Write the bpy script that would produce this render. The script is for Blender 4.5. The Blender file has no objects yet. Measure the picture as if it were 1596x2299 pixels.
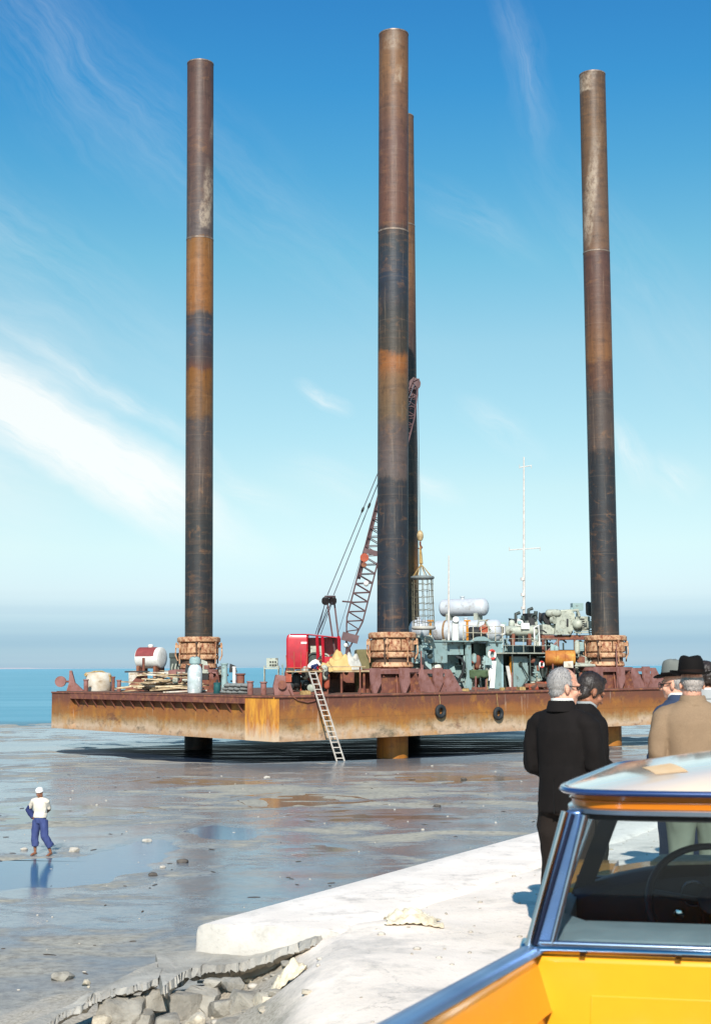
import bpy, bmesh, math, random
from mathutils import Vector, Matrix, noise
SC = bpy.context.scene
COL = SC.collection
R = math.radians
V = Vector

# ------------------------------------------------------------------ camera
FOC = 3194.0          # focal length in working pixels (picture 1596 x 2299)
PCX, PCY = 798.0, 1149.5
CAMZ = 1.75
PITCH, ROLL = math.atan((1496.0-PCY)/FOC), R(0.30)
CAM_M = Matrix.Rotation(math.pi/2+PITCH, 3, 'X') @ Matrix.Rotation(-ROLL, 3, 'Z')
cam_d = bpy.data.cameras.new('camera')
cam_d.sensor_fit = 'VERTICAL'; cam_d.sensor_height = 36.0; cam_d.sensor_width = 24.0
cam_d.lens = 36.0*FOC/2299.0
cam_d.clip_start = 0.1; cam_d.clip_end = 60000
cam_d.dof.use_dof = True; cam_d.dof.focus_distance = 60.0; cam_d.dof.aperture_fstop = 9.0
cam = bpy.data.objects.new('camera', cam_d); COL.objects.link(cam)
cam.matrix_world = Matrix.Translation((0, 0, CAMZ)) @ CAM_M.to_4x4()
SC.camera = cam

# ------------------------------------------------------------------ sky, sun, exposure
SUN_EL, SUN_AZ = R(36.0), R(183.0)      # the sun stands behind the camera, a little to the left
SUN_STRENGTH = 4.6
SKY_STRENGTH = 0.10
SC.view_settings.view_transform = 'Standard'
SC.view_settings.look = 'None'
SC.view_settings.exposure = 0.42
SC.view_settings.gamma = 1.0
sun_d = bpy.data.lights.new('sun', 'SUN'); sun_d.energy = SUN_STRENGTH; sun_d.angle = R(0.55)
sun_d.color = (1.0, 0.95, 0.87)
sun = bpy.data.objects.new('sun', sun_d); COL.objects.link(sun)
sdir = V((math.sin(SUN_AZ)*math.cos(SUN_EL), math.cos(SUN_AZ)*math.cos(SUN_EL), math.sin(SUN_EL)))
sun.rotation_euler = sdir.to_track_quat('Z', 'Y').to_euler()

def lin(c):
    c = c/255.0
    return c/12.92 if c <= 0.04045 else ((c+0.055)/1.055)**2.4
def rgb(t):
    return (lin(t[0]), lin(t[1]), lin(t[2]), 1.0)

class NT:
    """small helper for node trees"""
    def __init__(s, tree):
        s.t = tree
    def n(s, typ, **kw):
        nd = s.t.nodes.new(typ)
        for k, v in kw.items():
            if k.startswith('i_'):
                nd.inputs[k[2:].replace('_', ' ')].default_value = v
            else:
                setattr(nd, k, v)
        return nd
    def l(s, a, b):
        s.t.links.new(a, b)
    def math(s, op, a, b=None, c=None, clamp=False):
        nd = s.t.nodes.new('ShaderNodeMath'); nd.operation = op; nd.use_clamp = clamp
        for i, x in enumerate((a, b, c)):
            if x is None: continue
            if isinstance(x, (int, float)): nd.inputs[i].default_value = x
            else: s.l(x, nd.inputs[i])
        return nd.outputs[0]
    def mix(s, fac, a, b, blend='MIX'):
        nd = s.t.nodes.new('ShaderNodeMix'); nd.data_type = 'RGBA'; nd.blend_type = blend
        for sock, x in ((nd.inputs[0], fac), (nd.inputs[6], a), (nd.inputs[7], b)):
            if isinstance(x, (int, float)): sock.default_value = x
            elif isinstance(x, tuple): sock.default_value = x
            else: s.l(x, sock)
        return nd.outputs[2]
    def ramp(s, fac, stops, interp='LINEAR'):
        nd = s.t.nodes.new('ShaderNodeValToRGB'); cr = nd.color_ramp; cr.interpolation = interp
        stops = sorted(stops, key=lambda q: q[0])
        while len(cr.elements) < len(stops): cr.elements.new(0.5)
        for e, (p, c) in zip(cr.elements, stops):
            e.position = p
            e.color = (c, c, c, 1) if isinstance(c, (int, float)) else c
        if fac is not None: s.l(fac, nd.inputs[0])
        return nd.outputs[0]
    def noise(s, vec, scale=5, detail=5, rough=0.55, dist=0.0, out=0):
        nd = s.t.nodes.new('ShaderNodeTexNoise')
        nd.inputs['Scale'].default_value = scale; nd.inputs['Detail'].default_value = detail
        nd.inputs['Roughness'].default_value = rough; nd.inputs['Distortion'].default_value = dist
        if vec is not None: s.l(vec, nd.inputs['Vector'])
        return nd.outputs[out]
    def mapping(s, vec, loc=(0,0,0), rot=(0,0,0), scale=(1,1,1), typ='POINT'):
        nd = s.t.nodes.new('ShaderNodeMapping'); nd.vector_type = typ
        nd.inputs['Location'].default_value = loc; nd.inputs['Rotation'].default_value = rot; nd.inputs['Scale'].default_value = scale
        s.l(vec, nd.inputs['Vector']); return nd.outputs[0]

def build_world():
    w = bpy.data.worlds.new('World'); SC.world = w; w.use_nodes = True
    t = w.node_tree; t.nodes.clear(); N = NT(t)
    sky = N.n('ShaderNodeTexSky', sky_type='NISHITA', sun_disc=False, sun_elevation=SUN_EL, sun_rotation=SUN_AZ,
              altitude=0, air_density=1.0, dust_density=0.6, ozone_density=2.0)
    tc = N.n('ShaderNodeTexCoord')
    sep = N.n('ShaderNodeSeparateXYZ'); N.l(tc.outputs['Generated'], sep.inputs[0])
    el = N.math('ARCSINE', sep.outputs[2])
    az = N.math('ARCTAN2', sep.outputs[0], sep.outputs[1])
    # colour of the air by height above the horizon
    tint = N.ramp(N.math('MULTIPLY', el, 2.0), SKY_TINT)
    base = N.mix(1.0, sky.outputs[0], tint, 'MULTIPLY')
    cmb = N.n('ShaderNodeCombineXYZ'); N.l(az, cmb.inputs[0]); N.l(el, cmb.inputs[1])
    P0 = cmb.outputs[0]
    warp = N.noise(P0, 9, 4, 0.6, out=1)
    wv = N.t.nodes.new('ShaderNodeVectorMath'); wv.operation = 'MULTIPLY_ADD'
    N.l(warp, wv.inputs[0]); wv.inputs[1].default_value = (0.05, 0.03, 0); N.l(P0, wv.inputs[2])
    P1 = wv.outputs[0]
    total = None
    for (a, e, rot, sa, se, amt, soft, ns, lo, hi) in CLOUDS:
        m = N.mapping(P1, (a+0.025, e+0.015, 0), (0, 0, R(rot)), (sa, se, 1), 'TEXTURE')
        g = N.n('ShaderNodeTexGradient', gradient_type='SPHERICAL'); N.l(m, g.inputs[0])
        gf = N.math('POWER', g.outputs[1], soft)
        nm = N.mapping(P1, (a*3, e*7, 0), (0, 0, R(rot)), (0.34, 0.055, 1), 'TEXTURE')
        nz = N.noise(nm, ns, 9, 0.70, 0.3)
        nr = N.ramp(nz, [(lo, 0.0), (hi, 1.0)])
        d = N.math('MULTIPLY', N.math('MULTIPLY', gf, nr), amt)
        total = d if total is None else N.math('ADD', total, d)
    total = N.math('MINIMUM', N.math('MULTIPLY', total, 0.8), 0.86)
    cloud = N.n('ShaderNodeRGB'); cloud.outputs[0].default_value = CLOUD_COL
    col = N.mix(total, base, cloud.outputs[0])
    # faint lavender haze layers lying over the horizon
    lay = N.noise(N.mapping(P0, (0, 0, 0), (0, 0, 0), (1.2, 90, 1)), 1.0, 3, 0.5)
    near = N.ramp(N.math('MULTIPLY', el, 2.0), [(0.0, 1.0), (0.05, 0.9), (0.11, 0.0)])
    col = N.mix(N.math('MULTIPLY', near, N.ramp(lay, [(0.42, 0.0), (0.6, 0.30)])), col, LAYER_COL)
    bg = N.n('ShaderNodeBackground'); N.l(col, bg.inputs[0]); bg.inputs[1].default_value = SKY_STRENGTH
    out = N.n('ShaderNodeOutputWorld'); N.l(bg.outputs[0], out.inputs[0])
# ramp position = 2 x elevation in radians; values multiply the Nishita sky
SKY_TINT = [(0.0068, (0.56, 0.8, 1.22, 1)), (0.0347, (0.42, 0.635, 1.0, 1)), (0.0633, (0.55, 0.71, 0.99, 1)), (0.1032, (0.791, 0.843, 0.983, 1)), (0.1645, (0.94, 0.956, 0.921, 1)), (0.2459, (1.008, 1.026, 0.889, 1)), (0.3265, (0.949, 1.073, 0.914, 1)), (0.4477, (0.915, 1.133, 0.952, 1)), (0.5672, (0.637, 1.122, 1.0, 1)), (0.683, (0.394, 1.014, 1.064, 1)), (0.7969, (0.248, 0.915, 1.129, 1)), (0.907, (0.207, 0.832, 1.139, 1))]
CLOUD_COL = (7.6, 7.75, 7.6, 1)
LAYER_COL = (2.5, 3.95, 5.3, 1)
#          az     el    rot   len   wid  amount soft noise lo  hi
CLOUDS = [(-0.225, 0.172, -31, 0.17, 0.034, 1.7, 1.0, 2.2, 0.25, 0.66),
          (-0.165, 0.135, -31, 0.13, 0.030, 1.3, 1.0, 2.2, 0.25, 0.66),
          (-0.175, 0.190, -33, 0.12, 0.012, 0.8, 1.2, 3.0, 0.35, 0.70),
          (-0.27, 0.20, -25, 0.12, 0.08, 0.8, 1.2, 2.0, 0.25, 0.7),
          (-0.28, 0.14, -10, 0.12, 0.10, 0.45, 1.2, 2.0, 0.2, 0.6),
          (-0.26, 0.30, -33, 0.22, 0.05, 0.26, 1.0, 3.0, 0.38, 0.75),
          (-0.12, 0.36, -38, 0.26, 0.05, 0.16, 1.0, 3.0, 0.38, 0.75),
          (0.20, 0.26, -55, 0.16, 0.04, 0.16, 1.0, 3.0, 0.38, 0.75),
          (-0.215, 0.42, -45, 0.16, 0.06, 0.22, 1.1, 3.0, 0.40, 0.75),
          (-0.022, 0.190, -25, 0.030, 0.009, 0.75, 1.2, 6.0, 0.3, 0.6),
          (0.09, 0.31, -32, 0.07, 0.020, 0.22, 1.2, 4.0, 0.35, 0.7),
          (0.125, 0.41, -72, 0.08, 0.022, 0.26, 1.2, 4.0, 0.35, 0.7),
          (0.10, 0.165, -40, 0.045, 0.014, 0.45, 1.2, 5.0, 0.30, 0.62),
          (0.192, 0.148, -70, 0.035, 0.014, 0.70, 1.2, 5.0, 0.3, 0.6),
          (0.222, 0.130, -40, 0.025, 0.018, 0.5, 1.2, 5.0, 0.3, 0.6),
          (0.055, 0.125, -30, 0.03, 0.012, 0.5, 1.2, 5.0, 0.3, 0.6),
          (-0.08, 0.12, -20, 0.05, 0.016, 0.4, 1.2, 4.0, 0.35, 0.65),
          (-0.02, 0.13, -20, 0.05, 0.02, 0.3, 1.2, 4.0, 0.3, 0.65)]
build_world()

# ------------------------------------------------------------------ picture <-> place
def P(px, py, Y):
    """the point at world depth Y that the camera sees at working pixel (px, py)"""
    d = CAM_M @ V(((px-PCX)/FOC, (PCY-py)/FOC, -1.0))
    return V((0, 0, CAMZ)) + d*(Y/d.y)
def G(px, py, z):
    """the point at height z that the camera sees at working pixel (px, py)"""
    d = CAM_M @ V(((px-PCX)/FOC, (PCY-py)/FOC, -1.0))
    return V((0, 0, CAMZ)) + d*((z-CAMZ)/d.z)

# ------------------------------------------------------------------ mesh helpers
class MB:
    def __init__(s, M=None):
        s.bm = bmesh.new(); s.M = M; s.mi = 0
    def v(s, co):
        co = V(co)
        if s.M is not None: co = s.M @ co
        return s.bm.verts.new(co)
    def f(s, vs):
        try:
            fc = s.bm.faces.new(vs); fc.material_index = s.mi; return fc
        except ValueError:
            return None
    def add(s, verts, faces):
        vs = [s.v(c) for c in verts]
        for q in faces: s.f([vs[i] for i in q])
        return vs
    def box(s, c, size, rot=None):
        c = V(c); hx, hy, hz = size[0]/2, size[1]/2, size[2]/2
        pts = [V((x, y, z)) for z in (-hz, hz) for y in (-hy, hy) for x in (-hx, hx)]
        if rot is not None:
            m = Matrix.Rotation(rot, 3, 'Z') if isinstance(rot, (int, float)) else rot
            pts = [m @ q for q in pts]
        s.add([c+q for q in pts], [(0,2,3,1), (4,5,7,6), (0,1,5,4), (2,6,7,3), (0,4,6,2), (1,3,7,5)])
        return s
    def bx(s, x0, y0, z0, x1, y1, z1):
        return s.box(((x0+x1)/2, (y0+y1)/2, (z0+z1)/2), (abs(x1-x0), abs(y1-y0), abs(z1-z0)))
    def rings(s, rings, caps=True, closed=False):
        rs = [[s.v(c) for c in r] for r in rings]
        n = len(rs[0])
        pairs = list(zip(rs[:-1], rs[1:])) + ([(rs[-1], rs[0])] if closed else [])
        for a, b in pairs:
            for i in range(n):
                j = (i+1) % n
                s.f((a[i], a[j], b[j], b[i]))
        if caps and not closed:
            s.f(list(reversed(rs[0]))); s.f(rs[-1])
        return s
    def tube(s, pts, r, n=8, caps=True, dome=False, flat=1.0, closed=False):
        pts = [V(q) for q in pts]
        rr = list(r) if isinstance(r, (list, tuple)) else [r]*len(pts)
        if dome and not closed:
            d0 = (pts[0]-pts[1]).normalized(); d1 = (pts[-1]-pts[-2]).normalized()
            pre = [(pts[0]+d0*rr[0]*math.sin(a), rr[0]*max(0.08, math.cos(a))) for a in (1.45, 1.0, 0.5)]
            post = [(pts[-1]+d1*rr[-1]*math.sin(a), rr[-1]*max(0.08, math.cos(a))) for a in (0.5, 1.0, 1.45)]
            pts = [q[0] for q in pre]+pts+[q[0] for q in post]
            rr = [q[1] for q in pre]+rr+[q[1] for q in post]
        m = len(pts); rings = []; nv = None
        for i in range(m):
            if closed: t = (pts[(i+1) % m]-pts[i-1]).normalized()
            elif i == 0: t = (pts[1]-pts[0]).normalized()
            elif i == m-1: t = (pts[-1]-pts[-2]).normalized()
            else:
                t = ((pts[i+1]-pts[i]).normalized()+(pts[i]-pts[i-1]).normalized())
                t = t.normalized() if t.length > 1e-6 else (pts[i+1]-pts[i]).normalized()
            if nv is None:
                ref = V((0, 0, 1)) if abs(t.z) < 0.9 else V((1, 0, 0))
                nv = t.cross(ref).normalized()
            nv = (nv-t*nv.dot(t)).normalized(); b = t.cross(nv)
            rings.append([pts[i]+(nv*math.cos(2*math.pi*k/n)+b*math.sin(2*math.pi*k/n)*flat)*rr[i] for k in range(n)])
        return s.rings(rings, caps, closed)
    def bar(s, a, b, w, h=None):
        """square bar from a to b"""
        return s.tube([a, b], (w/2)*1.41, 4)
    def sph(s, c, r, seg=16, rg=10, rot=None):
        c = V(c); r = (r, r, r) if isinstance(r, (int, float)) else r
        rings = []
        for i in range(1, rg):
            a = math.pi*i/rg; ring = []
            for k in range(seg):
                b = 2*math.pi*k/seg
                q = V((r[0]*math.sin(a)*math.cos(b), r[1]*math.sin(a)*math.sin(b), -r[2]*math.cos(a)))
                if rot is not None: q = rot @ q
                ring.append(c+q)
            rings.append(ring)
        bot, top = V((0, 0, -r[2])), V((0, 0, r[2]))
        if rot is not None: bot, top = rot @ bot, rot @ top
        rs = [[s.v(q) for q in ring] for ring in rings]
        vb, vt = s.v(c+bot), s.v(c+top)
        for a, b in zip(rs[:-1], rs[1:]):
            for i in range(seg):
                j = (i+1) % seg; s.f((a[i], a[j], b[j], b[i]))
        for i in range(seg):
            j = (i+1) % seg
            s.f((vb, rs[0][j], rs[0][i])); s.f((vt, rs[-1][i], rs[-1][j]))
        return s
    def lathe(s, prof, n=24, c=(0, 0, 0), rot=None, caps=True):
        c = V(c); rings = []
        for (r, z) in prof:
            ring = []
            for k in range(n):
                a = 2*math.pi*k/n
                q = V((r*math.cos(a), r*math.sin(a), z))
                if rot is not None: q = rot @ q
                ring.append(c+q)
            rings.append(ring)
        return s.rings(rings, caps)
    def prism(s, poly, o, ux, uy, th):
        """polygon in the plane (o, ux, uy), extruded th both ways along the normal"""
        o, ux, uy = V(o), V(ux), V(uy); nn = ux.cross(uy).normalized()*(th/2)
        a = [o+ux*p[0]+uy*p[1]-nn for p in poly]; b = [o+ux*p[0]+uy*p[1]+nn for p in poly]
        n = len(poly); va = [s.v(q) for q in a]; vb = [s.v(q) for q in b]
        s.f(list(reversed(va))); s.f(vb)
        for i in range(n):
            j = (i+1) % n; s.f((va[i], va[j], vb[j], vb[i]))
        return s
    def torus(s, c, Rm, r, n=24, m=8, rot=None):
        c = V(c); rings = []
        for i in range(n):
            a = 2*math.pi*i/n; ring = []
            for k in range(m):
                b = 2*math.pi*k/m
                q = V(((Rm+r*math.cos(b))*math.cos(a), (Rm+r*math.cos(b))*math.sin(a), r*math.sin(b)))
                if rot is not None: q = rot @ q
                ring.append(c+q)
            rings.append(ring)
        return s.rings(rings, False, True)
    def jitter(s, amp, sc=3.0, seed=0):
        for vv in s.bm.verts:
            q = vv.co*sc+V((seed*7.1, seed*3.3, seed*1.7))
            vv.co += V((noise.noise(q), noise.noise(q+V((31, 0, 0))), noise.noise(q+V((0, 47, 0)))))*amp
        return s
    def build(s, name, mats, parent=None, smooth=40, world=False, bevel=0, tagd=None, uvbox=False):
        bm = s.bm
        bmesh.ops.recalc_face_normals(bm, faces=bm.faces)
        me = bpy.data.meshes.new(name)
        if parent is not None and world:
            bm.transform(WM[parent.name].inverted())
        off = None
        if parent is None:
            xs = [v.co for v in bm.verts]
            mn = V((min(q.x for q in xs), min(q.y for q in xs), min(q.z for q in xs)))
            mx = V((max(q.x for q in xs), max(q.y for q in xs), max(q.z for q in xs)))
            off = V(((mn.x+mx.x)/2, (mn.y+mx.y)/2, mn.z))
            bm.transform(Matrix.Translation(-off))
        bm.to_mesh(me); bm.free()
        for m in (mats if isinstance(mats, (list, tuple)) else [mats]): me.materials.append(m)
        if smooth:
            me.shade_smooth()
            if smooth < 180: me.set_sharp_from_angle(angle=R(smooth))
        o = bpy.data.objects.new(name, me); COL.objects.link(o)
        if parent is not None: o.parent = parent
        else: o.location = off
        if bevel:
            b = o.modifiers.new('bevel', 'BEVEL'); b.width = bevel; b.segments = 2; b.limit_method = 'ANGLE'; b.angle_limit = R(35)
        if tagd: tag(o, *tagd)
        return o
WM = {}
def tag(o, label=None, cat=None, group=None, kind=None):
    if label: o['label'] = label
    if cat: o['category'] = cat
    if group: o['group'] = group
    if kind: o['kind'] = kind
    return o
def thing(name, label, cat, loc=(0, 0, 0), rz=0.0, group=None):
    o = bpy.data.objects.new(name, None); COL.objects.link(o)
    o.empty_display_size = 0.2
    o.location = loc; o.rotation_euler = (0, 0, rz)
    WM[o.name] = Matrix.Translation(V(loc)) @ Matrix.Rotation(rz, 4, 'Z')
    return tag(o, label, cat, group)
KIDS = {}
def copy_tree(o, loc, rz, label, group=None, parent=None):
    c = o.copy(); COL.objects.link(c); c.parent = parent
    if parent is None:
        c.location = loc; c.rotation_euler = (0, 0, rz); c['label'] = label
        if group: c['group'] = group
    for ch in [q for q in COL.objects if q.parent == o]:
        copy_tree(ch, None, None, None, None, c)
    return c
def remeshed(mb, voxel, it=4, fac=0.5, wr=0.0, wsc=(9, 9, 5), seed=0, wf=None):
    """join all closed shapes of mb into one continuous smooth skin"""
    me = bpy.data.meshes.new('tmp'); bmesh.ops.recalc_face_normals(mb.bm, faces=mb.bm.faces)
    mb.bm.to_mesh(me); mb.bm.free()
    o = bpy.data.objects.new('tmp', me); COL.objects.link(o)
    m = o.modifiers.new('r', 'REMESH'); m.mode = 'VOXEL'; m.voxel_size = voxel
    sm = o.modifiers.new('s', 'SMOOTH'); sm.iterations = it; sm.factor = fac
    dg = bpy.context.evaluated_depsgraph_get(); dg.update()
    me2 = bpy.data.meshes.new_from_object(o.evaluated_get(dg))
    bpy.data.objects.remove(o); bpy.data.meshes.remove(me)
    out = MB(); out.bm.from_mesh(me2); bpy.data.meshes.remove(me2)
    if wr:
        out.bm.normal_update()
        mv = []
        for vv in out.bm.verts:
            q = V((vv.co.x*wsc[0], vv.co.y*wsc[1], vv.co.z*wsc[2]))+V((seed*5.3, seed*9.1, seed*2.7))
            q2 = q+V((noise.noise(q*0.6), noise.noise(q*0.6+V((9, 9, 9))), 0))*0.9
            a = 1-abs(noise.noise(q2))*2.2
            a = a*0.7+noise.noise(q*2.6)*0.35
            k = wf(vv.co) if wf else 1.0
            mv.append(vv.co+vv.normal*a*wr*k)
        for vv, c in zip(out.bm.verts, mv): vv.co = c
    return out

# ------------------------------------------------------------------ materials
def new_mat(name):
    m = bpy.data.materials.new(name); m.use_nodes = True
    t = m.node_tree; t.nodes.clear(); N = NT(t)
    out = N.n('ShaderNodeOutputMaterial'); b = N.n('ShaderNodeBsdfPrincipled'); N.l(b.outputs[0], out.inputs[0])
    return m, N, b, out
def mat(name, col, col2=None, rough=0.6, metal=0.0, sc=4.0, lo=0.35, hi=0.65, bump=0.0, bsc=40.0, spec=0.5, coat=0.0,
        stretch=(1, 1, 1), rvar=0.0, dirt=None, dsc=2.0, dlo=0.5, dhi=0.7, sheen=0.0):
    m, N, b, out = new_mat(name)
    tc = N.n('ShaderNodeTexCoord'); co = N.mapping(tc.outputs['Object'], scale=stretch)
    c1 = rgb(col); c2 = rgb(col2) if col2 else tuple(min(1, q*0.72) for q in c1[:3])+(1,)
    nz = N.noise(co, sc, 6, 0.6)
    c = N.mix(N.ramp(nz, [(lo, 0.0), (hi, 1.0)]), c1, c2)
    if dirt:
        dz = N.noise(N.mapping(co, (13, 7, 3)), dsc, 7, 0.65)
        c = N.mix(N.ramp(dz, [(dlo, 0.0), (dhi, 1.0)]), c, rgb(dirt))
    N.l(c, b.inputs['Base Color'])
    b.inputs['Metallic'].default_value = metal
    b.inputs['Specular IOR Level'].default_value = spec
    b.inputs['Coat Weight'].default_value = coat; b.inputs['Coat Roughness'].default_value = 0.06
    if sheen: b.inputs['Sheen Weight'].default_value = sheen; b.inputs['Sheen Roughness'].default_value = 0.5
    if rvar:
        N.l(N.math('ADD', N.math('MULTIPLY', nz, rvar*2), rough-rvar), b.inputs['Roughness'])
    else: b.inputs['Roughness'].default_value = rough
    if bump:
        bp = N.n('ShaderNodeBump'); bp.inputs['Strength'].default_value = bump; bp.inputs['Distance'].default_value = 0.02
        N.l(N.noise(co, bsc, 5, 0.6), bp.inputs['Height']); N.l(bp.outputs[0], b.inputs['Normal'])
    return m
# ================================================================== mud flat, water, far coast
rnd = random.Random(4)
def sstep(a, b, x):
    t = max(0.0, min(1.0, (x-a)/(b-a))); return t*t*(3-2*t)
def fbm(x, y, z=0.0, o=4):
    s, a, f = 0.0, 1.0, 1.0
    for _ in range(o):
        s += a*noise.noise(V((x*f, y*f, z+f))); a *= 0.5; f *= 2.03
    return s
WATER_Z = -3.56
def base_z(y):
    pts = [(0, -2.9), (25, -3.02), (39, -3.06), (60, -3.16), (75, -3.24), (79.5, -3.38), (83.5, -3.49), (100, -3.50), (135, -3.53), (165, -3.75), (230, -4.2), (900, -5)]
    for (a, za), (b, zb) in zip(pts[:-1], pts[1:]):
        if y <= b: return za+(zb-za)*(y-a)/(b-a)
    return -5
def plan_poly(pts, z): return [(q.x, q.y) for q in (G(px, py, z) for px, py in pts)]
POOLS = [  # outline in the photograph, ground height
    ([(-90, 1926), (0, 1930), (118, 1925), (216, 1914), (304, 1890), (371, 1876), (408, 1889), (414, 1903), (358, 1929), (338, 1953), (236, 1980), (101, 1995), (0, 1999), (-90, 2002)], -3.06),
    ([(-70, 1800), (60, 1806), (180, 1812), (300, 1814), (335, 1822), (250, 1830), (180, 1840), (60, 1846), (-70, 1850)], -3.07),
    ([(300, 1756), (380, 1748), (470, 1747), (600, 1752), (640, 1758), (540, 1762), (400, 1762)], -3.13),
    ([(560, 1790), (640, 1782), (760, 1790), (820, 1802), (700, 1810), (600, 1806)], -3.08),
    ([(400, 1862), (470, 1850), (560, 1856), (640, 1872), (560, 1886), (450, 1882)], -3.06),
    ([(700, 1830), (800, 1822), (960, 1826), (1040, 1836), (900, 1846), (760, 1842)], -3.06),
    ([(880, 1742), (1000, 1736), (1150, 1742), (1190, 1750), (1020, 1758), (900, 1752)], -3.15),
    ([(600, 1906), (700, 1896), (800, 1900), (780, 1916), (660, 1930)], -3.04)]
POOLS = [(plan_poly(p, z), z) for p, z in POOLS]
PBOX = [(min(q[0] for q in p)-2, max(q[0] for q in p)+2, min(q[1] for q in p)-2, max(q[1] for q in p)+2) for p, z in POOLS]
def pdist(poly, x, y):
    """signed distance, inside positive"""
    d = 1e9; ins = False; n = len(poly)
    for i in range(n):
        ax, ay = poly[i]; bx_, by_ = poly[(i+1) % n]
        ex, ey = bx_-ax, by_-ay
        t = max(0, min(1, ((x-ax)*ex+(y-ay)*ey)/(ex*ex+ey*ey+1e-9)))
        d = min(d, math.hypot(x-ax-ex*t, y-ay-ey*t))
        if (ay > y) != (by_ > y) and x < ex*(y-ay)/(by_-ay)+ax: ins = not ins
    return d if ins else -d
def mud_z(x, y):
    z = base_z(y)
    k = sstep(70, 95, y)
    z += 0.030*(1-k)*fbm(x*0.09, y*0.16, 1.0)+0.012*fbm(x*0.5, y*0.8, 5.0, 3)+0.060*k*fbm(x*0.045, y*0.13, 4.0)
    if y > 74:      # scoured hollow under the barge
        dx, dy = x+4.4, y-76.0
        u, v = dx*0.77+dy*0.638, -dx*0.638+dy*0.77
        z -= (0.20+0.09*fbm(x*0.07, y*0.25, 12.0, 3))*sstep(-4, 2, u)*sstep(42, 33, u)*sstep(-0.5, 2.5, v)*sstep(27, 19, v)
    if y < 75:
        z += 0.008*fbm(x*1.9, y*2.6, 9.0, 2)
    for (poly, pz), b in zip(POOLS, PBOX):
        if b[0] < x < b[1] and b[2] < y < b[3]:
            d = pdist(poly, x, y)+0.5*noise.noise(V((x*0.9, y*0.9, 3)))
            k = sstep(-1.6, 0.2, d)
            z = z*(1-k)+k*(pz-(0.035 if pz == -3.06 and x < -3 else 0.026)*sstep(-0.5, 0.5, d)+(0.010 if x < -3 and pz == -3.06 else 0.034)*noise.noise(V((x*0.9, y*2.0, 7))))
    return z
def fan(ys, az0, az1, na, zf):
    bm = MB(); rows = []
    for y in ys:
        rows.append([bm.v((y*math.tan(az0+(az1-az0)*i/na), y, zf(y*math.tan(az0+(az1-az0)*i/na), y))) for i in range(na+1)])
    for a, b in zip(rows[:-1], rows[1:]):
        for i in range(na): bm.f((a[i], a[i+1], b[i+1], b[i]))
    return bm
def mud_material():
    m, N, b, out = new_mat('wet_mud')
    g = N.n('ShaderNodeNewGeometry'); pos = g.outputs['Position']
    flat = N.mapping(pos, scale=(1, 1, 0.0))
    big = N.noise(N.mapping(flat, scale=(0.07, 0.10, 1)), 1.0, 6, 0.62, 0.4)
    mid = N.noise(N.mapping(flat, (5, 9, 0), scale=(0.30, 0.42, 1)), 1.0, 7, 0.66, 0.5)
    fine = N.noise(flat, 5.0, 6, 0.7)
    grit = N.noise(flat, 28.0, 4, 0.7)
    dry = N.mix(N.ramp(mid, [(0.38, 0.0), (0.62, 1.0)]), rgb((178, 170, 152)), rgb((154, 148, 136)))
    dry = N.mix(N.ramp(fine, [(0.45, 0.0), (0.7, 0.75)]), dry, rgb((112, 106, 96)))
    dry = N.mix(N.ramp(grit, [(0.60, 0.0), (0.72, 0.7)]), dry, rgb((192, 184, 172)))
    # rusty weed and scum lying in streaks
    weed = N.noise(N.mapping(flat, (40, 3, 0), scale=(0.09, 0.20, 1)), 1.0, 8, 0.72, 0.6)
    wm = N.ramp(weed, [(0.585, 0.0), (0.66, 0.75)])
    dry = N.mix(N.math('MULTIPLY', wm, N.ramp(fine, [(0.35, 0.2), (0.6, 1.0)])), dry, rgb((112, 88, 68)))
    # the shore under the quay is drier and sandy
    sp = N.n('ShaderNodeSeparateXYZ'); N.l(pos, sp.inputs[0])
    near = N.ramp(N.math('ADD', N.math('MULTIPLY', sp.outputs[1], 1/60.0), N.math('MULTIPLY', N.math('SUBTRACT', mid, 0.5), 0.25)), [(0.33, 1.0), (0.47, 0.0)])
    sand = N.mix(N.ramp(fine, [(0.4, 0.0), (0.62, 1.0)]), rgb((172, 165, 152)), rgb((138, 131, 121)))
    sand = N.mix(N.ramp(grit, [(0.60, 0.0), (0.7, 0.8)]), sand, rgb((205, 192, 172)))
    c = N.mix(near, dry, sand)
    wet = N.ramp(N.math('ADD', N.math('MULTIPLY', big, 0.50), N.math('MULTIPLY', mid, 0.50)), [(0.435, 0.0), (0.505, 1.0)])
    wet = N.math('MULTIPLY', wet, N.math('SUBTRACT', 1.0, N.math('MULTIPLY', near, 0.9)))
    c = N.mix(N.math('MULTIPLY', wet, 0.85), c, N.mix(0.80, c, rgb((92, 102, 118))))
    N.l(c, b.inputs['Base Color'])
    N.l(N.math('SUBTRACT', N.math('ADD', 0.62, N.math('MULTIPLY', fine, 0.2)), N.math('MULTIPLY', wet, 0.57)), b.inputs['Roughness'])
    N.l(N.math('ADD', 0.18, N.math('MULTIPLY', wet, 0.42)), b.inputs['Specular IOR Level'])
    h = N.math('ADD', N.math('MULTIPLY', mid, 0.7), N.math('ADD', N.math('MULTIPLY', fine, 0.30), N.math('MULTIPLY', grit, 0.05)))
    bp = N.n('ShaderNodeBump'); bp.inputs['Distance'].default_value = 0.16
    N.l(N.math('SUBTRACT', 0.55, N.math('MULTIPLY', wet, 0.45)), bp.inputs['Strength'])
    N.l(h, bp.inputs['Height']); N.l(bp.outputs[0], b.inputs['Normal'])
    return m
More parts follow.
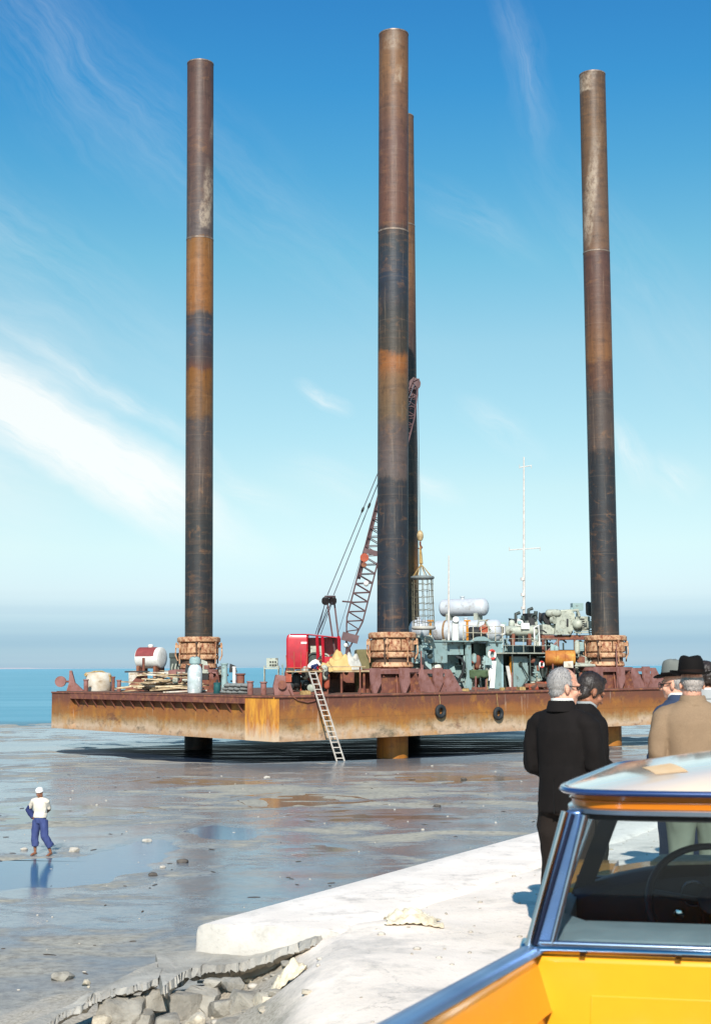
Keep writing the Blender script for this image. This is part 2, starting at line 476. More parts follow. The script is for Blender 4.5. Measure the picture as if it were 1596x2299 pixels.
def water_material():
    m, N, b, out = new_mat('sea_water')
    g = N.n('ShaderNodeNewGeometry'); pos = g.outputs['Position']
    sp = N.n('ShaderNodeSeparateXYZ'); N.l(pos, sp.inputs[0])
    n1 = N.noise(N.mapping(pos, scale=(0.012, 0.045, 0)), 1.0, 4, 0.6)
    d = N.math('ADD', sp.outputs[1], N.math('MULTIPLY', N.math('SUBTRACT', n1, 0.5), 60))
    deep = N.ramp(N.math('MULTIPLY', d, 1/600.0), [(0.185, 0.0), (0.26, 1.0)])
    c = N.mix(deep, rgb((22, 34, 50)), rgb((92, 152, 168)))  # dark near end: the barge's shade put into the water colour
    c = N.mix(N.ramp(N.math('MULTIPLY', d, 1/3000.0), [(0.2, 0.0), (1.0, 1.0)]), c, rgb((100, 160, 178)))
    sk = N.noise(N.mapping(pos, (3, 7, 0), scale=(0.006, 0.06, 0)), 1.0, 6, 0.65)
    c = N.mix(N.math('MULTIPLY', deep, N.ramp(sk, [(0.42, 0.0), (0.64, 0.55)])), c, rgb((128, 178, 190)))
    N.l(c, b.inputs['Base Color']); b.inputs['IOR'].default_value = 1.33
    stq = N.ramp(N.noise(N.mapping(pos, (5, 2, 0), scale=(0.10, 0.9, 0)), 1.0, 5, 0.65), [(0.53, 0.0), (0.60, 0.34)])
    N.l(N.math('SUBTRACT', N.math('ADD', 0.50, N.math('MULTIPLY', deep, -0.10)), N.math('MULTIPLY', stq, N.math('SUBTRACT', 1.0, deep))), b.inputs['Roughness'])
    N.l(N.math('SUBTRACT', 0.5, N.math('MULTIPLY', deep, 0.38)), b.inputs['Specular IOR Level'])
    w1 = N.noise(N.mapping(pos, scale=(0.5, 1.3, 0)), 1.0, 4, 0.6)
    w2 = N.noise(N.mapping(pos, scale=(2.0, 5.0, 0)), 1.0, 3, 0.6)
    w3 = N.noise(N.mapping(pos, scale=(0.02, 0.09, 0)), 1.0, 4, 0.6)
    h = N.math('ADD', N.math('ADD', N.math('MULTIPLY', w1, 0.7), N.math('MULTIPLY', w2, 0.6)), N.math('MULTIPLY', w3, N.math('MULTIPLY', deep, 6.0)))
    bp = N.n('ShaderNodeBump'); N.l(N.math('ADD', 0.40, N.math('MULTIPLY', deep, 0.15)), bp.inputs['Strength']); bp.inputs['Distance'].default_value = 0.10
    N.l(h, bp.inputs['Height']); N.l(bp.outputs[0], b.inputs['Normal'])
    return m
def pool_material(name='still_water', ca=(40, 92, 122), cb=(56, 106, 134)):
    m, N, b, out = new_mat(name)
    pos = N.n('ShaderNodeNewGeometry').outputs['Position']
    N.l(N.mix(N.noise(pos, 0.7, 4), rgb(ca), rgb(cb)), b.inputs['Base Color'])
    b.inputs['Roughness'].default_value = 0.13; b.inputs['IOR'].default_value = 1.31
    b.inputs['Specular IOR Level'].default_value = 0.5
    bp = N.n('ShaderNodeBump'); bp.inputs['Strength'].default_value = 0.08; bp.inputs['Distance'].default_value = 0.03
    N.l(N.noise(N.mapping(pos, scale=(1, 3, 1)), 2.0, 3), bp.inputs['Height']); N.l(bp.outputs[0], b.inputs['Normal'])
    return m
M_MUD, M_SEA, M_POOL, M_FILM = mud_material(), water_material(), pool_material(), pool_material('shallow_film', (84, 80, 70), (104, 98, 86))
ys = [9.0]
while ys[-1] < 260: ys.append(ys[-1]*1.0085 if ys[-1] < 120 else ys[-1]*1.02)
mud = fan(ys, R(-27), R(27), 300, mud_z).build('mud_flat', M_MUD, smooth=180); tag(mud, 'grey wet tidal mud flat between the quay and the barge', None, None, 'structure')
# the mud beyond the middle of the view is the same flat in coarser steps
for s_, a0, a1 in ((0, -62, -27), (1, 27, 62)):
    o = fan(ys[::6], R(a0), R(a1), 40, mud_z).build('mud_flat', M_MUD, smooth=180); tag(o, 'outer stretch of the grey tidal mud flat', None, None, 'structure')
ys = [62.0]
while ys[-1] < 42000: ys.append(ys[-1]*1.12)
sea = fan(ys, R(-62), R(62), 90, lambda x, y: WATER_Z).build('sea', M_SEA, smooth=180); tag(sea, 'teal blue sea reaching the horizon', None, None, 'structure')
for poly, z in POOLS:
    pm = MB(); cx = sum(q[0] for q in poly)/len(poly); cy = sum(q[1] for q in poly)/len(poly)
    c = pm.v((cx, cy, z-0.022)); rim = []
    for x, y in poly:
        dx, dy = x-cx, y-cy; L = math.hypot(dx, dy)
        rim.append(pm.v((x+dx/L*0.9, y+dy/L*0.9, z-0.022)))
    for i in range(len(rim)): pm.f((c, rim[i], rim[(i+1) % len(rim)]))
    tag(pm.build('tide_pool', M_POOL if z == -3.06 and cx < -3 else M_FILM, smooth=0), 'still shallow pool of water left on the mud', None, None, 'structure')
# low far coast
M_COAST = mat('coast_sand', (196, 186, 184), (170, 166, 172), rough=0.9, sc=0.002)
cm = MB(); Yc = 9000.0; prev = None
for i in range(160):
    a = R(-40+80*i/159); x = Yc*math.tan(a)
    h = 11*max(0.0, 0.55+fbm(x*0.0011, 3.0, 2.0, 3)*0.9)*(0.25 if -2200 < x < 2600 else 1.0)+1.0
    row = [cm.v((x, Yc, WATER_Z-1)), cm.v((x, Yc+60, WATER_Z+h)), cm.v((x, Yc+700, WATER_Z+h*0.9)), cm.v((x, Yc+900, WATER_Z-1))]
    if prev:
        for k in range(3): cm.f((prev[k], row[k], row[k+1], prev[k+1]))
    prev = row
tag(cm.build('far_coast', M_COAST, smooth=180), 'low pale coast along the horizon', None, None, 'structure')

# ================================================================== the quay
QD = V((0.486, 0.874, 0)).normalized()            # along the sea edge, away from the camera
QN = V((0.874, -0.486, 0)).normalized()           # across it, inland
EA = V((-1.075, 10.0, 0))                         # the outer end corner of the coping
def concrete(name, a, b_, stain, bump=0.35, sc=1.2):
    m, N, b, out = new_mat(name)
    pos = N.n('ShaderNodeNewGeometry').outputs['Position']
    n1 = N.noise(pos, sc, 7, 0.62); n2 = N.noise(N.mapping(pos, (8, 2, 5)), 3.2, 7, 0.7); n3 = N.noise(pos, 30, 5, 0.7)
    c = N.mix(N.ramp(n1, [(0.36, 0.0), (0.64, 1.0)]), rgb(a), rgb(b_))
    c = N.mix(N.ramp(n2, [(0.54, 0.0), (0.70, 0.8)]), c, rgb(stain))
    c = N.mix(N.ramp(n3, [(0.58, 0.0), (0.74, 0.35)]), c, rgb((110, 104, 96)))
    vo = N.n('ShaderNodeTexVoronoi', feature='DISTANCE_TO_EDGE'); vo.inputs['Scale'].default_value = 0.62*sc/1.2
    wv = N.t.nodes.new('ShaderNodeVectorMath'); wv.operation = 'MULTIPLY_ADD'; wv.inputs[1].default_value = (0.7, 0.7, 0.7)
    N.l(N.noise(pos, 2.2, 6, 0.7, out=1), wv.inputs[0]); N.l(pos, wv.inputs[2]); N.l(wv.outputs[0], vo.inputs['Vector'])
    ck = N.math('MULTIPLY', N.ramp(vo.outputs['Distance'], [(0.0, 1.0), (0.009, 0.0)]), N.ramp(n1, [(0.46, 0.0), (0.58, 0.38)]))
    c = N.mix(ck, c, rgb((92, 86, 78)))
    N.l(c, b.inputs['Base Color']); b.inputs['Roughness'].default_value = 0.88; b.inputs['Specular IOR Level'].default_value = 0.25
    bp = N.n('ShaderNodeBump'); bp.inputs['Strength'].default_value = bump; bp.inputs['Distance'].default_value = 0.03
    N.l(N.math('ADD', n2, N.math('MULTIPLY', n3, 0.4)), bp.inputs['Height']); N.l(bp.outputs[0], b.inputs['Normal'])
    return m
M_QUAY = concrete('quay_concrete', (236, 228, 218), (214, 207, 198), (186, 178, 166))
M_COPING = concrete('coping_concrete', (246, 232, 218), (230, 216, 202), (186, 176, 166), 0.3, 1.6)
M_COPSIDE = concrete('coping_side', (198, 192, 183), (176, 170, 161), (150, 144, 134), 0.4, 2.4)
M_SLAB = concrete('broken_concrete', (184, 177, 165), (152, 146, 136), (118, 112, 103), 0.8, 3.0)
M_ROCK = concrete('grey_rock', (164, 157, 145), (130, 124, 114), (98, 92, 84), 0.9, 5.0)
M_ROCKW = concrete('sandy_rock', (206, 194, 174), (176, 164, 144), (136, 126, 110), 0.9, 5.0)
def edge_coords(x, y):
    d = V((x, y, 0))-EA
    return d.dot(QD), d.dot(QN)            # along the edge, inland distance
def quay_z(x, y):
    t, w = edge_coords(x, y)
    low = sstep(-0.12, -0.95, x+0.30*(y-9.5)*0.2+0.12*noise.noise(V((x*1.3, y*1.3, 0))))*sstep(11.5, 10.2, y)*sstep(5.6, 7.5, y)
    z = -0.015-0.40*low
    z += (0.018+0.03*low)*fbm(x*1.1, y*1.1, 2.0, 4)
    z -= 0.012*sstep(1.3, 0.9, w)*(1-low)
    hump = math.exp(-((x-0.05)/0.5)**2-((y-8.6)/0.55)**2)
    z += 0.05*hump+0.04*math.exp(-((x-0.2)/0.28)**2-((y-9.9)/0.22)**2)
    return z
def quay_material():
    m = concrete('quay_concrete', (244, 228, 212), (226, 211, 195), (196, 185, 171))
    t = m.node_tree; N = NT(t); b = [n for n in t.nodes if n.type == 'BSDF_PRINCIPLED'][0]
    old = b.inputs['Base Color'].links[0].from_socket
    pos = N.n('ShaderNodeNewGeometry').outputs['Position']; sp = N.n('ShaderNodeSeparateXYZ'); N.l(pos, sp.inputs[0])
    nz = N.noise(pos, 2.5, 6, 0.65); g = N.noise(pos, 42, 4, 0.7)
    sand = N.mix(N.ramp(g, [(0.4, 0.0), (0.65, 1.0)]), rgb((182, 172, 156)), rgb((140, 131, 117)))
    k = N.ramp(N.math('ADD', N.math('MULTIPLY', sp.outputs[2], -2.2), N.math('MULTIPLY', N.math('SUBTRACT', nz, 0.5), 0.6)), [(0.12, 0.0), (0.42, 1.0)])
    c = N.mix(k, old, sand)
    # scuffed grey patches on the dusty surface
    sc = N.noise(N.mapping(pos, (3, 9, 1)), 0.9, 6, 0.7)
    c = N.mix(N.ramp(sc, [(0.53, 0.0), (0.66, 0.65)]), c, rgb((158, 153, 147)))
    N.l(c, b.inputs['Base Color'])
    return m
M_QUAY = quay_material()
qb = MB()
# grid in (t along edge, w inland) coordinates
ts = [-5.5+0.11*i for i in range(90)]
while ts[-1] < 60: ts.append(ts[-1]+max(0.11, (ts[-1]-4)*0.06))
ws = [0.0]
while ws[-1] < 9: ws.append(ws[-1]+0.10 if ws[-1] < 4.2 else ws[-1]*1.05)
while ws[-1] < 40: ws.append(ws[-1]*1.2)
def tw(t, w):
    return EA+QD*t+QN*(w-0.62*sstep(0.05, -0.6, t)*max(0.0, 1-w/3))
grid = []
def left_lim(t):
    """the broken shore end: before the coping starts the ground edge runs back inland along the slab"""
    return 0.0
for w in ws:
    row = []
    for t in ts:
        q = tw(t, w)
        row.append(qb.v((q.x, q.y, quay_z(q.x, q.y))))
    grid.append(row)
for a, b in zip(grid[:-1], grid[1:]):
    for i in range(len(ts)-1): qb.f((a[i], a[i+1], b[i+1], b[i]))
# sea wall face under the edge
low = []
for i, t in enumerate(ts):
    q = tw(t, -0.25); low.append(qb.v((q.x, q.y, -3.6)))
for i in range(len(ts)-1): qb.f((grid[0][i], low[i], low[i+1], grid[0][i+1]))
tag(qb.build('quay', M_QUAY, smooth=50), 'pale dusty concrete quay with a crumbling broken end', None, None, 'structure')

# wide coping along the sea edge; its end is cut off squarely towards the shore
cp = MB(); prev = None; t = 0.0
while t < 58:
    nj = lambda s, k=0.012: k*noise.noise(V((t*1.7, s*3.1, 1)))
    sec = [(-0.03+nj(1), -0.30), (-0.03+nj(2), -0.05+nj(3)), (-0.012, -0.012+nj(9)), (0.03, 0.008), (0.25, 0.012+nj(5)), (0.55, 0.012+nj(6)), (0.85, 0.008+nj(4)), (0.96, -0.008), (1.0+nj(5, .03), -0.05), (1.0, -0.30)]
    row = []
    for a, z in sec:
        tt = t+0.236*a*max(0.0, 1-t)
        q = EA+V((0, -0.03, 0))+QD*tt+QN*a
        if t == 0.0 and z > -0.2: q.y += 0.02*noise.noise(V((a*9, 1, 1)))
        row.append(cp.v((q.x, q.y, z)))
    if prev:
        for k in range(9):
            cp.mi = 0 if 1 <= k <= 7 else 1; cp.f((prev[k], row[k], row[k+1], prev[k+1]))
    else:
        # weathered end face, slightly rounded at the arris
        cp.mi = 1; lo = [cp.v((r_.co.x+0.004*math.sin(i*2.1), r_.co.y-0.022+0.012*noise.noise(V((i*1.3, 2, 2))), min(r_.co.z, -0.045)-0.01*(i % 2))) for i, r_ in enumerate(row)]
        bt = [cp.v((q.co.x, q.co.y-0.004, -0.34)) for q in lo]
        for k in range(9):
            cp.f((row[k], lo[k], lo[k+1], row[k+1])); cp.f((lo[k], bt[k], bt[k+1], lo[k+1]))
    prev = row; t += 0.16 if t < 9 else 1.2
cp.f(list(reversed(prev)))
o = cp.build('sea_wall_coping', [M_COPING, M_COPSIDE], smooth=50); tag(o, 'wide whitewashed concrete coping running along the quay edge over the mud', 'coping')

# cracked apron slab hanging over a dark hollow
SLZ = -0.25
front = [(770, 2086), (725, 2097), (690, 2110), (640, 2127), (590, 2148), (545, 2160), (500, 2166), (455, 2168), (425, 2176), (400, 2189), (378, 2206), (366, 2216)]
front2 = [(356, 2196), (330, 2206), (300, 2213), (262, 2219), (236, 2226), (214, 2234), (196, 2248), (168, 2262), (140, 2276), (118, 2292), (95, 2312), (80, 2330)]
def jag(pts, n=5, amp=3.0, seed=1):
    r = random.Random(seed); out = [V((p[0], p[1], 0)) for p in pts]
    for it in range(3):
        nx = []
        for a, b in zip(out[:-1], out[1:]):
            L = (b-a).length; m_ = a.lerp(b, r.uniform(0.3, 0.7)); q = (b-a).normalized()
            m_ += V((-q.y, q.x, 0))*r.gauss(0, 0.055)*L+q*r.uniform(-.05, .05)*L
            nx += [a, m_]
        out = nx+[out[-1]]
    return [(q.x, q.y) for q in out]
def slab(fr, back, name, label, th, zf, seed):
    m = MB(); n = len(fr); top = []; mid = []; bot = []; bk = []; bkl = []
    sm_ = [(sum(fr[max(0, min(n-1, i+d))][0] for d in range(-5, 6))/11, sum(fr[max(0, min(n-1, i+d))][1] for d in range(-5, 6))/11) for i in range(n)]
    for i, (px, py) in enumerate(fr):
        q = G(px, py, zf(px)); top.append(m.v(q)); px, py = px*0.45+sm_[i][0]*0.55, py*0.45+sm_[i][1]*0.55
        a = G(px+rnd.uniform(-1, 1), py+2, zf(px)); mid.append(m.v((a.x+rnd.uniform(-.015, .015), a.y-0.035+rnd.uniform(-.03, .02), zf(px)-th*rnd.uniform(0.35, 0.6))))
        q = G(sm_[i][0], sm_[i][1], zf(px)); bot.append(m.v((q.x+0.02*noise.noise(V((px*.06, 4, seed))), q.y+0.04+0.05*noise.noise(V((px*.08, 5, seed))), zf(px)-th*(1.0+0.3*noise.noise(V((px*.06, 6, seed)))))))
        bx_, by_ = back(i/(n-1)); bz = zf(px)+0.01
        bk.append(m.v((bx_, by_, bz))); bkl.append(m.v((bx_, by_, zf(px)-th)))
    inner = []
    for i in range(n):
        row = []
        for k in (0.12, 0.3, 0.55, 0.8):
            c = top[i].co.lerp(bk[i].co, k); c.z += 0.018*fbm(c.x*4, c.y*4, seed, 3); row.append(m.v(c))
        inner.append(row)
    for i in range(n-1):
        rows_a = [top[i]]+inner[i]+[bk[i]]; rows_b = [top[i+1]]+inner[i+1]+[bk[i+1]]
        for k in range(len(rows_a)-1): m.f((rows_a[k], rows_b[k], rows_b[k+1], rows_a[k+1]))
        m.f((top[i], mid[i], mid[i+1], top[i+1])); m.f((mid[i], bot[i], bot[i+1], mid[i+1]))
        m.f((bot[i], bkl[i], bkl[i+1], bot[i+1])); m.f((bk[i], bk[i+1], bkl[i+1], bkl[i]))
    for e in (0, n-1):
        m.f((top[e], bk[e], bkl[e], bot[e], mid[e]))
    o = m.build(name, M_SLAB, smooth=30); return tag(o, label, 'concrete slab', 'broken apron slabs')
pa, pb = G(800, 2056, -0.02), G(345, 2150, -0.19)
slab(jag(front), lambda u: (pa.x+(pb.x-pa.x)*u, pa.y+(pb.y-pa.y)*u+0.10), 'broken_slab', 'cracked grey concrete slab jutting out from under the end of the white coping', 0.085,
     lambda px: -0.19+0.165*sstep(530, 740, px), 3)
pc, pd = G(372, 2160, -0.19), G(40, 2310, -0.30)
slab(jag(front2, 4, 2.5, 7), lambda u: (pc.x+(pd.x-pc.x)*u, pc.y+(pd.y-pc.y)*u+0.06), 'broken_slab', 'thin crumbling grey slab lip above the tumbled rocks, parted from the coping slab by a crack', 0.06,
     lambda px: -0.30+0.11*sstep(80, 330, px), 8)

# rocks heaped below the slabs
def rock(name, label, c, size, seed, mat_, group='rocks tumbled below the broken slab', rot=0, cl=0.72):
    r = random.Random(seed); m = MB()
    for _ in range(26):
        q = V((r.gauss(0, 1), r.gauss(0, 1), r.gauss(0, 1))).normalized()
        q = V((max(-cl, min(cl, q.x)), max(-cl, min(cl, q.y)), max(-cl*.92, min(cl*.92, q.z))))
        m.bm.verts.new(Matrix.Rotation(rot, 3, 'Z') @ V((q.x*size[0], q.y*size[1], q.z*size[2])))
    bmesh.ops.convex_hull(m.bm, input=m.bm.verts)
    bmesh.ops.bevel(m.bm, geom=[e for e in m.bm.edges], offset=min(size)*0.10, segments=2, affect='EDGES', profile=0.6, clamp_overlap=True)
    bmesh.ops.triangulate(m.bm, faces=m.bm.faces)
    bmesh.ops.subdivide_edges(m.bm, edges=[e for e in m.bm.edges if e.calc_length() > min(size)*0.35], cuts=2, use_grid_fill=True)
    for vv in m.bm.verts:
        q = vv.co*7+V((seed, 0, 0)); vv.co += vv.co.normalized()*noise.noise(vv.co*16+V((seed*3, 1, 2)))*min(size)*0.13; vv.co += V((noise.noise(q), noise.noise(q+V((5, 5, 5))), noise.noise(q+V((9, 1, 4)))))*min(size)*0.10
    bm = m.bm; bm.transform(Matrix.Translation(V(c)))
    o = m.build(name, mat_, smooth=32); return tag(o, label, 'rock', group)
ROCKS = [  # centre px, py, height, half sizes, label
    (270, 2262, -0.44, (0.19, 0.16, 0.13), 'large grey rock under the crumbling slab lip, at the dark hollow'),
    (342, 2240, -0.42, (0.12, 0.12, 0.10), 'rounded grey rock below the gap between the two broken slabs'),
    (318, 2285, -0.50, (0.13, 0.10, 0.09), 'low grey rock in front of the large rock under the slab lip'),
    (408, 2250, -0.45, (0.10, 0.15, 0.14), 'upright grey rock leaning beside the pale sandy stone'),
    (455, 2236, -0.43, (0.13, 0.13, 0.12), 'broad grey rock in the middle of the heap below the dark crack'),
    (500, 2262, -0.47, (0.12, 0.12, 0.12), 'squarish grey rock second along from the pale sandy stone'),
    (552, 2248, -0.42, (0.11, 0.14, 0.14), 'tall tilted grey rock against the pale angular block'),
    (608, 2252, -0.40, (0.14, 0.14, 0.13), 'pale angular block of rock at the sandy end of the heap'),
    (440, 2288, -0.48, (0.075, 0.07, 0.07), 'small pale sandy stone wedged between the grey rocks'),
    (375, 2292, -0.50, (0.10, 0.09, 0.08), 'small grey rock at the foot of the upright rock'),
    (520, 2300, -0.50, (0.14, 0.10, 0.08), 'flat grey rock at the foot of the squarish rock'),
    (230, 2292, -0.50, (0.08, 0.08, 0.07), 'small pale rock in the black hollow at the crumbling end'),
    (520, 2205, -0.36, (0.10, 0.08, 0.06), 'flat grey rock tucked right under the dark crack'),
    (480, 2205, -0.37, (0.09, 0.07, 0.05), 'thin grey rock lying close under the dark crack'),
    (700, 2140, -0.19, (0.06, 0.05, 0.035), 'small grey stone beside the upper end of the dark crack'),
    (655, 2270, -0.36, (0.10, 0.10, 0.08), 'grey rock half buried in sand under the torn rag'),
    (585, 2295, -0.45, (0.09, 0.08, 0.08), 'small grey rock at the foot of the pale angular block'),
    (288, 2222, -0.42, (0.05, 0.05, 0.05), 'little stone caught in the crack of the slab lip'),
    (740, 2120, -0.15, (0.05, 0.04, 0.03), 'small sandy stone next to the tip of the crack'),
    (800, 2100, -0.07, (0.05, 0.05, 0.03), 'flat sandy stone on the dusty quay past the crack tip')]
for i, (px, py, z, s, lab) in enumerate(ROCKS):
    z += 0.135 if z < -0.3 else 0.0
    q = G(px, py, z)
    rock('rock', lab, (q.x, q.y+s[1]*0.4, z-s[2]*0.30), s, 20+i, M_ROCKW if i in (7, 8, 11, 14, 18, 19) else M_ROCK, rot=i*0.7)
r2 = random.Random(77)
for i in range(46):
    px, py = r2.uniform(190, 720), r2.uniform(2195, 2330)
    q = G(px, py, -0.40); zz = quay_z(q.x, q.y)
    if zz > -0.12: q = G(px, py, zz); zz = quay_z(q.x, q.y)
    sz = r2.uniform(0.012, 0.045)
    rock('rubble_stone', 'small stone among the rubble filling the broken end of the quay', (q.x, q.y, zz+sz*0.2), (sz*r2.uniform(.9, 1.5), sz, sz*r2.uniform(.5, .8)), 200+i, M_ROCKW if i % 3 else M_ROCK, 'small stones among the rubble', rot=i*1.3, cl=0.8)
# rags
M_RAG = mat('pale_rag', (226, 214, 190), (196, 180, 152), rough=0.9, sc=14, bump=0.4, bsc=60)
def rag(px, py, w, h, seed, label, lift=0.07):
    m = MB(); c = None; n = 34; g = []
    q0 = G(px, py, -0.10); zz = quay_z(q0.x, q0.y); q0 = G(px, py, zz)
    for i in range(n):
        row = []
        for j in range(n):
            a, b = i/(n-1)-.5, j/(n-1)-.5
            rr = 1-0.22*noise.noise(V((a*5, b*5, seed)))
            x, y = q0.x+a*w*rr, q0.y+b*h*rr
            zz = quay_z(x, y)+0.012+lift*max(0, (1-4*(a*a+b*b)))*(0.6+0.9*abs(noise.noise(V((a*4+seed, b*4, 0)))))+0.03*abs(noise.noise(V((a*9, b*9, seed+4))))
            row.append(m.v((x, y, zz)))
        g.append(row)
    for i in range(n-1):
        for j in range(n-1):
            m.f((g[i][j], g[i+1][j], g[i+1][j+1], g[i][j+1]))
    o = m.build('rag', M_RAG, smooth=180)
    so = o.modifiers.new('thick', 'SOLIDIFY'); so.thickness = 0.006
    return tag(o, label, 'rag', 'discarded rags on the quay')
rag(648, 2192, 0.22, 0.22, 3, 'crumpled cream cloth rag caught at the edge of the dark crack', 0.11)
rag(925, 2082, 0.36, 0.30, 11, 'crumpled white rag lying out on the open pale quay', 0.075)
# pebbles, shells and scraps
M_PEB = mat('pale_pebble', (196, 188, 176), (150, 140, 126), rough=0.85, sc=3)
pb_ = MB()
for _ in range(240):
    y = 14*math.exp(rnd.random()*1.75); x = y*math.tan(R(rnd.uniform(-16, 15)))
    t, w = edge_coords(x, y)
    if w > -0.4 and t > -6: continue
    s = rnd.uniform(0.006, 0.022)*(0.7+y/50)*(2.0 if rnd.random() < 0.06 else 1.0); pb_.sph((x, y, mud_z(x, y)+s*0.2), (s*rnd.uniform(.8, 1.8), s, s*0.6), 6, 4)
tag(pb_.build('shell_litter', M_PEB, smooth=180), 'small pale shells and stones strewn over the mud', None, None, 'stuff')
pq = MB()
for _ in range(420):
    t, w = rnd.uniform(-2.5, 9), rnd.uniform(0.55, 4.5); q = tw(t, w)
    s = rnd.uniform(0.004, 0.018)*(1.6 if q.x < 0.4 else 0.8); pq.sph((q.x, q.y, quay_z(q.x, q.y)+s*0.3), (s*rnd.uniform(.8, 1.6), s, s*0.7), 6, 4)
tag(pq.build('gravel', M_PEB, smooth=180), 'crumbs of concrete and gravel on the quay', None, None, 'stuff')
M_WEED = mat('dark_weed', (74, 62, 50), (48, 42, 36), rough=0.8, sc=6)
wd = MB()
for _ in range(170):
    y = 15*math.exp(rnd.random()*1.6); x = y*math.tan(R(rnd.uniform(-16, 13))); t, w = edge_coords(x, y)
    if (w > -0.4 and t > -6) or noise.noise(V((x*.12, y*.2, 8))) < -0.05: continue
    s = rnd.uniform(0.015, 0.055)*(0.6+y/60); a = rnd.uniform(0, 3.1)
    wd.sph((x, y, mud_z(x, y)+0.004), (s*rnd.uniform(1, 3), s*0.5, 0.012), 7, 4, Matrix.Rotation(a, 3, 'Z'))
tag(wd.build('seaweed_scraps', M_WEED, smooth=180), 'dark scraps of seaweed scattered over the wet mud', None, None, 'stuff')
# single stones that stand out on the mud
M_DST = mat('dark_stone', (92, 84, 76), (58, 52, 48), rough=0.8, sc=6)
for i, (px, py, s, lab, mm) in enumerate([
        (410, 1937, 0.20, 'dark weed-covered stone past the long tide pool', M_DST), (345, 1966, 0.16, 'flat dark stone below the tip of the long tide pool', M_DST),
        (55, 1908, 0.14, 'pale stone on the mud beside the barefoot man', M_PEB), (168, 1912, 0.24, 'long pale stone at the pool edge near the barefoot man', M_PEB),
        (980, 1808, 0.20, 'dark stone on the wet mud off the middle of the quay', M_DST), (365, 1948, 0.12, 'pale stone near the tip of the long tide pool', M_PEB),
        (140, 2210, 0.26, 'grey boulder on the sandy shore behind the slab lip', M_ROCK), (330, 1888, 0.2, 'pale flat stone on the upper rim of the long tide pool', M_PEB),
        (600, 1740, 0.2, 'pale stone standing on the mud short of the ladder', M_PEB), (1040, 1745, 0.22, 'dark stone on the mud this side of the shaded water', M_DST)]):
    q = G(px, py, -3.06)
    rock('mud_stone', lab, (q.x, q.y, mud_z(q.x, q.y)+s*0.12), (s*0.8, s*0.6, s*0.4), 60+i, mm, 'loose stones on the mud flat', cl=1.0)
# ================================================================== the jack-up barge
BA = R(39.65)
UX, VX = V((math.cos(BA), math.sin(BA), 0)), V((-math.sin(BA), math.cos(BA), 0))
BC = P(615, 1600, 76.0); BC.z = 0.0               # the near corner in plan
ZD, ZB = 0.19, -2.22                               # deck and bottom heights
VL, UL = 24.7, 34.2                                # lengths of the two faces in view
def B(u, v, z=ZD): return V((BC.x, BC.y, 0))+UX*u+VX*v+V((0, 0, z))
def kx(px): q = P(px, 1520, 1.0); return q.x
def uat(px, v):
    k = kx(px); return (k*(BC.y+v*VX.y)-BC.x-v*VX.x)/(UX.x-k*UX.y)
def vat(px, u):
    k = kx(px); return (k*(BC.y+u*UX.y)-BC.x-u*UX.x)/(VX.x-k*VX.y)
def zat(px, py, u, v):
    return P(px, py, B(u, v).y).z

def rust_wall(name):
    """plate that is red-brown above and bleached and salt-stained towards the old waterline, with run marks"""
    m, N, b, out = new_mat(name)
    pos = N.n('ShaderNodeNewGeometry').outputs['Position']; sp = N.n('ShaderNodeSeparateXYZ'); N.l(pos, sp.inputs[0])
    n1 = N.noise(N.mapping(pos, scale=(0.40, 0.40, 0.8)), 1.0, 8, 0.70)
    n2 = N.noise(N.mapping(pos, scale=(0.55, 0.55, 0.45)), 1.0, 8, 0.72)
    run = N.noise(N.mapping(pos, scale=(3.2, 3.2, 0.12)), 1.0, 4, 0.7)
    n4 = N.noise(pos, 3.0, 6, 0.7)
    h = N.math('ADD', N.math('MULTIPLY', N.math('SUBTRACT', sp.outputs[2], ZB), 1/(ZD-ZB)),
               N.math('ADD', N.math('MULTIPLY', N.math('SUBTRACT', n1, 0.5), 0.55), N.math('MULTIPLY', N.math('SUBTRACT', run, 0.5), 0.22)))
    c = N.ramp(h, [(0.0, rgb((176, 142, 112))), (0.14, rgb((190, 164, 138))), (0.30, rgb((158, 128, 92))), (0.42, rgb((146, 98, 54))),
                   (0.60, rgb((142, 90, 50))), (0.78, rgb((116, 72, 54))), (1.0, rgb((106, 68, 56)))])
    c = N.mix(N.ramp(n2, [(0.52, 0.0), (0.66, 0.65)]), c, rgb((178, 122, 50)))
    c = N.mix(N.ramp(N.noise(N.mapping(pos, (7, 3, 9), scale=(0.6, 0.6, 1.2)), 1.0, 6, 0.7), [(0.58, 0.0), (0.68, 0.7)]), c, rgb((96, 62, 54)))
    c = N.mix(N.ramp(n4, [(0.56, 0.0), (0.72, 0.55)]), c, rgb((84, 70, 56)))
    c = N.mix(N.ramp(N.noise(N.mapping(pos, (1, 8, 2), scale=(2.6, 2.6, 0.3)), 1.0, 5, 0.7), [(0.62, 0.0), (0.72, 0.4)]), c, rgb((208, 190, 168)))
    c = N.mix(N.math('MULTIPLY', N.ramp(N.noise(N.mapping(pos, (3, 3, 3), scale=(0.5, 0.5, 0.9)), 1.0, 8, 0.72), [(0.54, 0.0), (0.66, 0.8)]), N.ramp(h, [(0.15, 1.0), (0.6, 0.2)])), c, rgb((92, 84, 66)))
    N.l(c, b.inputs['Base Color']); b.inputs['Roughness'].default_value = 0.82; b.inputs['Specular IOR Level'].default_value = 0.25
    bp = N.n('ShaderNodeBump'); bp.inputs['Strength'].default_value = 0.5; bp.inputs['Distance'].default_value = 0.05
    N.l(N.math('ADD', n4, n1), bp.inputs['Height']); N.l(bp.outputs[0], b.inputs['Normal'])
    return m
M_HULL = rust_wall('rusted_hull')
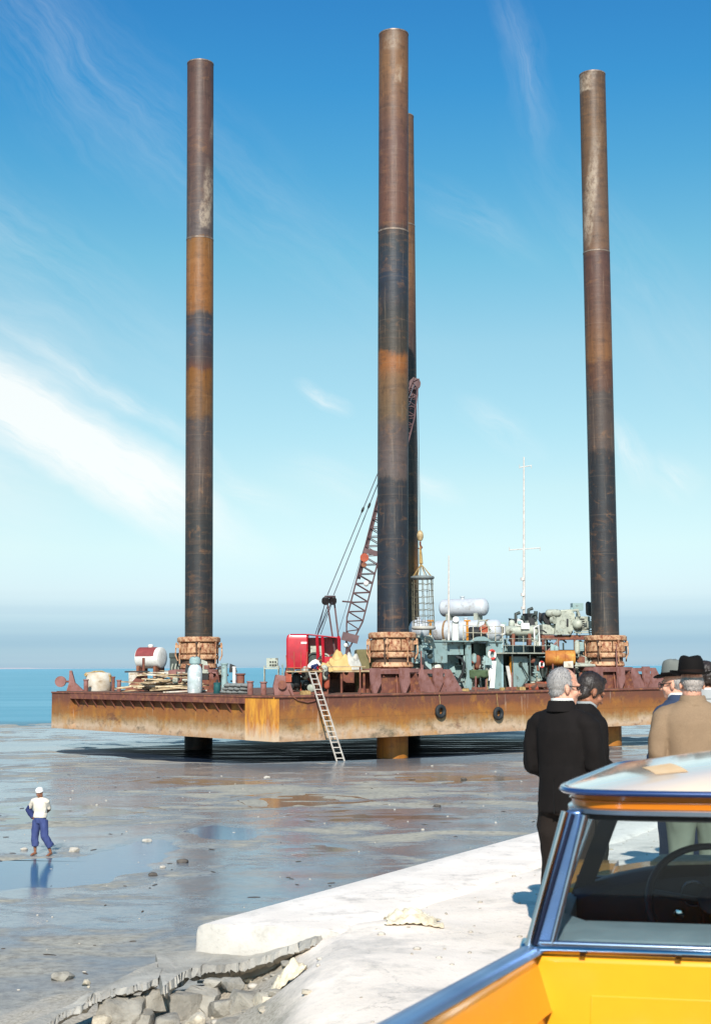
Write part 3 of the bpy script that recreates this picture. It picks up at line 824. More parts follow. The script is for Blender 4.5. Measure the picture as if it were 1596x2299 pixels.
M_RUST = mat('red_rust', (126, 76, 62), (98, 56, 46), rough=0.85, sc=1.5, dirt=(150, 98, 60), dsc=3, bump=0.3, bsc=8)
M_RUSTP = mat('pinkish_primer', (146, 104, 98), (118, 76, 68), rough=0.8, sc=1.2, dirt=(112, 62, 44), dsc=2.5, bump=0.2, bsc=8)
M_OCHRE = mat('ochre_rust', (206, 138, 36), (172, 104, 34), rough=0.8, sc=1.0, stretch=(2, 2, 0.35), dirt=(206, 178, 140), dsc=1.2, dlo=0.55, dhi=0.75, bump=0.3, bsc=6)
def pad_mat():
    m = mat('ochre_pad', (214, 148, 50), (176, 106, 42), rough=0.8, sc=1.4, stretch=(2, 2, 0.5), lo=0.4, hi=0.62, dirt=(150, 96, 52), dsc=2.2, dlo=0.52, dhi=0.68, bump=0.4, bsc=6)
    t = m.node_tree; N = NT(t); b = [n for n in t.nodes if n.type == 'BSDF_PRINCIPLED'][0]; old = b.inputs['Base Color'].links[0].from_socket
    pos = N.n('ShaderNodeNewGeometry').outputs['Position']; sp = N.n('ShaderNodeSeparateXYZ'); N.l(pos, sp.inputs[0])
    h = N.math('ADD', N.math('MULTIPLY', N.math('SUBTRACT', sp.outputs[2], ZB), 1/(ZD-ZB)), N.math('MULTIPLY', N.math('SUBTRACT', N.noise(N.mapping(pos, scale=(2, 2, 0.8)), 1.0, 7, 0.7), 0.5), 0.9))
    N.l(N.mix(N.ramp(h, [(0.08, 0.85), (0.45, 0.0)]), old, rgb((206, 182, 154))), b.inputs['Base Color']); return m
M_PAD = pad_mat()
M_DECK = mat('deck_plate', (120, 84, 66), (86, 62, 52), rough=0.9, sc=0.9, bump=0.3, bsc=6)
M_DARK = mat('dark_grease', (40, 38, 38), (24, 24, 25), rough=0.6, sc=3)
M_JACK = mat('jack_primer', (204, 166, 130), (172, 126, 88), rough=0.75, sc=2.6, dirt=(128, 68, 42), dsc=4.5, dlo=0.46, dhi=0.62, bump=0.2, bsc=8)
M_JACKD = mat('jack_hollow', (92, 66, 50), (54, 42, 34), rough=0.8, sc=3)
M_WHITE = mat('white_paint', (226, 224, 218), (206, 202, 194), rough=0.6, sc=3)
M_SILVER = mat('silver_paint', (204, 206, 208), (184, 186, 190), rough=0.42, metal=0.15, sc=1.2, dirt=(142, 134, 124), dsc=1.8, dlo=0.55, dhi=0.72)
M_GREEN = mat('sea_green_paint', (146, 168, 166), (128, 152, 150), rough=0.65, sc=1.0, dirt=(98, 96, 84), dsc=2.4, dlo=0.55, dhi=0.68, bump=0.1, bsc=5)
M_GGREY = mat('machine_grey', (178, 180, 164), (146, 150, 138), rough=0.6, sc=2.2, dirt=(86, 80, 66), dsc=3.2, dlo=0.53, dhi=0.66)
M_DGREEN = mat('engine_green', (62, 74, 68), (38, 46, 44), rough=0.6, sc=3)
M_TEAL = mat('teal_drum', (34, 92, 92), (26, 70, 74), rough=0.5, sc=3)
M_RED = mat('crane_red', (186, 28, 44), (160, 22, 40), rough=0.38, sc=1.5, coat=0.2, dirt=(148, 46, 52), dsc=2.0, dlo=0.56, dhi=0.75)
M_BOOM = mat('boom_maroon', (106, 80, 80), (84, 64, 66), rough=0.7, sc=2)
M_CABLE = mat('wire_rope', (84, 86, 96), (70, 70, 78), rough=0.5, metal=0.3)
M_OLIVE = mat('olive_canvas', (116, 108, 74), (98, 92, 62), rough=0.9, sc=1.8, bump=0.5, bsc=4)
M_YELTARP = mat('yellow_tarp', (204, 172, 112), (186, 150, 92), rough=0.8, sc=2, bump=0.3, bsc=6)
M_GRYTARP = mat('grey_tarp', (186, 182, 172), (156, 152, 144), rough=0.8, sc=2, bump=0.3, bsc=6)
M_WOOD = mat('weathered_timber', (186, 162, 126), (122, 100, 74), rough=0.85, sc=2.5, stretch=(1, 1, 1))
M_RUBBER = mat('tyre_rubber', (38, 42, 44), (24, 27, 29), rough=0.75, sc=5)
M_ALU = mat('ladder_aluminium', (206, 196, 184), (180, 170, 158), rough=0.5, metal=0.2)
M_YRUST = mat('yellow_rust_drum', (190, 124, 44), (150, 84, 34), rough=0.75, sc=1.6, dirt=(196, 160, 74), dsc=2.0, bump=0.2, bsc=5)
M_CONC = mat('stained_concrete', (206, 200, 188), (176, 160, 138), rough=0.9, sc=1.6, dirt=(120, 92, 64), dsc=1.8, dlo=0.56, dhi=0.7)
M_SACK = mat('cement_sack', (124, 126, 122), (98, 100, 98), rough=0.9, sc=3)
M_ORED = mat('red_lead', (172, 84, 56), (142, 64, 44), rough=0.8, sc=3)
M_ROPE = mat('manila_rope', (176, 148, 96), (136, 108, 66), rough=0.9, sc=8)
M_TOWN = mat('dull_red_paint', (142, 62, 60), (120, 50, 50), rough=0.7, sc=2)

barge = thing('barge', 'long rust-streaked steel jack-up barge standing above the mud on tall tubular legs', 'barge', B(0, 0, ZB), BA)
HH = ZD-ZB
h = MB()
# hull block: raked right end, recessed left face between two end pads
top = [(0.0, 0.0), (UL, 0.0), (UL, VL), (0.0, VL)]
hb = [h.v((x, y, 0)) for x, y in ((0.32, 0.0), (UL-1.3, 0.0), (UL-1.3, VL), (0.32, VL))]
ht = [h.v((x, y, HH)) for x, y in ((0.32, 0.0), (UL, 0.0), (UL, VL), (0.32, VL))]
for a, b in ((0, 1), (1, 2), (2, 3), (3, 0)): h.f((hb[a], hb[b], ht[b], ht[a]))
h.f(ht); h.f(list(reversed(hb)))
h.build('hull', M_HULL, barge, 30)
m = MB(); m.bx(0.30, -0.03, HH+0.003, UL-0.1, VL-0.02, HH+0.035); m.build('deck', M_DECK, barge, 0)
m = MB(); m.bx(-0.02, -0.02, 0.02, 0.33, 2.6, HH-0.02); m.build('corner_pad', M_PAD, barge, 0)
m = MB(); m.bx(-0.02, VL-2.5, 0.03, 0.33, VL+0.01, HH-0.02); m.build('end_pad', M_HULL, barge, 0)
m = MB(); m.bx(-0.05, 2.6, HH-0.42, 0.36, VL-2.5, HH-0.10); m.build('fender_ledge', M_RUST, barge, 0)
for i in range(17):
    y = 3.3+i*(VL-6.4)/16; m = MB()
    m.prism([(0.335, HH-0.42), (-0.04, HH-0.42), (0.335, HH-1.0)], (0, y, 0), (1, 0, 0), (0, 0, 1), 0.05)
    m.build('ledge_bracket', M_RUST, barge, 0)
m = MB(); m.tube([(0, -0.03, HH-0.05), (UL-0.1, -0.03, HH-0.05)], 0.07, 6); m.tube([(-0.03, 0, HH-0.05), (-0.03, VL, HH-0.05)], 0.06, 6)
m.build('edge_rail', M_RUST, barge)
m = MB()
for x in (4.7, 9.4, 14.1, 18.8, 23.5, 28.2): m.bx(x-0.03, -0.012, 0.05, x+0.03, 0.01, HH-0.1)
m.bx(0.4, -0.010, HH*0.5-0.02, UL-0.8, 0.01, HH*0.5+0.02)
m.build('plate_seams', M_HULL, barge, 0)

# ---------------------------------------------------------------- the four legs
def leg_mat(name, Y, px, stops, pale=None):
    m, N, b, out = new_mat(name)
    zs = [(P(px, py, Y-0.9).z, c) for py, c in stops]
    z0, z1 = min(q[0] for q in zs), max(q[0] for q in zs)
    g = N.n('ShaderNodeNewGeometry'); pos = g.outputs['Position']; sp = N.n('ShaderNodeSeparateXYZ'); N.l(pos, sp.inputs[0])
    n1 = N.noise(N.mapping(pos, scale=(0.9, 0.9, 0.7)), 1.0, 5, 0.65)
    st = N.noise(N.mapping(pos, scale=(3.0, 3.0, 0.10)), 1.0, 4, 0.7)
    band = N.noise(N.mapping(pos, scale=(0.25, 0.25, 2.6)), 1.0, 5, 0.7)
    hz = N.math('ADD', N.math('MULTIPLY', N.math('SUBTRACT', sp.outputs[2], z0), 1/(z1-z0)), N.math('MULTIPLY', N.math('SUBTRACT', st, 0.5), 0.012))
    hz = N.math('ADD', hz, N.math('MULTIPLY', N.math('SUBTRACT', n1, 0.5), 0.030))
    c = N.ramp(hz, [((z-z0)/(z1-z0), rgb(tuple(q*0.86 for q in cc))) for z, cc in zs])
    c = N.mix(N.ramp(n1, [(0.54, 0.0), (0.72, 0.40)]), c, N.mix(0.45, c, rgb((120, 80, 48))))
    c = N.mix(N.ramp(st, [(0.52, 0.0), (0.70, 0.55)]), c, N.mix(0.7, c, rgb((42, 34, 32))))
    c = N.mix(N.ramp(band, [(0.56, 0.0), (0.66, 0.40)]), c, N.mix(0.40, c, rgb((124, 88, 58))))
    mot = N.noise(N.mapping(pos, (2, 5, 1), scale=(3.2, 3.2, 2.2)), 1.0, 7, 0.72); mo2 = N.noise(N.mapping(pos, (9, 5, 4), scale=(1.1, 1.1, 1.9)), 1.0, 7, 0.7, 0.8)
    c = N.mix(N.ramp(mot, [(0.52, 0.0), (0.66, 0.6)]), c, N.mix(0.6, c, rgb((34, 28, 27))))
    c = N.mix(N.ramp(mo2, [(0.55, 0.0), (0.66, 0.5)]), c, N.mix(0.5, c, rgb((150, 104, 62))))
    c = N.mix(N.ramp(N.noise(N.mapping(pos, (4, 1, 8), scale=(5, 5, 0.22)), 1.0, 5, 0.7), [(0.58, 0.0), (0.68, 0.4)]), c, N.mix(0.5, c, rgb((160, 138, 116))))
    fz = N.math('ABSOLUTE', N.math('SUBTRACT', N.math('FRACT', N.math('ADD', N.math('MULTIPLY', sp.outputs[2], 0.38), N.math('MULTIPLY', n1, 0.02))), 0.5))
    c = N.mix(N.math('MULTIPLY', N.ramp(fz, [(0.0, 1.0), (0.014, 0.0)]), 0.22), c, rgb((128, 104, 84)))
    b2 = N.noise(N.mapping(pos, (6, 1, 3), scale=(0.35, 0.35, 1.5)), 1.0, 7, 0.72)
    c = N.mix(N.ramp(b2, [(0.52, 0.0), (0.62, 0.5)]), c, N.mix(0.6, c, rgb((46, 38, 36))))
    if pale:     # bleached scaly patches
        for (pz0, pz1, ang, wd, amt) in pale:
            za, zb = P(px, pz1, Y).z, P(px, pz0, Y).z
            hh = N.ramp(N.math('ADD', N.math('MULTIPLY', N.math('SUBTRACT', sp.outputs[2], za), 1/(zb-za)), N.math('MULTIPLY', N.math('SUBTRACT', n1, 0.5), 0.5)), [(0.0, 0.0), (0.12, 1.0), (0.6, 0.8), (1.0, 0.0)])
            dx = N.math('SUBTRACT', sp.outputs[0], kx(px)*Y+ang)
            sl = N.math('SUBTRACT', dx, N.math('MULTIPLY', N.math('SUBTRACT', sp.outputs[2], za), 0.10))
            kk = N.ramp(N.math('ADD', N.math('MULTIPLY', N.math('ABSOLUTE', sl), 1/wd), N.math('MULTIPLY', N.math('SUBTRACT', n1, 0.5), 1.6)), [(0.5, 1.0), (1.0, 0.0)])
            c = N.mix(N.math('MULTIPLY', N.math('MULTIPLY', N.math('MULTIPLY', hh, kk), N.ramp(mot, [(0.38, 0.15), (0.58, 1.0)])), amt*0.85), c, rgb((184, 164, 142)))
    N.l(c, b.inputs['Base Color']); b.inputs['Roughness'].default_value = 0.52; b.inputs['Specular IOR Level'].default_value = 0.4
    bp = N.n('ShaderNodeBump'); bp.inputs['Strength'].default_value = 0.35; bp.inputs['Distance'].default_value = 0.05
    N.l(N.math('ADD', n1, band), bp.inputs['Height']); N.l(bp.outputs[0], b.inputs['Normal'])
    return m
BRN, RSTB, BLUE, BLK, ORG = (112, 76, 60), (134, 88, 56), (48, 56, 68), (42, 42, 46), (176, 104, 44)
LEG_R = 0.915
def leg(label, Yd, pxb, pxt, pyt, pyj, mat_, zbot=-5.5, pyw=None):
    b0 = P(pxb, 1500, Yd); t0 = P(pxt, pyt, Yd); t0.z = P(pxt, pyt, Yd-LEG_R).z; d = (t0-b0)
    base = b0+d*((zbot-b0.z)/d.z)
    r = thing('jack_up_leg', label, 'leg', base, 0, 'tubular legs of the barge')
    j = P(0.5*(pxb+pxt), pyj, Yd-LEG_R).z; at = lambda z: b0+d*((z-b0.z)/d.z)
    def cyl(name, z0, z1, rad, mm, cap=True):
        k = MB(); k.tube([at(z0), at((z0+z1)/2), at(z1)], rad, 40, cap); return k.build(name, mm, r, 40, world=True)
    lowr = cyl('lower_tube', zbot, j-0.06, LEG_R, mat_)
    k = MB(); k.tube([at(j-0.05), at(j+0.05)], LEG_R+0.012, 40); k.build('weld_ring', M_RING, r, 40, world=True)
    k = MB(); tp = at(t0.z); n = 40; ax = d.normalized()
    rim = at(t0.z-0.02)
    k.tube([at(j+0.06), at(t0.z-0.3), at(t0.z)], LEG_R-0.012, 40, False)
    k.tube([at(t0.z), at(t0.z-0.6)], LEG_R-0.07, 40, False)
    k.build('upper_tube', mat_, r, 40, world=True)
    k = MB(); rg = []
    for q, rad in ((at(t0.z-0.08), LEG_R+0.004), (at(t0.z+0.002), LEG_R+0.004), (at(t0.z+0.002), LEG_R-0.075), (at(t0.z-0.08), LEG_R-0.075)):
        rg.append([q+V((math.cos(2*math.pi*i/40), math.sin(2*math.pi*i/40), 0))*rad for i in range(40)])
    k.rings(rg, False, True); k.build('rim', M_RING, r, 30, world=True)
    return r, at
M_RING = mat('weld_ring_metal', (150, 132, 118), (104, 84, 70), rough=0.5, metal=0.3, sc=4)
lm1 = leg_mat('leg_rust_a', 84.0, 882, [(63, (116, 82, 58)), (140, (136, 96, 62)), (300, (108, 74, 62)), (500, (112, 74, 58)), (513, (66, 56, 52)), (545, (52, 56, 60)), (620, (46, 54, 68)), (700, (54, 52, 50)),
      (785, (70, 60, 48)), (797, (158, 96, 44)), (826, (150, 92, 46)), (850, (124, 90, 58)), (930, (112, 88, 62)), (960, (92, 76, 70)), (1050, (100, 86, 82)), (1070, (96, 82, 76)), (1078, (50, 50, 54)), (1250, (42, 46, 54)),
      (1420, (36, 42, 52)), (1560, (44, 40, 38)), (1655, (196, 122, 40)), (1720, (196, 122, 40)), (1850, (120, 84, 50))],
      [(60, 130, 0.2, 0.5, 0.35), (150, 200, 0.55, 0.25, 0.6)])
lm2 = leg_mat('leg_rust_shade_b', 94.0, 447, [(130, (92, 64, 54)), (300, (104, 74, 64)), (420, (92, 72, 66)), (528, (96, 82, 78)), (534, (140, 92, 42)), (600, (150, 96, 46)), (690, (150, 94, 42)), (705, (72, 62, 60)), (740, (62, 66, 78)), (800, (74, 60, 58)),
      (825, (104, 64, 46)), (833, (134, 84, 30)), (930, (118, 82, 48)), (945, (78, 66, 62)), (1060, (86, 70, 62)), (1130, (74, 64, 58)), (1145, (54, 54, 52)), (1330, (48, 48, 50)), (1440, (60, 56, 48)), (1560, (30, 30, 32)), (1850, (26, 26, 28))],  # near-black foot: shade under the hull put into the rust colour
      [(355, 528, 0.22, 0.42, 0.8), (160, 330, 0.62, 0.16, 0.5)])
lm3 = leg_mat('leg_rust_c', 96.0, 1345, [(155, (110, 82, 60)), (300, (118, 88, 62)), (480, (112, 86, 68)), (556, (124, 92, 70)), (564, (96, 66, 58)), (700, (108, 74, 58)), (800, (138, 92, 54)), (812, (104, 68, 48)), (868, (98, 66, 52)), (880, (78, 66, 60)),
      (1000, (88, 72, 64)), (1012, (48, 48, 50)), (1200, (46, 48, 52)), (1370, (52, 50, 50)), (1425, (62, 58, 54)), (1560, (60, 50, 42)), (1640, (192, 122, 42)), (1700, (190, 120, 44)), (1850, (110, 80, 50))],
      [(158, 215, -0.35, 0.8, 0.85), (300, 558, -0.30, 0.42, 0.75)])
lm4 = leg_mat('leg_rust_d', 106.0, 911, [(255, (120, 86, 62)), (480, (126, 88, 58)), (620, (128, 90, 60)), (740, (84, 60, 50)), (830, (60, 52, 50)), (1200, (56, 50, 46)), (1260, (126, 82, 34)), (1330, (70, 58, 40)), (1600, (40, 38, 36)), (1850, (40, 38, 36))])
L1, at1 = leg('tallest rust-banded tubular leg, nearest to the ladder and in front of another leg', 84.0, 881, 883.5, 63, 512, lm1)
L2, at2 = leg('rusty tubular leg behind the white tank, with a pale scaly streak below its top', 94.0, 446.5, 450.5, 131, 530, lm2)
L3, at3 = leg('rusty tubular leg near the raked end of the barge, pale flaking patch at its tip', 96.0, 1360, 1328.5, 156, 560, lm3)
L4, at4 = leg('half-hidden rusty leg standing behind the tallest leg', 106.0, 914, 902, 252, 500, lm4)

# ---------------------------------------------------------------- jack housings round the legs
def build_jack(label, base):
    r = thing('jack_housing', label, 'jack', base, BA, 'leg jacks on the barge deck')
    k = MB(); k.lathe([(0.95, 1.74), (1.34, 1.74), (1.42, 1.80), (1.42, 2.02), (1.32, 2.10), (0.95, 2.10)], 40); k.build('top_ring', M_JACK, r, 30)
    for i in range(10):
        a0 = 2*math.pi*i/10+0.035; a1 = 2*math.pi*(i+1)/10-0.035
        k = MB(); rg = []
        for (rad, z) in ((1.05, 0.98), (1.22, 0.98), (1.30, 1.06), (1.30, 1.62), (1.20, 1.72), (1.05, 1.72)):
            rg.append([(rad*math.cos(a0+(a1-a0)*t/5), rad*math.sin(a0+(a1-a0)*t/5), z) for t in range(6)])
        rr = [[k.v(c) for c in q] for q in rg]
        for q0, q1 in zip(rr, rr[1:]+rr[:1]):
            for t in range(5): k.f((q0[t], q0[t+1], q1[t+1], q1[t]))
        k.f([q[0] for q in rr]); k.f([q[-1] for q in rr])
        k.build('gripper_shell', M_JACK, r, 30)
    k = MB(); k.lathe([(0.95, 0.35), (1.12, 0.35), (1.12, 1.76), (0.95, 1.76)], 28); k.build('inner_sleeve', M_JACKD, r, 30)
    k = MB(); k.lathe([(0.96, 0.62), (1.24, 0.62), (1.30, 0.68), (1.30, 0.88), (1.24, 0.94), (0.96, 0.94)], 40); k.build('middle_ring', M_JACK, r, 30)
    k = MB(); k.lathe([(0.96, 0.0), (1.10, 0.0), (1.24, 0.10), (1.18, 0.34), (0.96, 0.40)], 40); k.build('lower_ring', M_JACK, r, 30)
    for i in range(6):
        a = 2*math.pi*(i+0.5)/6; c, s_ = math.cos(a), math.sin(a)
        k = MB(); k.tube([(1.35*c, 1.35*s_, 0.35), (1.37*c, 1.37*s_, 1.80)], 0.045, 8); k.box((1.36*c, 1.36*s_, 1.70), (0.12, 0.14, 0.10), a); k.box((1.34*c, 1.34*s_, 0.78), (0.13, 0.15, 0.10), a)
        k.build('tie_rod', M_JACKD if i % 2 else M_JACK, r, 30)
    for i in range(4):
        a = 2*math.pi*i/4+0.65; c, s_ = math.cos(a), math.sin(a)
        k = MB(); k.box((1.42*c, 1.42*s_, 1.50), (0.24, 0.20, 0.22), a); k.tube([(1.50*c, 1.50*s_, 1.40), (1.52*c, 1.52*s_, 0.9), (1.36*c, 1.36*s_, 0.55)], 0.045, 8); k.sph((1.46*c, 1.46*s_, 1.66), 0.08, 10, 6)
        k.build('valve_box', M_JACK, r, 20)
    return r
def jack_at(at_, z): q = at_(z); return V((q.x, q.y, z))
J1 = build_jack('pale salmon-pink jack collar round the tallest leg, beside the olive canvas', jack_at(at1, 1.62))
copy_tree(J1, jack_at(at2, 1.62), BA+0.35, 'weathered tan jack collar round the leg behind the white tank')
copy_tree(J1, jack_at(at3, 1.62), BA-0.2, 'salmon jack collar round the leg next to the rusty drum')
copy_tree(J1, jack_at(at4, 1.62), BA+0.9, 'jack collar of the rear leg, hidden behind the tallest leg')

def foundation(label, at_, full=True):
    q = at_(ZD); r = thing('leg_foundation', label, 'foundation', V((q.x, q.y, ZD)), BA, 'braced steel pedestals under the jacks')
    k = MB(); k.lathe([(0.98, 0.03), (1.40, 0.03), (1.40, 1.20), (0.98, 1.20)], 28); k.build('pedestal', M_RUST, r, 30)
    k = MB(); k.lathe([(0.98, 1.20), (1.75, 1.20), (1.75, 1.42), (0.98, 1.42)], 32); k.build('collar', M_RUSTP, r, 30)
    for i in range(8):
        a = 2*math.pi*i/8+0.2; c = V((math.cos(a), math.sin(a), 0))
        k = MB(); k.prism([(1.38, 1.18), (1.74, 1.18), (2.05, 0.03), (1.38, 0.03)], (0, 0, 0), c, (0, 0, 1), 0.06); k.build('gusset', M_RUST, r, 0)
    if full:
        for x0, sgn in ((-2.75, 1), (-0.55, 1), (2.05, 1)):
            k = MB(); k.prism([(-0.42, 1.45), (0.30, 1.45), (0.36, 0.62), (0.02, 0.04), (-0.22, 0.04), (-0.36, 0.7)], (x0, -1.72, 0), (1, 0, 0), (0, 0, 1), 0.14)
            k.build('horn_plate', M_RUSTP, r, 0)
        for x0 in (0.95, 3.0):
            k = MB(); k.prism([(-0.25, 1.35), (0.06, 1.35), (1.05, 0.04), (-0.75, 0.04), (-0.45, 0.55)], (x0, -1.66, 0), (1, 0, 0), (0, 0, 1), 0.12)
            k.build('brace_plate', M_RUSTP, r, 0)
        k = MB(); k.bx(-2.6, -1.62, 1.12, 3.1, -1.42, 1.36); k.build('cross_beam', M_RUSTP, r, 0)
        k = MB(); k.bx(-2.7, -1.40, 0.04, 3.2, -1.34, 0.95); k.build('web_plate', M_RUST, r, 0)
    return r
foundation('red-brown pedestal with horned bracing plates under the salmon-pink jack', at1)
foundation('rusty pedestal under the jack behind the lumber pile', at2, False)
foundation('red-brown pedestal with horned plates near the raked end of the barge', at3)
foundation('pedestal of the rear leg behind the sea-green deckhouse', at4, False)

# ---------------------------------------------------------------- fenders, ladder, chain
def tyre(px, py, label):
    u = uat(px, -0.16); z = zat(px, py, u, -0.16)
    r = thing('tyre_fender', label, 'tyre', B(u, -0.16, z-0.40), BA, 'old tyres hung on the hull')
    k = MB(); k.torus((0, 0, 0.40), 0.285, 0.125, 28, 10, Matrix.Rotation(math.pi/2, 3, 'X')); k.build('tread', M_RUBBER, r, 60)
    k = MB(); k.tube([(0.0, 0.02, 0.66), (0.01, 0.08, 1.2), (0.0, 0.14, ZD-z+0.40)], 0.018, 6); k.build('rope', M_ROPE, r)
tyre(988, 1597, 'black tyre fender hung on the hull directly below the sea-green deckhouse')
tyre(1117, 1602, 'black tyre fender hung lower on the hull, close to the men in dark suits')

lt, lf = P(701, 1508, 77.4), P(765, 1704, 76.6)
lf.z = mud_z(lf.x, lf.y)+0.02
lad = thing('ladder', 'long pale aluminium ladder leaning from the mud up to the barge deck', 'ladder', lf, 0)
side = V((1, 0.25, 0)).normalized()*0.21
for s_ in (-1, 1):
    k = MB(); k.tube([lf+side*s_, lt+side*s_*0.86], 0.042, 4); k.build('rail', M_ALU, lad, 0, world=True)
for i in range(17):
    t = (i+0.6)/17; c = lf.lerp(lt, t); k = MB(); w = 1-0.14*t
    k.tube([c-side*w, c+side*w], 0.026, 6); k.build('rung', M_ALU, lad, 60, world=True)
# slack chain drooping over the side
cq = [(648, 1548), (655, 1562), (668, 1572), (690, 1577), (705, 1574), (716, 1566)]
k = MB(); k.tube([B(uat(px, -0.07), -0.07, zat(px, py, uat(px, -0.07), -0.07)) for px, py in cq], 0.035, 6)
tag(k.build('mooring_chain', M_RUST), 'dark slack chain drooping down the hull beside the ladder top', 'chain')
# ================================================================== what stands on the deck
rnd = random.Random(11)
def dth(name, label, cat, px, v=None, u=None, z=ZD+0.035, yaw=None, group=None):
    if u is None: u = uat(px, v)
    else: v = vat(px, u)
    r = thing(name, label, cat, B(u, v, z), BA if yaw is None else yaw, group)
    r_info[r.name] = (u, v, B(u, v).y); return r
r_info = {}
def dY(r): return r_info[r.name][2]

# ---- along the left face
r = dth('towing_bracket', 'rusty triangular towing bracket with a round sheave at the far corner of the deck', 'bracket', 158, u=0.9, yaw=0)
k = MB(); k.prism([(-0.2, 0), (0.95, 0), (0.35, 0.55), (0.12, 1.35), (-0.02, 1.35), (-0.05, 0.5)], (0, 0, 0), (1, 0, 0), (0, 0, 1), 0.3); k.build('plate', M_RUSTP, r, 20)
k = MB(); k.lathe([(0.12, -0.12), (0.36, -0.12), (0.30, 0), (0.36, 0.12), (0.12, 0.12)], 20, (-0.62, 0, 0.62), Matrix.Rotation(math.pi/2, 3, 'X')); k.build('sheave', M_RUSTP, r, 30)
k = MB(); k.tube([(-0.62, 0, 0.62), (0, 0, 0.62)], 0.07, 8); k.build('axle', M_RUST, r)
def bollard(px, u, hgt, rad, label, m_=None):
    r = dth('bollard', label, 'bollard', px, u=u, yaw=0, group='stub bollards along the deck edge')
    k = MB(); k.lathe([(rad*0.95, 0), (rad, 0.1), (rad, hgt-0.08)], 16); k.build('post', m_ or M_RUSTP, r, 30)
    k = MB(); k.lathe([(rad*1.25, hgt-0.08), (rad*1.3, hgt-0.04), (rad*1.2, hgt)], 16); k.build('cap', m_ or M_RUSTP, r, 30)
bollard(194, 0.8, 0.78, 0.15, 'stub bollard between the towing bracket and the stained concrete block')
bollard(268, 1.4, 0.75, 0.13, 'brown stub bollard just past the stained concrete block')
bollard(255, 2.2, 0.95, 0.11, 'slim dark stub behind the stained concrete block', M_RUST)
bollard(562, 0.7, 0.75, 0.16, 'stub bollard nearer the sacks, first of the two at the yellow corner pad')
bollard(592, 0.9, 0.72, 0.16, 'stub bollard nearer the crane, second of the two at the yellow corner pad')

r = dth('concrete_sinker', 'pale round concrete sinker streaked brown with ropes thrown over it', 'sinker', 222, u=2.2, yaw=0)
k = MB(); k.lathe([(0.80, 0.0), (0.84, 0.1), (0.83, 1.05), (0.76, 1.18), (0.3, 1.26)], 24); k.jitter(0.03, 3); k.build('drum', M_CONC, r, 50)
k = MB()
for i in range(7):
    a0 = rnd.uniform(-0.5, 0.5)
    k.tube([(-0.8+a0*0.3, -0.25+0.1*i-0.25, 0.98+0.03*i), (-0.3, -0.45+0.12*i, 1.22+rnd.uniform(0, .06)), (0.25, -0.4+0.1*i, 1.24+rnd.uniform(0, .06)), (0.8, -0.35+0.08*i, 1.0+rnd.uniform(-.1, .1)), (0.84, -0.30, 0.6)], 0.05, 6)
k.build('rope_coil', M_ROPE, r)

r = dth('steel_gusset', 'rusty sloping triangular bracket standing in front of the lumber pile', 'bracket', 305, u=3.2, yaw=0.1)
k = MB(); k.prism([(-0.75, 0), (0.55, 0), (0.55, 1.25), (0.35, 1.25)], (0, 0, 0), (1, 0, 0), (0, 0, 1), 0.16); k.build('plate', M_RUST, r, 0)
k = MB(); k.bx(-0.7, -0.12, 1.2, 0.9, 0.12, 1.30); k.build('flange', M_DARK, r, 0)
k = MB(); k.tube([(0.50, 0, 1.2), (0.50, 0, 2.15)], 0.09, 8); k.build('pipe_stub', M_RUST, r)

# white and red-brown tank lying on a cradle
r = dth('storage_tank', 'fat white drum tank with a red-brown top lying by the dark engine', 'tank', 338, u=6.2, yaw=R(158))
Y_ = dY(r); zc = zat(345, 1477, *r_info[r.name][:2])-(ZD+0.035)
rot = Matrix.Rotation(math.pi/2, 3, 'Y')
k = MB(); k.lathe([(0.3, -0.98), (0.62, -0.95), (0.70, -0.90), (0.72, -0.8), (0.72, 0.78), (0.68, 0.86), (0.5, 0.92), (0.2, 0.94)], 32, (0, 0, zc), rot); k.build('shell', M_WHITE, r, 30)
k = MB(); n = 14
rg = []
for x in (-0.62, 0.80): rg.append([(x, 0.725*math.cos(R(8+164*i/n)), zc+0.725*math.sin(R(8+164*i/n))) for i in range(n+1)])
rr = [[k.v(c) for c in q] for q in rg]
for i in range(n): k.f((rr[0][i], rr[0][i+1], rr[1][i+1], rr[1][i]))
k.build('painted_top', M_TOWN, r, 60)
k = MB(); k.lathe([(0.16, 0), (0.2, 0.1), (0.2, 0.16), (0.1, 0.22)], 14, (0, 0, zc+0.7)); k.build('manhole', M_WHITE, r, 30)
k = MB(); k.bx(-0.75, -0.6, 0, -0.55, 0.6, zc-0.55); k.bx(0.55, -0.6, 0, 0.75, 0.6, zc-0.55); k.bx(-1, -.65, 0.0, 1, -.5, .15); k.build('cradle', M_RUST, r, 0)
k = MB(); k.box((0.9, 0.5, 0.85), (0.7, 0.5, 0.9)); k.jitter(0.09, 4); k.build('pump_unit', M_CONC, r, 30)

r = dth('diesel_engine', 'dark green diesel engine block between the white tank and the leg', 'engine', 408, u=6.6, yaw=0.05)
zt = zat(400, 1467, *r_info[r.name][:2])-ZD
k = MB(); k.bx(-0.75, -0.4, 0.2, 0.65, 0.4, zt-0.35); k.build('block', M_DGREEN, r, 0)
k = MB(); k.bx(-0.80, -0.45, zt-0.35, 0.75, 0.45, zt); k.build('hood', M_DGREEN, r, 0, bevel=0.05)
k = MB(); k.bx(0.66, -0.42, 0.9, 0.80, 0.42, zt-0.1); k.build('radiator', M_DARK, r, 0)
k = MB()
for i in range(6): k.tube([(-0.6+i*0.22, -0.42, 1.2), (-0.6+i*0.22, -0.52, 1.5), (-0.55+i*0.22, -0.45, 1.75)], 0.05, 6)
k.build('manifold', M_GGREY, r)
k = MB(); k.bx(-0.95, -0.5, 0, 0.9, 0.5, 0.2); k.build('skid', M_RUST, r, 0)

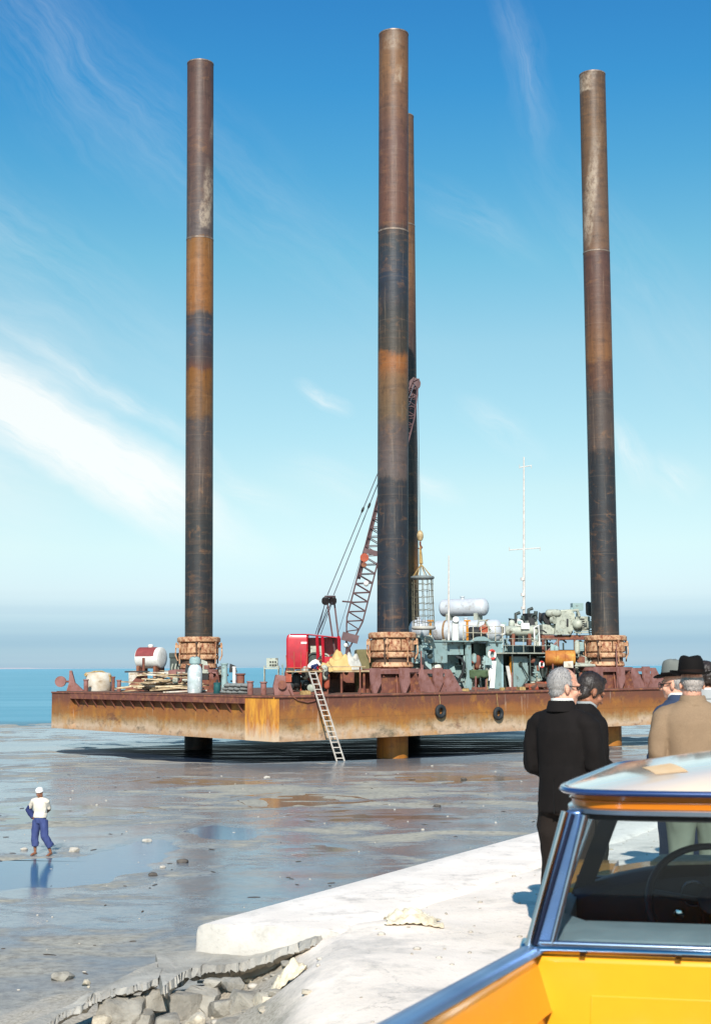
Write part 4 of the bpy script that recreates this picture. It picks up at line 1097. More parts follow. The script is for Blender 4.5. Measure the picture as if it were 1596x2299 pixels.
M_PALEWOOD = mat('pale_timber', (216, 198, 166), (184, 160, 124), rough=0.85, sc=3)
# lumber: every plank on its own
for i in range(64):
    px = min(418, max(312, rnd.gauss(368, 30))); lay = rnd.randrange(0, 9 if 340 < px < 405 else 4)
    v_ = vat(px, 2.4+rnd.uniform(-0.5, 2.8)); u_ = uat(px, v_)
    L = rnd.uniform(1.6, 3.4); zc = ZD+0.10+lay*0.14+rnd.uniform(0, 0.05)
    c = B(u_, v_, zc); a = R(rnd.uniform(-22, 16)); tilt = R(rnd.uniform(-7, 7))
    if i > 54: tilt = R(rnd.choice((-16, -20, 14)))
    rm = Matrix.Rotation(a, 3, 'Z') @ Matrix.Rotation(tilt, 3, 'Y')
    k = MB(); k.box(c, (L, rnd.uniform(0.14, 0.3), rnd.uniform(0.05, 0.09)), rm)
    o = k.build('timber_plank', (M_WOOD, M_CONC, M_WOOD, M_PALEWOOD)[i % 4], smooth=0); tag(o, 'weathered plank in the jumbled lumber heap beside the white and red tank', 'plank', 'planks of the lumber heap')

r = dth('gas_cylinder', 'tall pale grey bottle-shaped gas cylinder with a green neck beside the lumber', 'cylinder', 438, u=2.0, yaw=0)
k = MB(); k.lathe([(0.40, 0), (0.44, 0.08), (0.44, 1.25), (0.40, 1.45), (0.30, 1.62), (0.24, 1.70)], 24); k.build('body', mat('grey_cylinder_paint', (196, 204, 206), (170, 182, 180), rough=0.5, sc=3, dirt=(236, 236, 232), dsc=3, dlo=0.55, dhi=0.62), r, 40)
k = MB(); k.lathe([(0.24, 1.68), (0.34, 1.74), (0.34, 2.0), (0.26, 2.12), (0.12, 2.16)], 20); k.build('guard', M_GREEN, r, 40)

for i in range(12):
    c = B(uat(505+(i % 4)*14, 2.4+0.0), 2.4, 0); lay = i//4
    v_ = vat(508+(i % 4)*13+lay*4, 1.6); c = B(1.6, v_, ZD+0.14+lay*0.19)
    k = MB(); k.sph(c, (0.36, 0.25, 0.13), 14, 8, Matrix.Rotation(rnd.uniform(-.3, .3), 3, 'Z')); k.jitter(0.03, 5, i)
    o = k.build('cement_sack', M_SACK, smooth=180); tag(o, 'dull grey sack stacked on the deck short of the yellow corner pad', 'sack', 'stacked grey sacks')
r = dth('oil_drum', 'small teal-green drum standing between the grey cylinder and the sacks', 'drum', 488, u=1.6, yaw=0)
k = MB(); k.lathe([(0.20, 0), (0.22, 0.03), (0.20, 0.2), (0.22, 0.24), (0.20, 0.45), (0.22, 0.62), (0.16, 0.64)], 18); k.build('body', M_TEAL, r, 40)
k = MB(); k.lathe([(0.07, 0.64), (0.05, 0.8)], 10); k.build('spout', M_DARK, r, 40)
for nm, lab, px, u_, hgt, rad, m_ in (('standpipe', 'sage-green standpipe rising behind the sacks', 504, 4.0, 1.75, 0.19, M_GREEN), ('standpipe', 'slim white standpipe rising behind the sacks', 526, 3.4, 1.55, 0.10, M_WHITE), ('standpipe', 'stubby rust-brown pipe behind the end of the sacks', 540, 2.8, 1.15, 0.24, M_RUST)):
    r = dth(nm, lab, 'pipe', px, u=u_, yaw=0, group='upright pipes behind the sacks')
    k = MB(); k.lathe([(rad, 0), (rad, hgt-0.05)], 16); k.build('tube', m_, r, 40)
    k = MB(); k.lathe([(rad*1.25, hgt-0.08), (rad*1.25, hgt)], 16); k.build('flange', m_, r, 30)

# pale control stand
r = dth('control_stand', 'pale grey control box on a railed stand between the corner pad and the red crane', 'control stand', 611, u=2.2, yaw=0)
z0 = zat(611, 1500, *r_info[r.name][:2])-ZD; z1 = zat(611, 1479, *r_info[r.name][:2])-ZD
k = MB(); k.bx(-0.30, -0.2, z0, 0.32, 0.25, z1); k.build('box', M_GGREY, r, 0)
k = MB()
for gx in (-0.08, 0.06, 0.2):
    for gz in (0.25, 0.6): k.lathe([(0.05, 0), (0.05, 0.03)], 10, (gx, -0.2, z0+(z1-z0)*gz), Matrix.Rotation(math.pi/2, 3, 'X'))
k.build('gauge', M_DARK, r)
for lx, ly in ((-0.42, -0.3), (0.36, -0.3), (-0.42, 0.3), (0.36, 0.3)):
    k = MB(); k.tube([(lx, ly, 0), (lx, ly, z0+0.1)], 0.035, 6); k.build('leg', M_GGREY, r)
k = MB(); k.bx(-0.46, -0.34, z0-0.09, 0.42, 0.34, z0-0.02); k.build('shelf', M_GGREY, r, 0)
r = dth('fairlead', 'worn pinkish fairlead casting standing on the near corner of the deck', 'fairlead', 634, v=0.9, yaw=0.2)
k = MB(); k.prism([(-0.45, 0), (0.62, 0), (0.45, 0.5), (0.30, 1.02), (-0.36, 1.1), (-0.5, 0.5)], (0, 0, 0), (1, 0, 0), (0, 0, 1), 0.35); k.build('casting', M_RUSTP, r, 20)
k = MB(); k.lathe([(0.1, -0.1), (0.24, -0.1), (0.18, 0), (0.24, 0.1), (0.1, 0.1)], 16, (-0.05, -0.24, 0.55), Matrix.Rotation(math.pi/2, 3, 'X')); k.build('roller', M_RUST, r, 30)
k = MB(); k.bx(0.16, -0.26, 0.7, 0.46, 0.2, 1.12); k.build('orange_flap', M_ORED, r, 0)

# green donkey winch below the crane
r = dth('deck_winch', 'oily green winch crowded under the tail of the red crane', 'winch', 667, v=2.6, yaw=0.15)
k = MB(); k.box((0, 0, 0.7), (1.2, 0.7, 0.5)); k.box((-0.4, -0.1, 1.15), (0.5, 0.5, 0.6)); k.jitter(0.05, 5); k.build('gearbox', M_DGREEN, r, 20)
k = MB(); k.tube([(-0.75, -0.1, 0.55), (0.75, -0.1, 0.55)], 0.33, 18); k.build('drum', M_GGREY, r, 40)
for x in (-0.6, 0.6):
    k = MB(); k.lathe([(0.42, -0.05), (0.42, 0.05)], 18, (x, -0.1, 0.55), Matrix.Rotation(math.pi/2, 3, 'Y')); k.build('drum_flange', M_DGREEN, r, 30)
k = MB(); k.bx(-0.9, -0.5, 0.0, 0.9, 0.5, 0.18); k.build('base', M_RUST, r, 0)
k = MB(); k.tube([(-0.85, -0.4, 0.2), (-0.85, -0.4, 1.7)], 0.05, 6); k.tube([(-0.85, -0.4, 0.95), (0.7, -0.4, 0.95)], 0.05, 6); k.build('guard_rail', M_GREEN, r)

# ---------------------------------------------------------------- the red crane
cu, cv = uat(702, 6.5), 6.5
CP = B(cu, cv, ZD+0.035); CY_ = CP.y; CS = CY_/FOC
crane = thing('crane', 'red crawler crane on the deck with its lattice boom reaching up behind the tallest leg', 'crane', CP, 0)
def cq_(px, py, dy=0.0): return P(px, py, CY_+dy)
zc0, zc1 = cq_(700, 1503).z, cq_(700, 1424).z
xa, xb, xc = cq_(645, 1500).x, cq_(693, 1500).x, cq_(765, 1500).x
k = MB(); prof = []
zt = zc1-zc0
sec = [(0.02, 0.0), (0.0, 0.12), (0.0, zt*0.72), (0.05, zt*0.87), (0.16, zt*0.94), (0.5, zt), (1.24, zt+0.03)]
def carx(x0, x1, y0, y1):
    out = []
    for (ins, z) in [(0.03, 0), (0.0, 0.1), (0.0, zt*0.86), (0.05, zt*0.95), (0.16, zt)]:
        out.append([(x0+ins, CY_+y0+ins*.6, zc0+z), (x1, CY_+y0+ins*.6, zc0+z), (x1, CY_+y1-ins*.6, zc0+z), (x0+ins, CY_+y1-ins*.6, zc0+z)])
    return out
k.rings(carx(xa, xb, -1.25, 1.25)); k.build('engine_house', M_RED, crane, 40, world=True, bevel=0.16)
k = MB(); k.bx(xb, CY_+0.2, zc0, xc, CY_+1.2, zc1-0.2); k.build('rear_bulkhead', M_RED, crane, 0, world=True)
k = MB(); k.rings([[(xb-0.03, CY_-1.22, zc1-0.05), (xc, CY_-1.2, zc1-0.28), (xc, CY_+1.2, zc1-0.28), (xb-0.03, CY_+1.22, zc1-0.05)], [(xb-0.03, CY_-1.22, zc1), (xc, CY_-1.2, zc1-0.22), (xc, CY_+1.2, zc1-0.22), (xb-0.03, CY_+1.22, zc1)]]); k.build('roof', M_RED, crane, 0, world=True)
for px in (716, 728, 764):
    k = MB(); x = cq_(px, 1500).x; k.tube([(x, CY_-1.18, zc0), (x-0.08, CY_-1.18, zc1-0.15)], 0.085, 4); k.build('cab_post', M_RED, crane, 0, world=True)
k = MB(); x0, x1 = cq_(730, 1500).x, cq_(764, 1500).x; k.bx(x0, CY_-1.2, zc0, x1, CY_-1.12, zc0+0.75); k.build('cab_door', M_RED, crane, 0, world=True)
k = MB(); k.bx(xb, CY_-1.2, zc0-0.02, xc, CY_+1.2, zc0+0.06); k.build('turntable_floor', M_DARK, crane, 0, world=True)
for dx, rr_, mm in ((0.35, 0.42, M_DGREEN), (0.95, 0.36, M_GGREY), (1.5, 0.3, M_DGREEN)):
    k = MB(); k.tube([(xb+dx, CY_-0.7, zc0+0.55), (xb+dx, CY_+0.5, zc0+0.55)], rr_, 16)
    k.torus((xb+dx, CY_-0.75, zc0+0.55), rr_, 0.06, 18, 6, Matrix.Rotation(math.pi/2, 3, 'X')); k.build('winch_drum', mm, crane, 40, world=True)
k = MB(); k.box((xb+0.55, CY_-0.2, zc0+1.15), (0.8, 0.6, 0.5)); k.jitter(.06, 4); k.build('engine', M_GGREY, crane, 20, world=True)
k = MB(); q0 = cq_(684, 1444); k.box((q0.x, CY_-1.262, q0.z), (0.34, 0.02, 0.12)); k.build('maker_plate', M_WHITE, crane, 0, world=True)
k = MB(); k.lathe([(1.0, 0.75), (1.0, zc0-ZD-0.03)], 24, (CP.x, CP.y, ZD)); k.build('slew_ring', M_DARK, crane, 30, world=True)
for s_ in (-1, 1):
    k = MB(); yy = CY_+s_*0.95; L = 1.55; zz = ZD+0.42; pts = []
    for a in [R(90+180*i/10) for i in range(11)]: pts.append((CP.x-L+0.40*math.cos(a), zz+0.38*math.sin(a)))
    for a in [R(-90+180*i/10) for i in range(11)]: pts.append((CP.x+L+0.40*math.cos(a), zz+0.38*math.sin(a)))
    k.prism(pts, (0, yy, 0), (1, 0, 0), (0, 0, 1), 0.5); k.build('crawler_track', M_DECK, crane, 30, world=True)
# boom
bf, bt = cq_(781, 1452), cq_(934, 850)
ax = (bt-bf).normalized(); pl = ax.cross(V((0, 1, 0))).normalized(); dp = V((0, 1, 0)); BL = (bt-bf).length
def bh(t): return 0.12+0.37*sstep(0, 0.10, t) if t < 0.5 else 0.49-0.33*sstep(0.86, 1.0, t)
def bp_(t, i, j): return bf+ax*BL*t+pl*bh(t)*i+dp*bh(t)*j
k = MB(); tsb = [0, 0.05, 0.10, 0.5, 0.86, 0.93, 1.0]
for i in (-1, 1):
    for j in (-1, 1): k.tube([bp_(t, i, j) for t in tsb], 0.046, 6)
k.build('boom_chords', M_BOOM, crane, 60, world=True)
k = MB(); nb = 58
for q in range(nb):
    a, b = q/nb, (q+1)/nb
    for j in (-1, 1):
        s_ = 1 if q % 2 else -1
        k.tube([bp_(a, s_, j), bp_(b, -s_, j)], 0.026, 4)
        k.tube([bp_(a, j, s_), bp_(b, j, -s_)], 0.022, 4)
k.build('boom_lacing', M_BOOM, crane, 0, world=True)
k = MB(); k.prism([(-0.5, -0.25), (0.5, -0.25), (0.5, 0.25), (-0.5, 0.25)], bf+ax*0.55-dp*0.3, pl, ax, 0.06); k.prism([(-0.5, -0.25), (0.5, -0.25), (0.5, 0.25), (-0.5, 0.25)], bf+ax*BL*0.345-dp*0.52, pl, ax*0.6, 0.05); k.build('splice_plate', M_BOOM, crane, 0, world=True)
for px, py, rr_, mm in ((823, 1252, 0.26, M_ORED), (822, 1268, 0.16, M_RUST)):
    q = cq_(px-5, py, -0.55); k = MB(); k.lathe([(rr_, -0.10), (rr_*0.8, 0), (rr_, 0.10)], 18, q, Matrix.Rotation(math.pi/2, 3, 'X')); k.build('guide_sheave', mm, crane, 40, world=True)
q = cq_(822, 1310, -0.6); k = MB(); k.sph(q, (0.16, 0.16, 0.18)); k.build('floodlight', M_WHITE, crane, 60, world=True)
q = cq_(776, 1449, -0.6); k = MB(); k.sph(q, (0.12, 0.12, 0.14)); k.build('floodlight', M_WHITE, crane, 60, world=True)
k = MB(); a_, b_ = cq_(768, 1350, -0.3), cq_(792, 1352, -0.3); k.tube([a_, b_], 0.05, 4); k.build('boom_stop', M_BOOM, crane, 60, world=True)
for s_ in (-1, 1):
    f0 = cq_(781, 1452, s_*0.45); k = MB(); k.tube([f0, cq_(776 if s_ < 0 else 790, 1500, s_*0.5)], 0.12, 4); k.build('boom_foot', M_BOOM, crane, 0, world=True)
k = MB(); k.tube([cq_(805, 1300, -0.1), cq_(815, 1262, -0.2), cq_(853, 1110, -0.2)], 0.12, 6); k.build('jib_strut', M_BOOM, crane, 60, world=True)
# gantry with its sheaves
gt = cq_(741, 1342)
for s_, px in ((-1, 733), (1, 749)):
    k = MB(); tx = cq_(px, 1340, s_*0.5)
    k.tube([tx, cq_(px+19 if s_ < 0 else px+15, 1465, s_*0.7)], 0.062, 6); k.build('gantry_strut', M_BOOM, crane, 60, world=True)
    k = MB(); k.tube([tx, cq_(712, 1428, s_*0.7)], 0.03, 5); k.build('back_stay', M_CABLE, crane, 60, world=True)
    k = MB(); k.lathe([(0.24, -0.09), (0.18, 0), (0.24, 0.09)], 18, cq_(px-2, 1349, s_*0.4-0.2), Matrix.Rotation(math.pi/2, 3, 'X') @ Matrix.Rotation(0.5, 3, 'X')); k.build('gantry_sheave', M_DARK, crane, 40, world=True)
k = MB(); k.tube([cq_(731, 1340, -0.5), cq_(751, 1340, 0.5)], 0.09, 6); k.build('gantry_head', M_BOOM, crane, 60, world=True)
for s_, px, tpx in ((-1, 735, 931), (1, 749, 937)):
    a = cq_(px, 1336, s_*0.35); b = cq_(tpx, 862, s_*0.3)
    k = MB(); k.tube([a, b], 0.030, 5); k.build('pendant_line', M_CABLE, crane, 60, world=True)
    k = MB(); c0, c1 = a.lerp(b, 0.395+0.01*s_), a.lerp(b, 0.425+0.01*s_); k.tube([c0, c0.lerp(c1, .3), c0.lerp(c1, .7), c1], [0.03, 0.085, 0.085, 0.03], 6); k.build('socket', M_DARK, crane, 60, world=True)
for px, qx in ((731, 708), (738, 714), (746, 720)):
    k = MB(); k.tube([cq_(px, 1352, -0.1), cq_(qx, 1424, 0)], 0.022, 4); k.build('hoist_rope', M_CABLE, crane, 60, world=True)
k = MB(); k.tube([cq_(757, 1430), cq_(925, 870)], 0.014, 4); k.build('hoist_rope', M_CABLE, crane, 60, world=True)
# boom head, fall rope, hook
k = MB(); q = cq_(931, 862)
k.lathe([(0.36, -0.12), (0.28, 0), (0.36, 0.12)], 20, q, Matrix.Rotation(math.pi/2, 3, 'X')); k.lathe([(0.28, -0.4), (0.2, -0.3), (0.28, -0.2)], 20, cq_(927, 880), Matrix.Rotation(math.pi/2, 3, 'X'))
k.build('boom_head_sheave', M_BOOM, crane, 40, world=True)
hx = 943
k = MB(); k.tube([cq_(938, 866, -0.2), cq_(hx, 1196)], 0.016, 5); k.tube([cq_(934, 868, -0.2), cq_(hx-2, 1196)], 0.016, 5); k.build('fall_rope', M_CABLE, crane, 60, world=True)
k = MB(); k.sph(cq_(hx, 1203), (0.20, 0.14, 0.34)); k.build('hook_block', mat('hook_yellow', (190, 168, 128), (140, 116, 80), rough=0.6, sc=6), crane, 60, world=True)
k = MB(); h0 = cq_(hx, 1216); k.tube([h0, h0+V((0, 0, -0.2)), h0+V((0.10, 0, -0.36)), h0+V((0.02, 0, -0.48)), h0+V((-0.12, 0, -0.40))], [0.06, 0.06, 0.06, 0.05, 0.03], 8); k.build('hook', M_RUST, crane, 60, world=True)

# rope-net personnel basket hanging on the hook
rc = cq_(948, 1297); bc = cq_(951, 1412)
bas = thing('personnel_basket', 'conical rope-net personnel basket hanging from the crane hook beside the tallest leg', 'basket', bc, 0)
k = MB(); k.torus(rc, 0.63, 0.10, 32, 8); k.build('top_ring', mat('ring_canvas', (126, 132, 130), (98, 104, 104), rough=0.8, sc=4), bas, 60, world=True)
k = MB(); k.torus(bc+V((0, 0, 0.06)), 0.62, 0.11, 32, 8); k.torus(bc+V((0, 0, 0.06)), 0.3, 0.1, 24, 8); k.build('floor_ring', M_GRYTARP, bas, 60, world=True)
apex = cq_(943, 1226)
k = MB(); ap2 = cq_(945, 1266)
k.tube([apex, cq_(944, 1246, .05), ap2], [0.05, 0.10, 0.12], 8)
k.build('sling_rope', M_ROPE, bas, 60, world=True)
k = MB()
for i in range(8):
    a = 2*math.pi*i/8+0.2; k.tube([ap2, rc+V((0.6*math.cos(a), 0.6*math.sin(a), 0.05))], 0.024, 5)
k.build('bridle', M_ROPE, bas, 60, world=True)
k = MB(); nn = 12
for i in range(nn):
    a = 2*math.pi*i/nn
    p0 = rc+V((0.62*math.cos(a), 0.62*math.sin(a), 0)); p1 = bc+V((0.66*math.cos(a+.05), 0.66*math.sin(a+.05), 0.08))
    k.tube([p0, p0.lerp(p1, 0.33)+V((rnd.uniform(-.03, .03), 0, 0)), p0.lerp(p1, 0.66)+V((rnd.uniform(-.03, .03), 0, 0)), p1], 0.019, 5)
for j in range(1, 8):
    c = rc.lerp(bc, j/8); pts = []
    for i in range(24):
        a = 2*math.pi*i/24; pts.append(c+V((0.64*math.cos(a), 0.64*math.sin(a), rnd.uniform(-.05, .05))))
    k.tube(pts, 0.015, 4, closed=True)
k.build('rope_net', mat('net_rope', (118, 112, 92), (84, 80, 66), rough=0.9), bas, 60, world=True)

# ---------------------------------------------------------------- landing stage at the ladder top, tarps, canvas crate
stg = dth('landing_stage', 'plank landing stage with bare railing rods at the top of the ladder', 'staging', 684, v=1.0, yaw=0)
Y_ = dY(stg); sx = Y_/FOC; zp = P(684, 1506, Y_).z-(ZD+0.035)
k = MB(); k.bx(-40*sx, -0.5, zp-0.07, 40*sx, 0.7, zp); k.build('planking', M_WOOD, stg, 0)
for i, px in enumerate((646, 662, 676, 688)):
    k = MB(); k.tube([((px-684)*sx, -0.4, zp), ((px-684)*sx+0.04*(i-1.5), -0.4, zp+(1.05 if i else 0.85))], 0.022, 5); k.build('rod', M_ORED, stg)
for lx, ly in ((-0.95, -0.4), (0.9, -0.4), (-0.95, 0.6), (0.9, 0.6)):
    k = MB(); k.tube([(lx, ly, 0), (lx, ly, zp-0.07)], 0.06, 6); k.build('leg', M_ORED, stg)
k = MB(); k.tube([(-1.0, -0.4, zp+0.18), (0.35, -0.4, zp+0.14)], 0.025, 5); k.build('toe_rail', M_ORED, stg)

def tarp(px0, py0, px1, py1, v_, label, m_, seed, d=1.0):
    uu = uat((px0+px1)/2, v_); Yq = B(uu, v_).y; a, b = P(px0, py1, Yq), P(px1, py0, Yq)
    k = MB(); n = 22; c = (a+b)/2; hw = (b.x-a.x)/2; hh = b.z-a.z; g = []
    for i in range(n):
        row = []
        for j in range(n):
            s_, t = 2*i/(n-1)-1, 2*j/(n-1)-1
            rr = max(0, 1-max(abs(s_), abs(t))**2.2)
            z = a.z+hh*rr**0.6*(0.72+0.6*noise.noise(V((s_*1.7+seed, t*1.5, seed))))+0.16*abs(noise.noise(V((s_*2.6, t*2.6, seed+5))))*rr
            row.append(k.v((c.x+s_*hw*(1+0.12*noise.noise(V((s_, t*2, seed)))), Yq+t*d, z)))
        g.append(row)
    for i in range(n-1):
        for j in range(n-1): k.f((g[i][j], g[i+1][j], g[i+1][j+1], g[i][j+1]))
    lo = [g[i][0] for i in range(n)]+[g[-1][j] for j in range(1, n)]+[g[i][-1] for i in range(n-2, -1, -1)]+[g[0][j] for j in range(n-2, 0, -1)]
    base = [k.v((q.co.x, q.co.y, a.z-0.04)) for q in lo]
    for i in range(len(lo)): k.f((lo[i], base[i], base[(i+1) % len(lo)], lo[(i+1) % len(lo)]))
    o = k.build('tarpaulin', m_, smooth=50); return tag(o, label, 'tarpaulin', 'loose tarpaulins beside the crane')
tp = dth('timber_platform', 'timber platform carrying the tarpaulins and the canvas crate beside the crane', 'platform', 790, v=3.2, yaw=0.0); Y_ = dY(tp); zp_ = P(790, 1504, Y_).z-(ZD+.035)
k = MB(); k.bx(-2.1, -1.1, zp_-0.12, 2.0, 1.3, zp_-0.02); k.build('planking', M_WOOD, tp, 0)
for lx in (-1.9, -0.6, 0.7, 1.85):
    for ly in (-0.9, 1.1):
        k = MB(); k.tube([(lx, ly, 0), (lx, ly, zp_-0.12)], 0.07, 6); k.build('leg', M_RUST, tp)
tarp(716, 1484, 748, 1506, 2.6, 'low yellow tarpaulin heap next to the man in white on the stage', M_YELTARP, 3, 0.6)
tarp(736, 1458, 790, 1504, 3.4, 'tall peaked yellow tarpaulin draped beside the olive canvas crate', M_YELTARP, 8, 0.8)
tarp(770, 1466, 812, 1502, 2.9, 'crumpled grey tarpaulin slumped between the yellow tarpaulin and the olive canvas', M_GRYTARP, 14, 0.7)
r = dth('plank', 'thin plank laid along the top of the horned pedestal in front of the tarpaulins', 'plank', 772, v=0.5, yaw=0); Y_ = dY(r)
k = MB(); q = P(772, 1497, Y_).z-(ZD+0.035); k.box((0, 0, q), (2.4, 0.28, 0.06)); k.build('board', M_WOOD, r, 0)
for x in (-0.9, 0.9):
    k = MB(); k.tube([(x, 0, 0), (x, 0, q-0.03)], 0.05, 5); k.build('trestle', M_RUST, r)
uu = uat(838, 3.6); Yq = B(uu, 3.6).y
a, b = P(797, 1508, Yq), P(862, 1458, Yq)
r = thing('canvas_crate', 'square olive canvas-covered crate beside the salmon jack collar', 'crate', V(((a.x+b.x)/2, Yq, ZD+0.035)), 0.12)
w = (b.x-a.x); zt = b.z-ZD
k = MB(); k.rings([[(-w/2, -0.6, 0.4), (w/2, -0.6, 0.4), (w/2, 0.6, 0.4), (-w/2, 0.6, 0.4)], [(-w/2, -0.6, zt*0.6), (w/2, -0.6, zt*0.6), (w/2, 0.6, zt*0.6), (-w/2, 0.6, zt*0.6)], [(-w/2+.03, -0.55, zt-.06), (w/2-.03, -0.55, zt), (w/2-.03, 0.55, zt), (-w/2+.03, 0.55, zt-.06)]])
bmesh.ops.subdivide_edges(k.bm, edges=k.bm.edges[:], cuts=5, use_grid_fill=True); k.jitter(0.045, 3.0); k.build('canvas_cover', M_OLIVE, r, 60)
k = MB(); k.bx(-w/2+.05, -0.5, 0, w/2-.05, 0.5, 0.4); k.build('skid', M_WOOD, r, 0)

# ---------------------------------------------------------------- sea-green deckhouse
HV = 5.0; u0 = uat(950, HV); hY = B(u0+3, HV).y
hs = thing('deckhouse', 'sea-green steel deckhouse with open alcoves under the silver tanks', 'deckhouse', B(u0, HV, ZD+0.035), BA)
def hx_(px, y=0): return uat(px, HV+y)-u0
def hz_(px, py, y=0): return zat(px, py, uat(px, HV+y), HV+y)-(ZD+0.035)
HT = hz_(1000, 1441)
x1, x2, x3, x4, x5 = hx_(1001), hx_(1047), hx_(1058), hx_(1092), hx_(1125)
k = MB(); k.bx(-0.4, 1.25, 0.02, x5, 1.40, HT-0.02); k.build('rear_wall', M_GREEN, hs, 0)
k = MB(); k.bx(-0.5, -0.22, HT, x5+0.1, 2.5, HT+0.09); k.build('roof', M_GREEN, hs, 0)
zl = hz_(975, 1489)
k = MB(); k.bx(-0.25, -0.15, zl, x1, 1.24, HT-0.01); k.build('upper_locker', M_GREEN, hs, 0, bevel=0.03)
k = MB(); k.bx(x1+0.02, 0.25, hz_(1020, 1470), x2, 0.35, HT-0.01); k.build('upper_panel', M_GREEN, hs, 0)
k = MB(); k.prism([(0, hz_(1052, 1470)), (0, HT-.01), (x3-x2, HT-.01), (x3-x2, 0.0), (-0.15, 0.0), (0.1, 0.9)], (x2, 0.05, 0), (1, 0, 0), (0, 0, 1), 0.12); k.build('alcove_post', M_GREEN, hs, 0)
k = MB(); k.bx(x4, -0.12, 0.02, x5, 0.02, HT-.01); k.build('front_panel', M_GREEN, hs, 0)
k = MB(); k.bx(x5-0.10, 0.021, 0.02, x5, 1.24, HT-.02); k.build('end_wall', M_GREEN, hs, 0)
k = MB(); k.bx(x5-0.06, -0.16, 0.0, x5+0.03, -0.04, HT+0.02); k.build('corner_post', mat('light_green_trim', (168, 196, 200), (150, 180, 184), rough=0.6), hs, 0)
k = MB(); pts = [(0, 0), (x4-x3, 0)]+[((x4-x3)*(1-i/10), 0.28*math.sin(math.pi*i/10)+0.02) for i in range(11)]
k.prism(pts[2:], (x3, -0.2, HT+0.06), (1, 0, 0), (0, 0, 1), 0.5); k.build('arched_canopy', M_GREEN, hs, 30)
k = MB(); k.bx(x3+0.05, 1.15, 1.5, x4, 1.24, HT-0.1); k.build('alcove_shade', M_DARK, hs, 0)  # dark sheet stands in for the shade inside the arched alcove
k = MB(); k.bx(x1, 0.5, 0.02, x1+0.08, 1.24, zl); k.build('side_plate', M_GREEN, hs, 0)
k = MB(); k.bx(x1+0.4, 0.6, 0.9, x2-0.1, 1.2, 1.0); k.bx(x1+0.4, 0.6, 0.02, x1+0.48, 0.7, 0.9); k.build('bench', M_GREEN, hs, 0)
k = MB(); k.tube([(hx_(1068, .6), 0.6, 0.02), (hx_(1068, .6), 0.6, HT*0.72)], 0.15, 12); k.build('riser_pipe', M_ORED, hs, 40)
k = MB(); k.tube([(hx_(1056, .3), 0.3, 0.02), (hx_(1056, .3), 0.3, HT*0.6)], 0.03, 5); k.tube([(hx_(1063, .3), 0.3, 0.02), (hx_(1063, .3), 0.3, HT*0.6)], 0.03, 5)
for i in range(6): k.tube([(hx_(1056, .3), 0.3, 0.25+i*0.3), (hx_(1063, .3), 0.3, 0.25+i*0.3)], 0.02, 5)
k.build('wall_ladder', M_GGREY, hs)
for px, py in ((1080, 1496), (1083, 1478)):
    k = MB(); k.torus((hx_(px), -0.1, hz_(px, py)), 0.12, 0.04, 14, 6, Matrix.Rotation(math.pi/2, 3, 'X')); k.build('hand_wheel', M_DARK, hs)
for px, py in ((1004, 1447), (1042, 1447), (1113, 1450)):
    k = MB(); k.lathe([(0.10, 0), (0.12, 0.12), (0.05, 0.2)], 10, (hx_(px), -0.1, hz_(px, py))); k.build('lamp', M_DGREEN, hs)
# rail round the roof
k = MB(); zr = HT+0.09
for px in (1040, 1062, 1080, 1096, 1112, 1128):
    x = hx_(px, -.2); k.tube([(x, -0.25, zr), (x, -0.25, zr+0.95)], 0.03, 5)
for dz in (0.5, 0.95): k.tube([(hx_(1040, -.2), -0.25, zr+dz), (hx_(1128, -.2), -0.25, zr+dz)], 0.026, 5)
k.build('roof_rail', mat('pale_rail', (196, 190, 168), (150, 140, 120), rough=0.7, sc=8), hs)
ZR = ZD+0.035+HT+0.09

r = dth('water_tank', 'upright white water tank tucked under the green upper locker', 'tank', 976, v=HV+0.3, yaw=0)
k = MB(); k.lathe([(0.40, 0), (0.42, 0.05), (0.42, 1.5), (0.36, 1.62), (0.15, 1.68)], 20); k.build('shell', mat('cream_paint', (220, 218, 200), (196, 194, 176), rough=0.6, sc=3), r, 40)
k = MB(); k.tube([(0.5, -0.1, 0.02), (0.5, -0.1, 1.6)], 0.05, 6); k.build('drain_pipe', M_DARK, r)
r = dth('rubber_hose', 'thick black rubber hose hanging in a loop by the white water tank', 'hose', 958, v=2.4, yaw=0); Y_ = dY(r)
def lp(px, py, ppx): return ((px-ppx)*Y_/FOC, 0, P(px, py, Y_).z-(ZD+0.035))
k = MB(); k.tube([lp(948, 1480, 958), lp(951, 1495, 958), lp(962, 1506, 958), lp(968, 1516, 958), lp(962, 1526, 958), lp(953, 1524, 958), lp(950, 1535, 958)], 0.13, 10, dome=True); k.build('hose', M_RUBBER, r, 60)
r = dth('rubber_hose', 'dark hose arched down the post of the middle alcove', 'hose', 1040, v=HV-0.4, yaw=0); Y_ = dY(r)
k = MB(); k.tube([lp(1026, 1475, 1040), lp(1036, 1478, 1040), lp(1042, 1490, 1040), lp(1039, 1510, 1040), lp(1028, 1530, 1040), lp(1024, 1547, 1040)], 0.09, 8, dome=True); k.build('hose', M_RUBBER, r, 60)
r = dth('green_tarpaulin', 'sagging dark green tarpaulin slung across the arched alcove', 'tarpaulin', 1074, v=HV-0.3, yaw=0); Y_ = dY(r)
k = MB(); k.box((0, 0, lp(1074, 1513, 1074)[2]), (1.2, 0.3, 0.50)); bmesh.ops.subdivide_edges(k.bm, edges=k.bm.edges[:], cuts=4, use_grid_fill=True); k.jitter(0.10, 3); k.build('canvas', mat('dark_green_canvas', (78, 96, 66), (60, 76, 52), rough=0.9, bump=0.4, bsc=6), r, 180)
k = MB(); k.tube([(-.55, 0, 0), (-.55, 0, 0.9)], 0.03, 5); k.tube([(.55, 0, 0), (.55, 0, 0.9)], 0.03, 5); k.build('rope', M_ROPE, r)

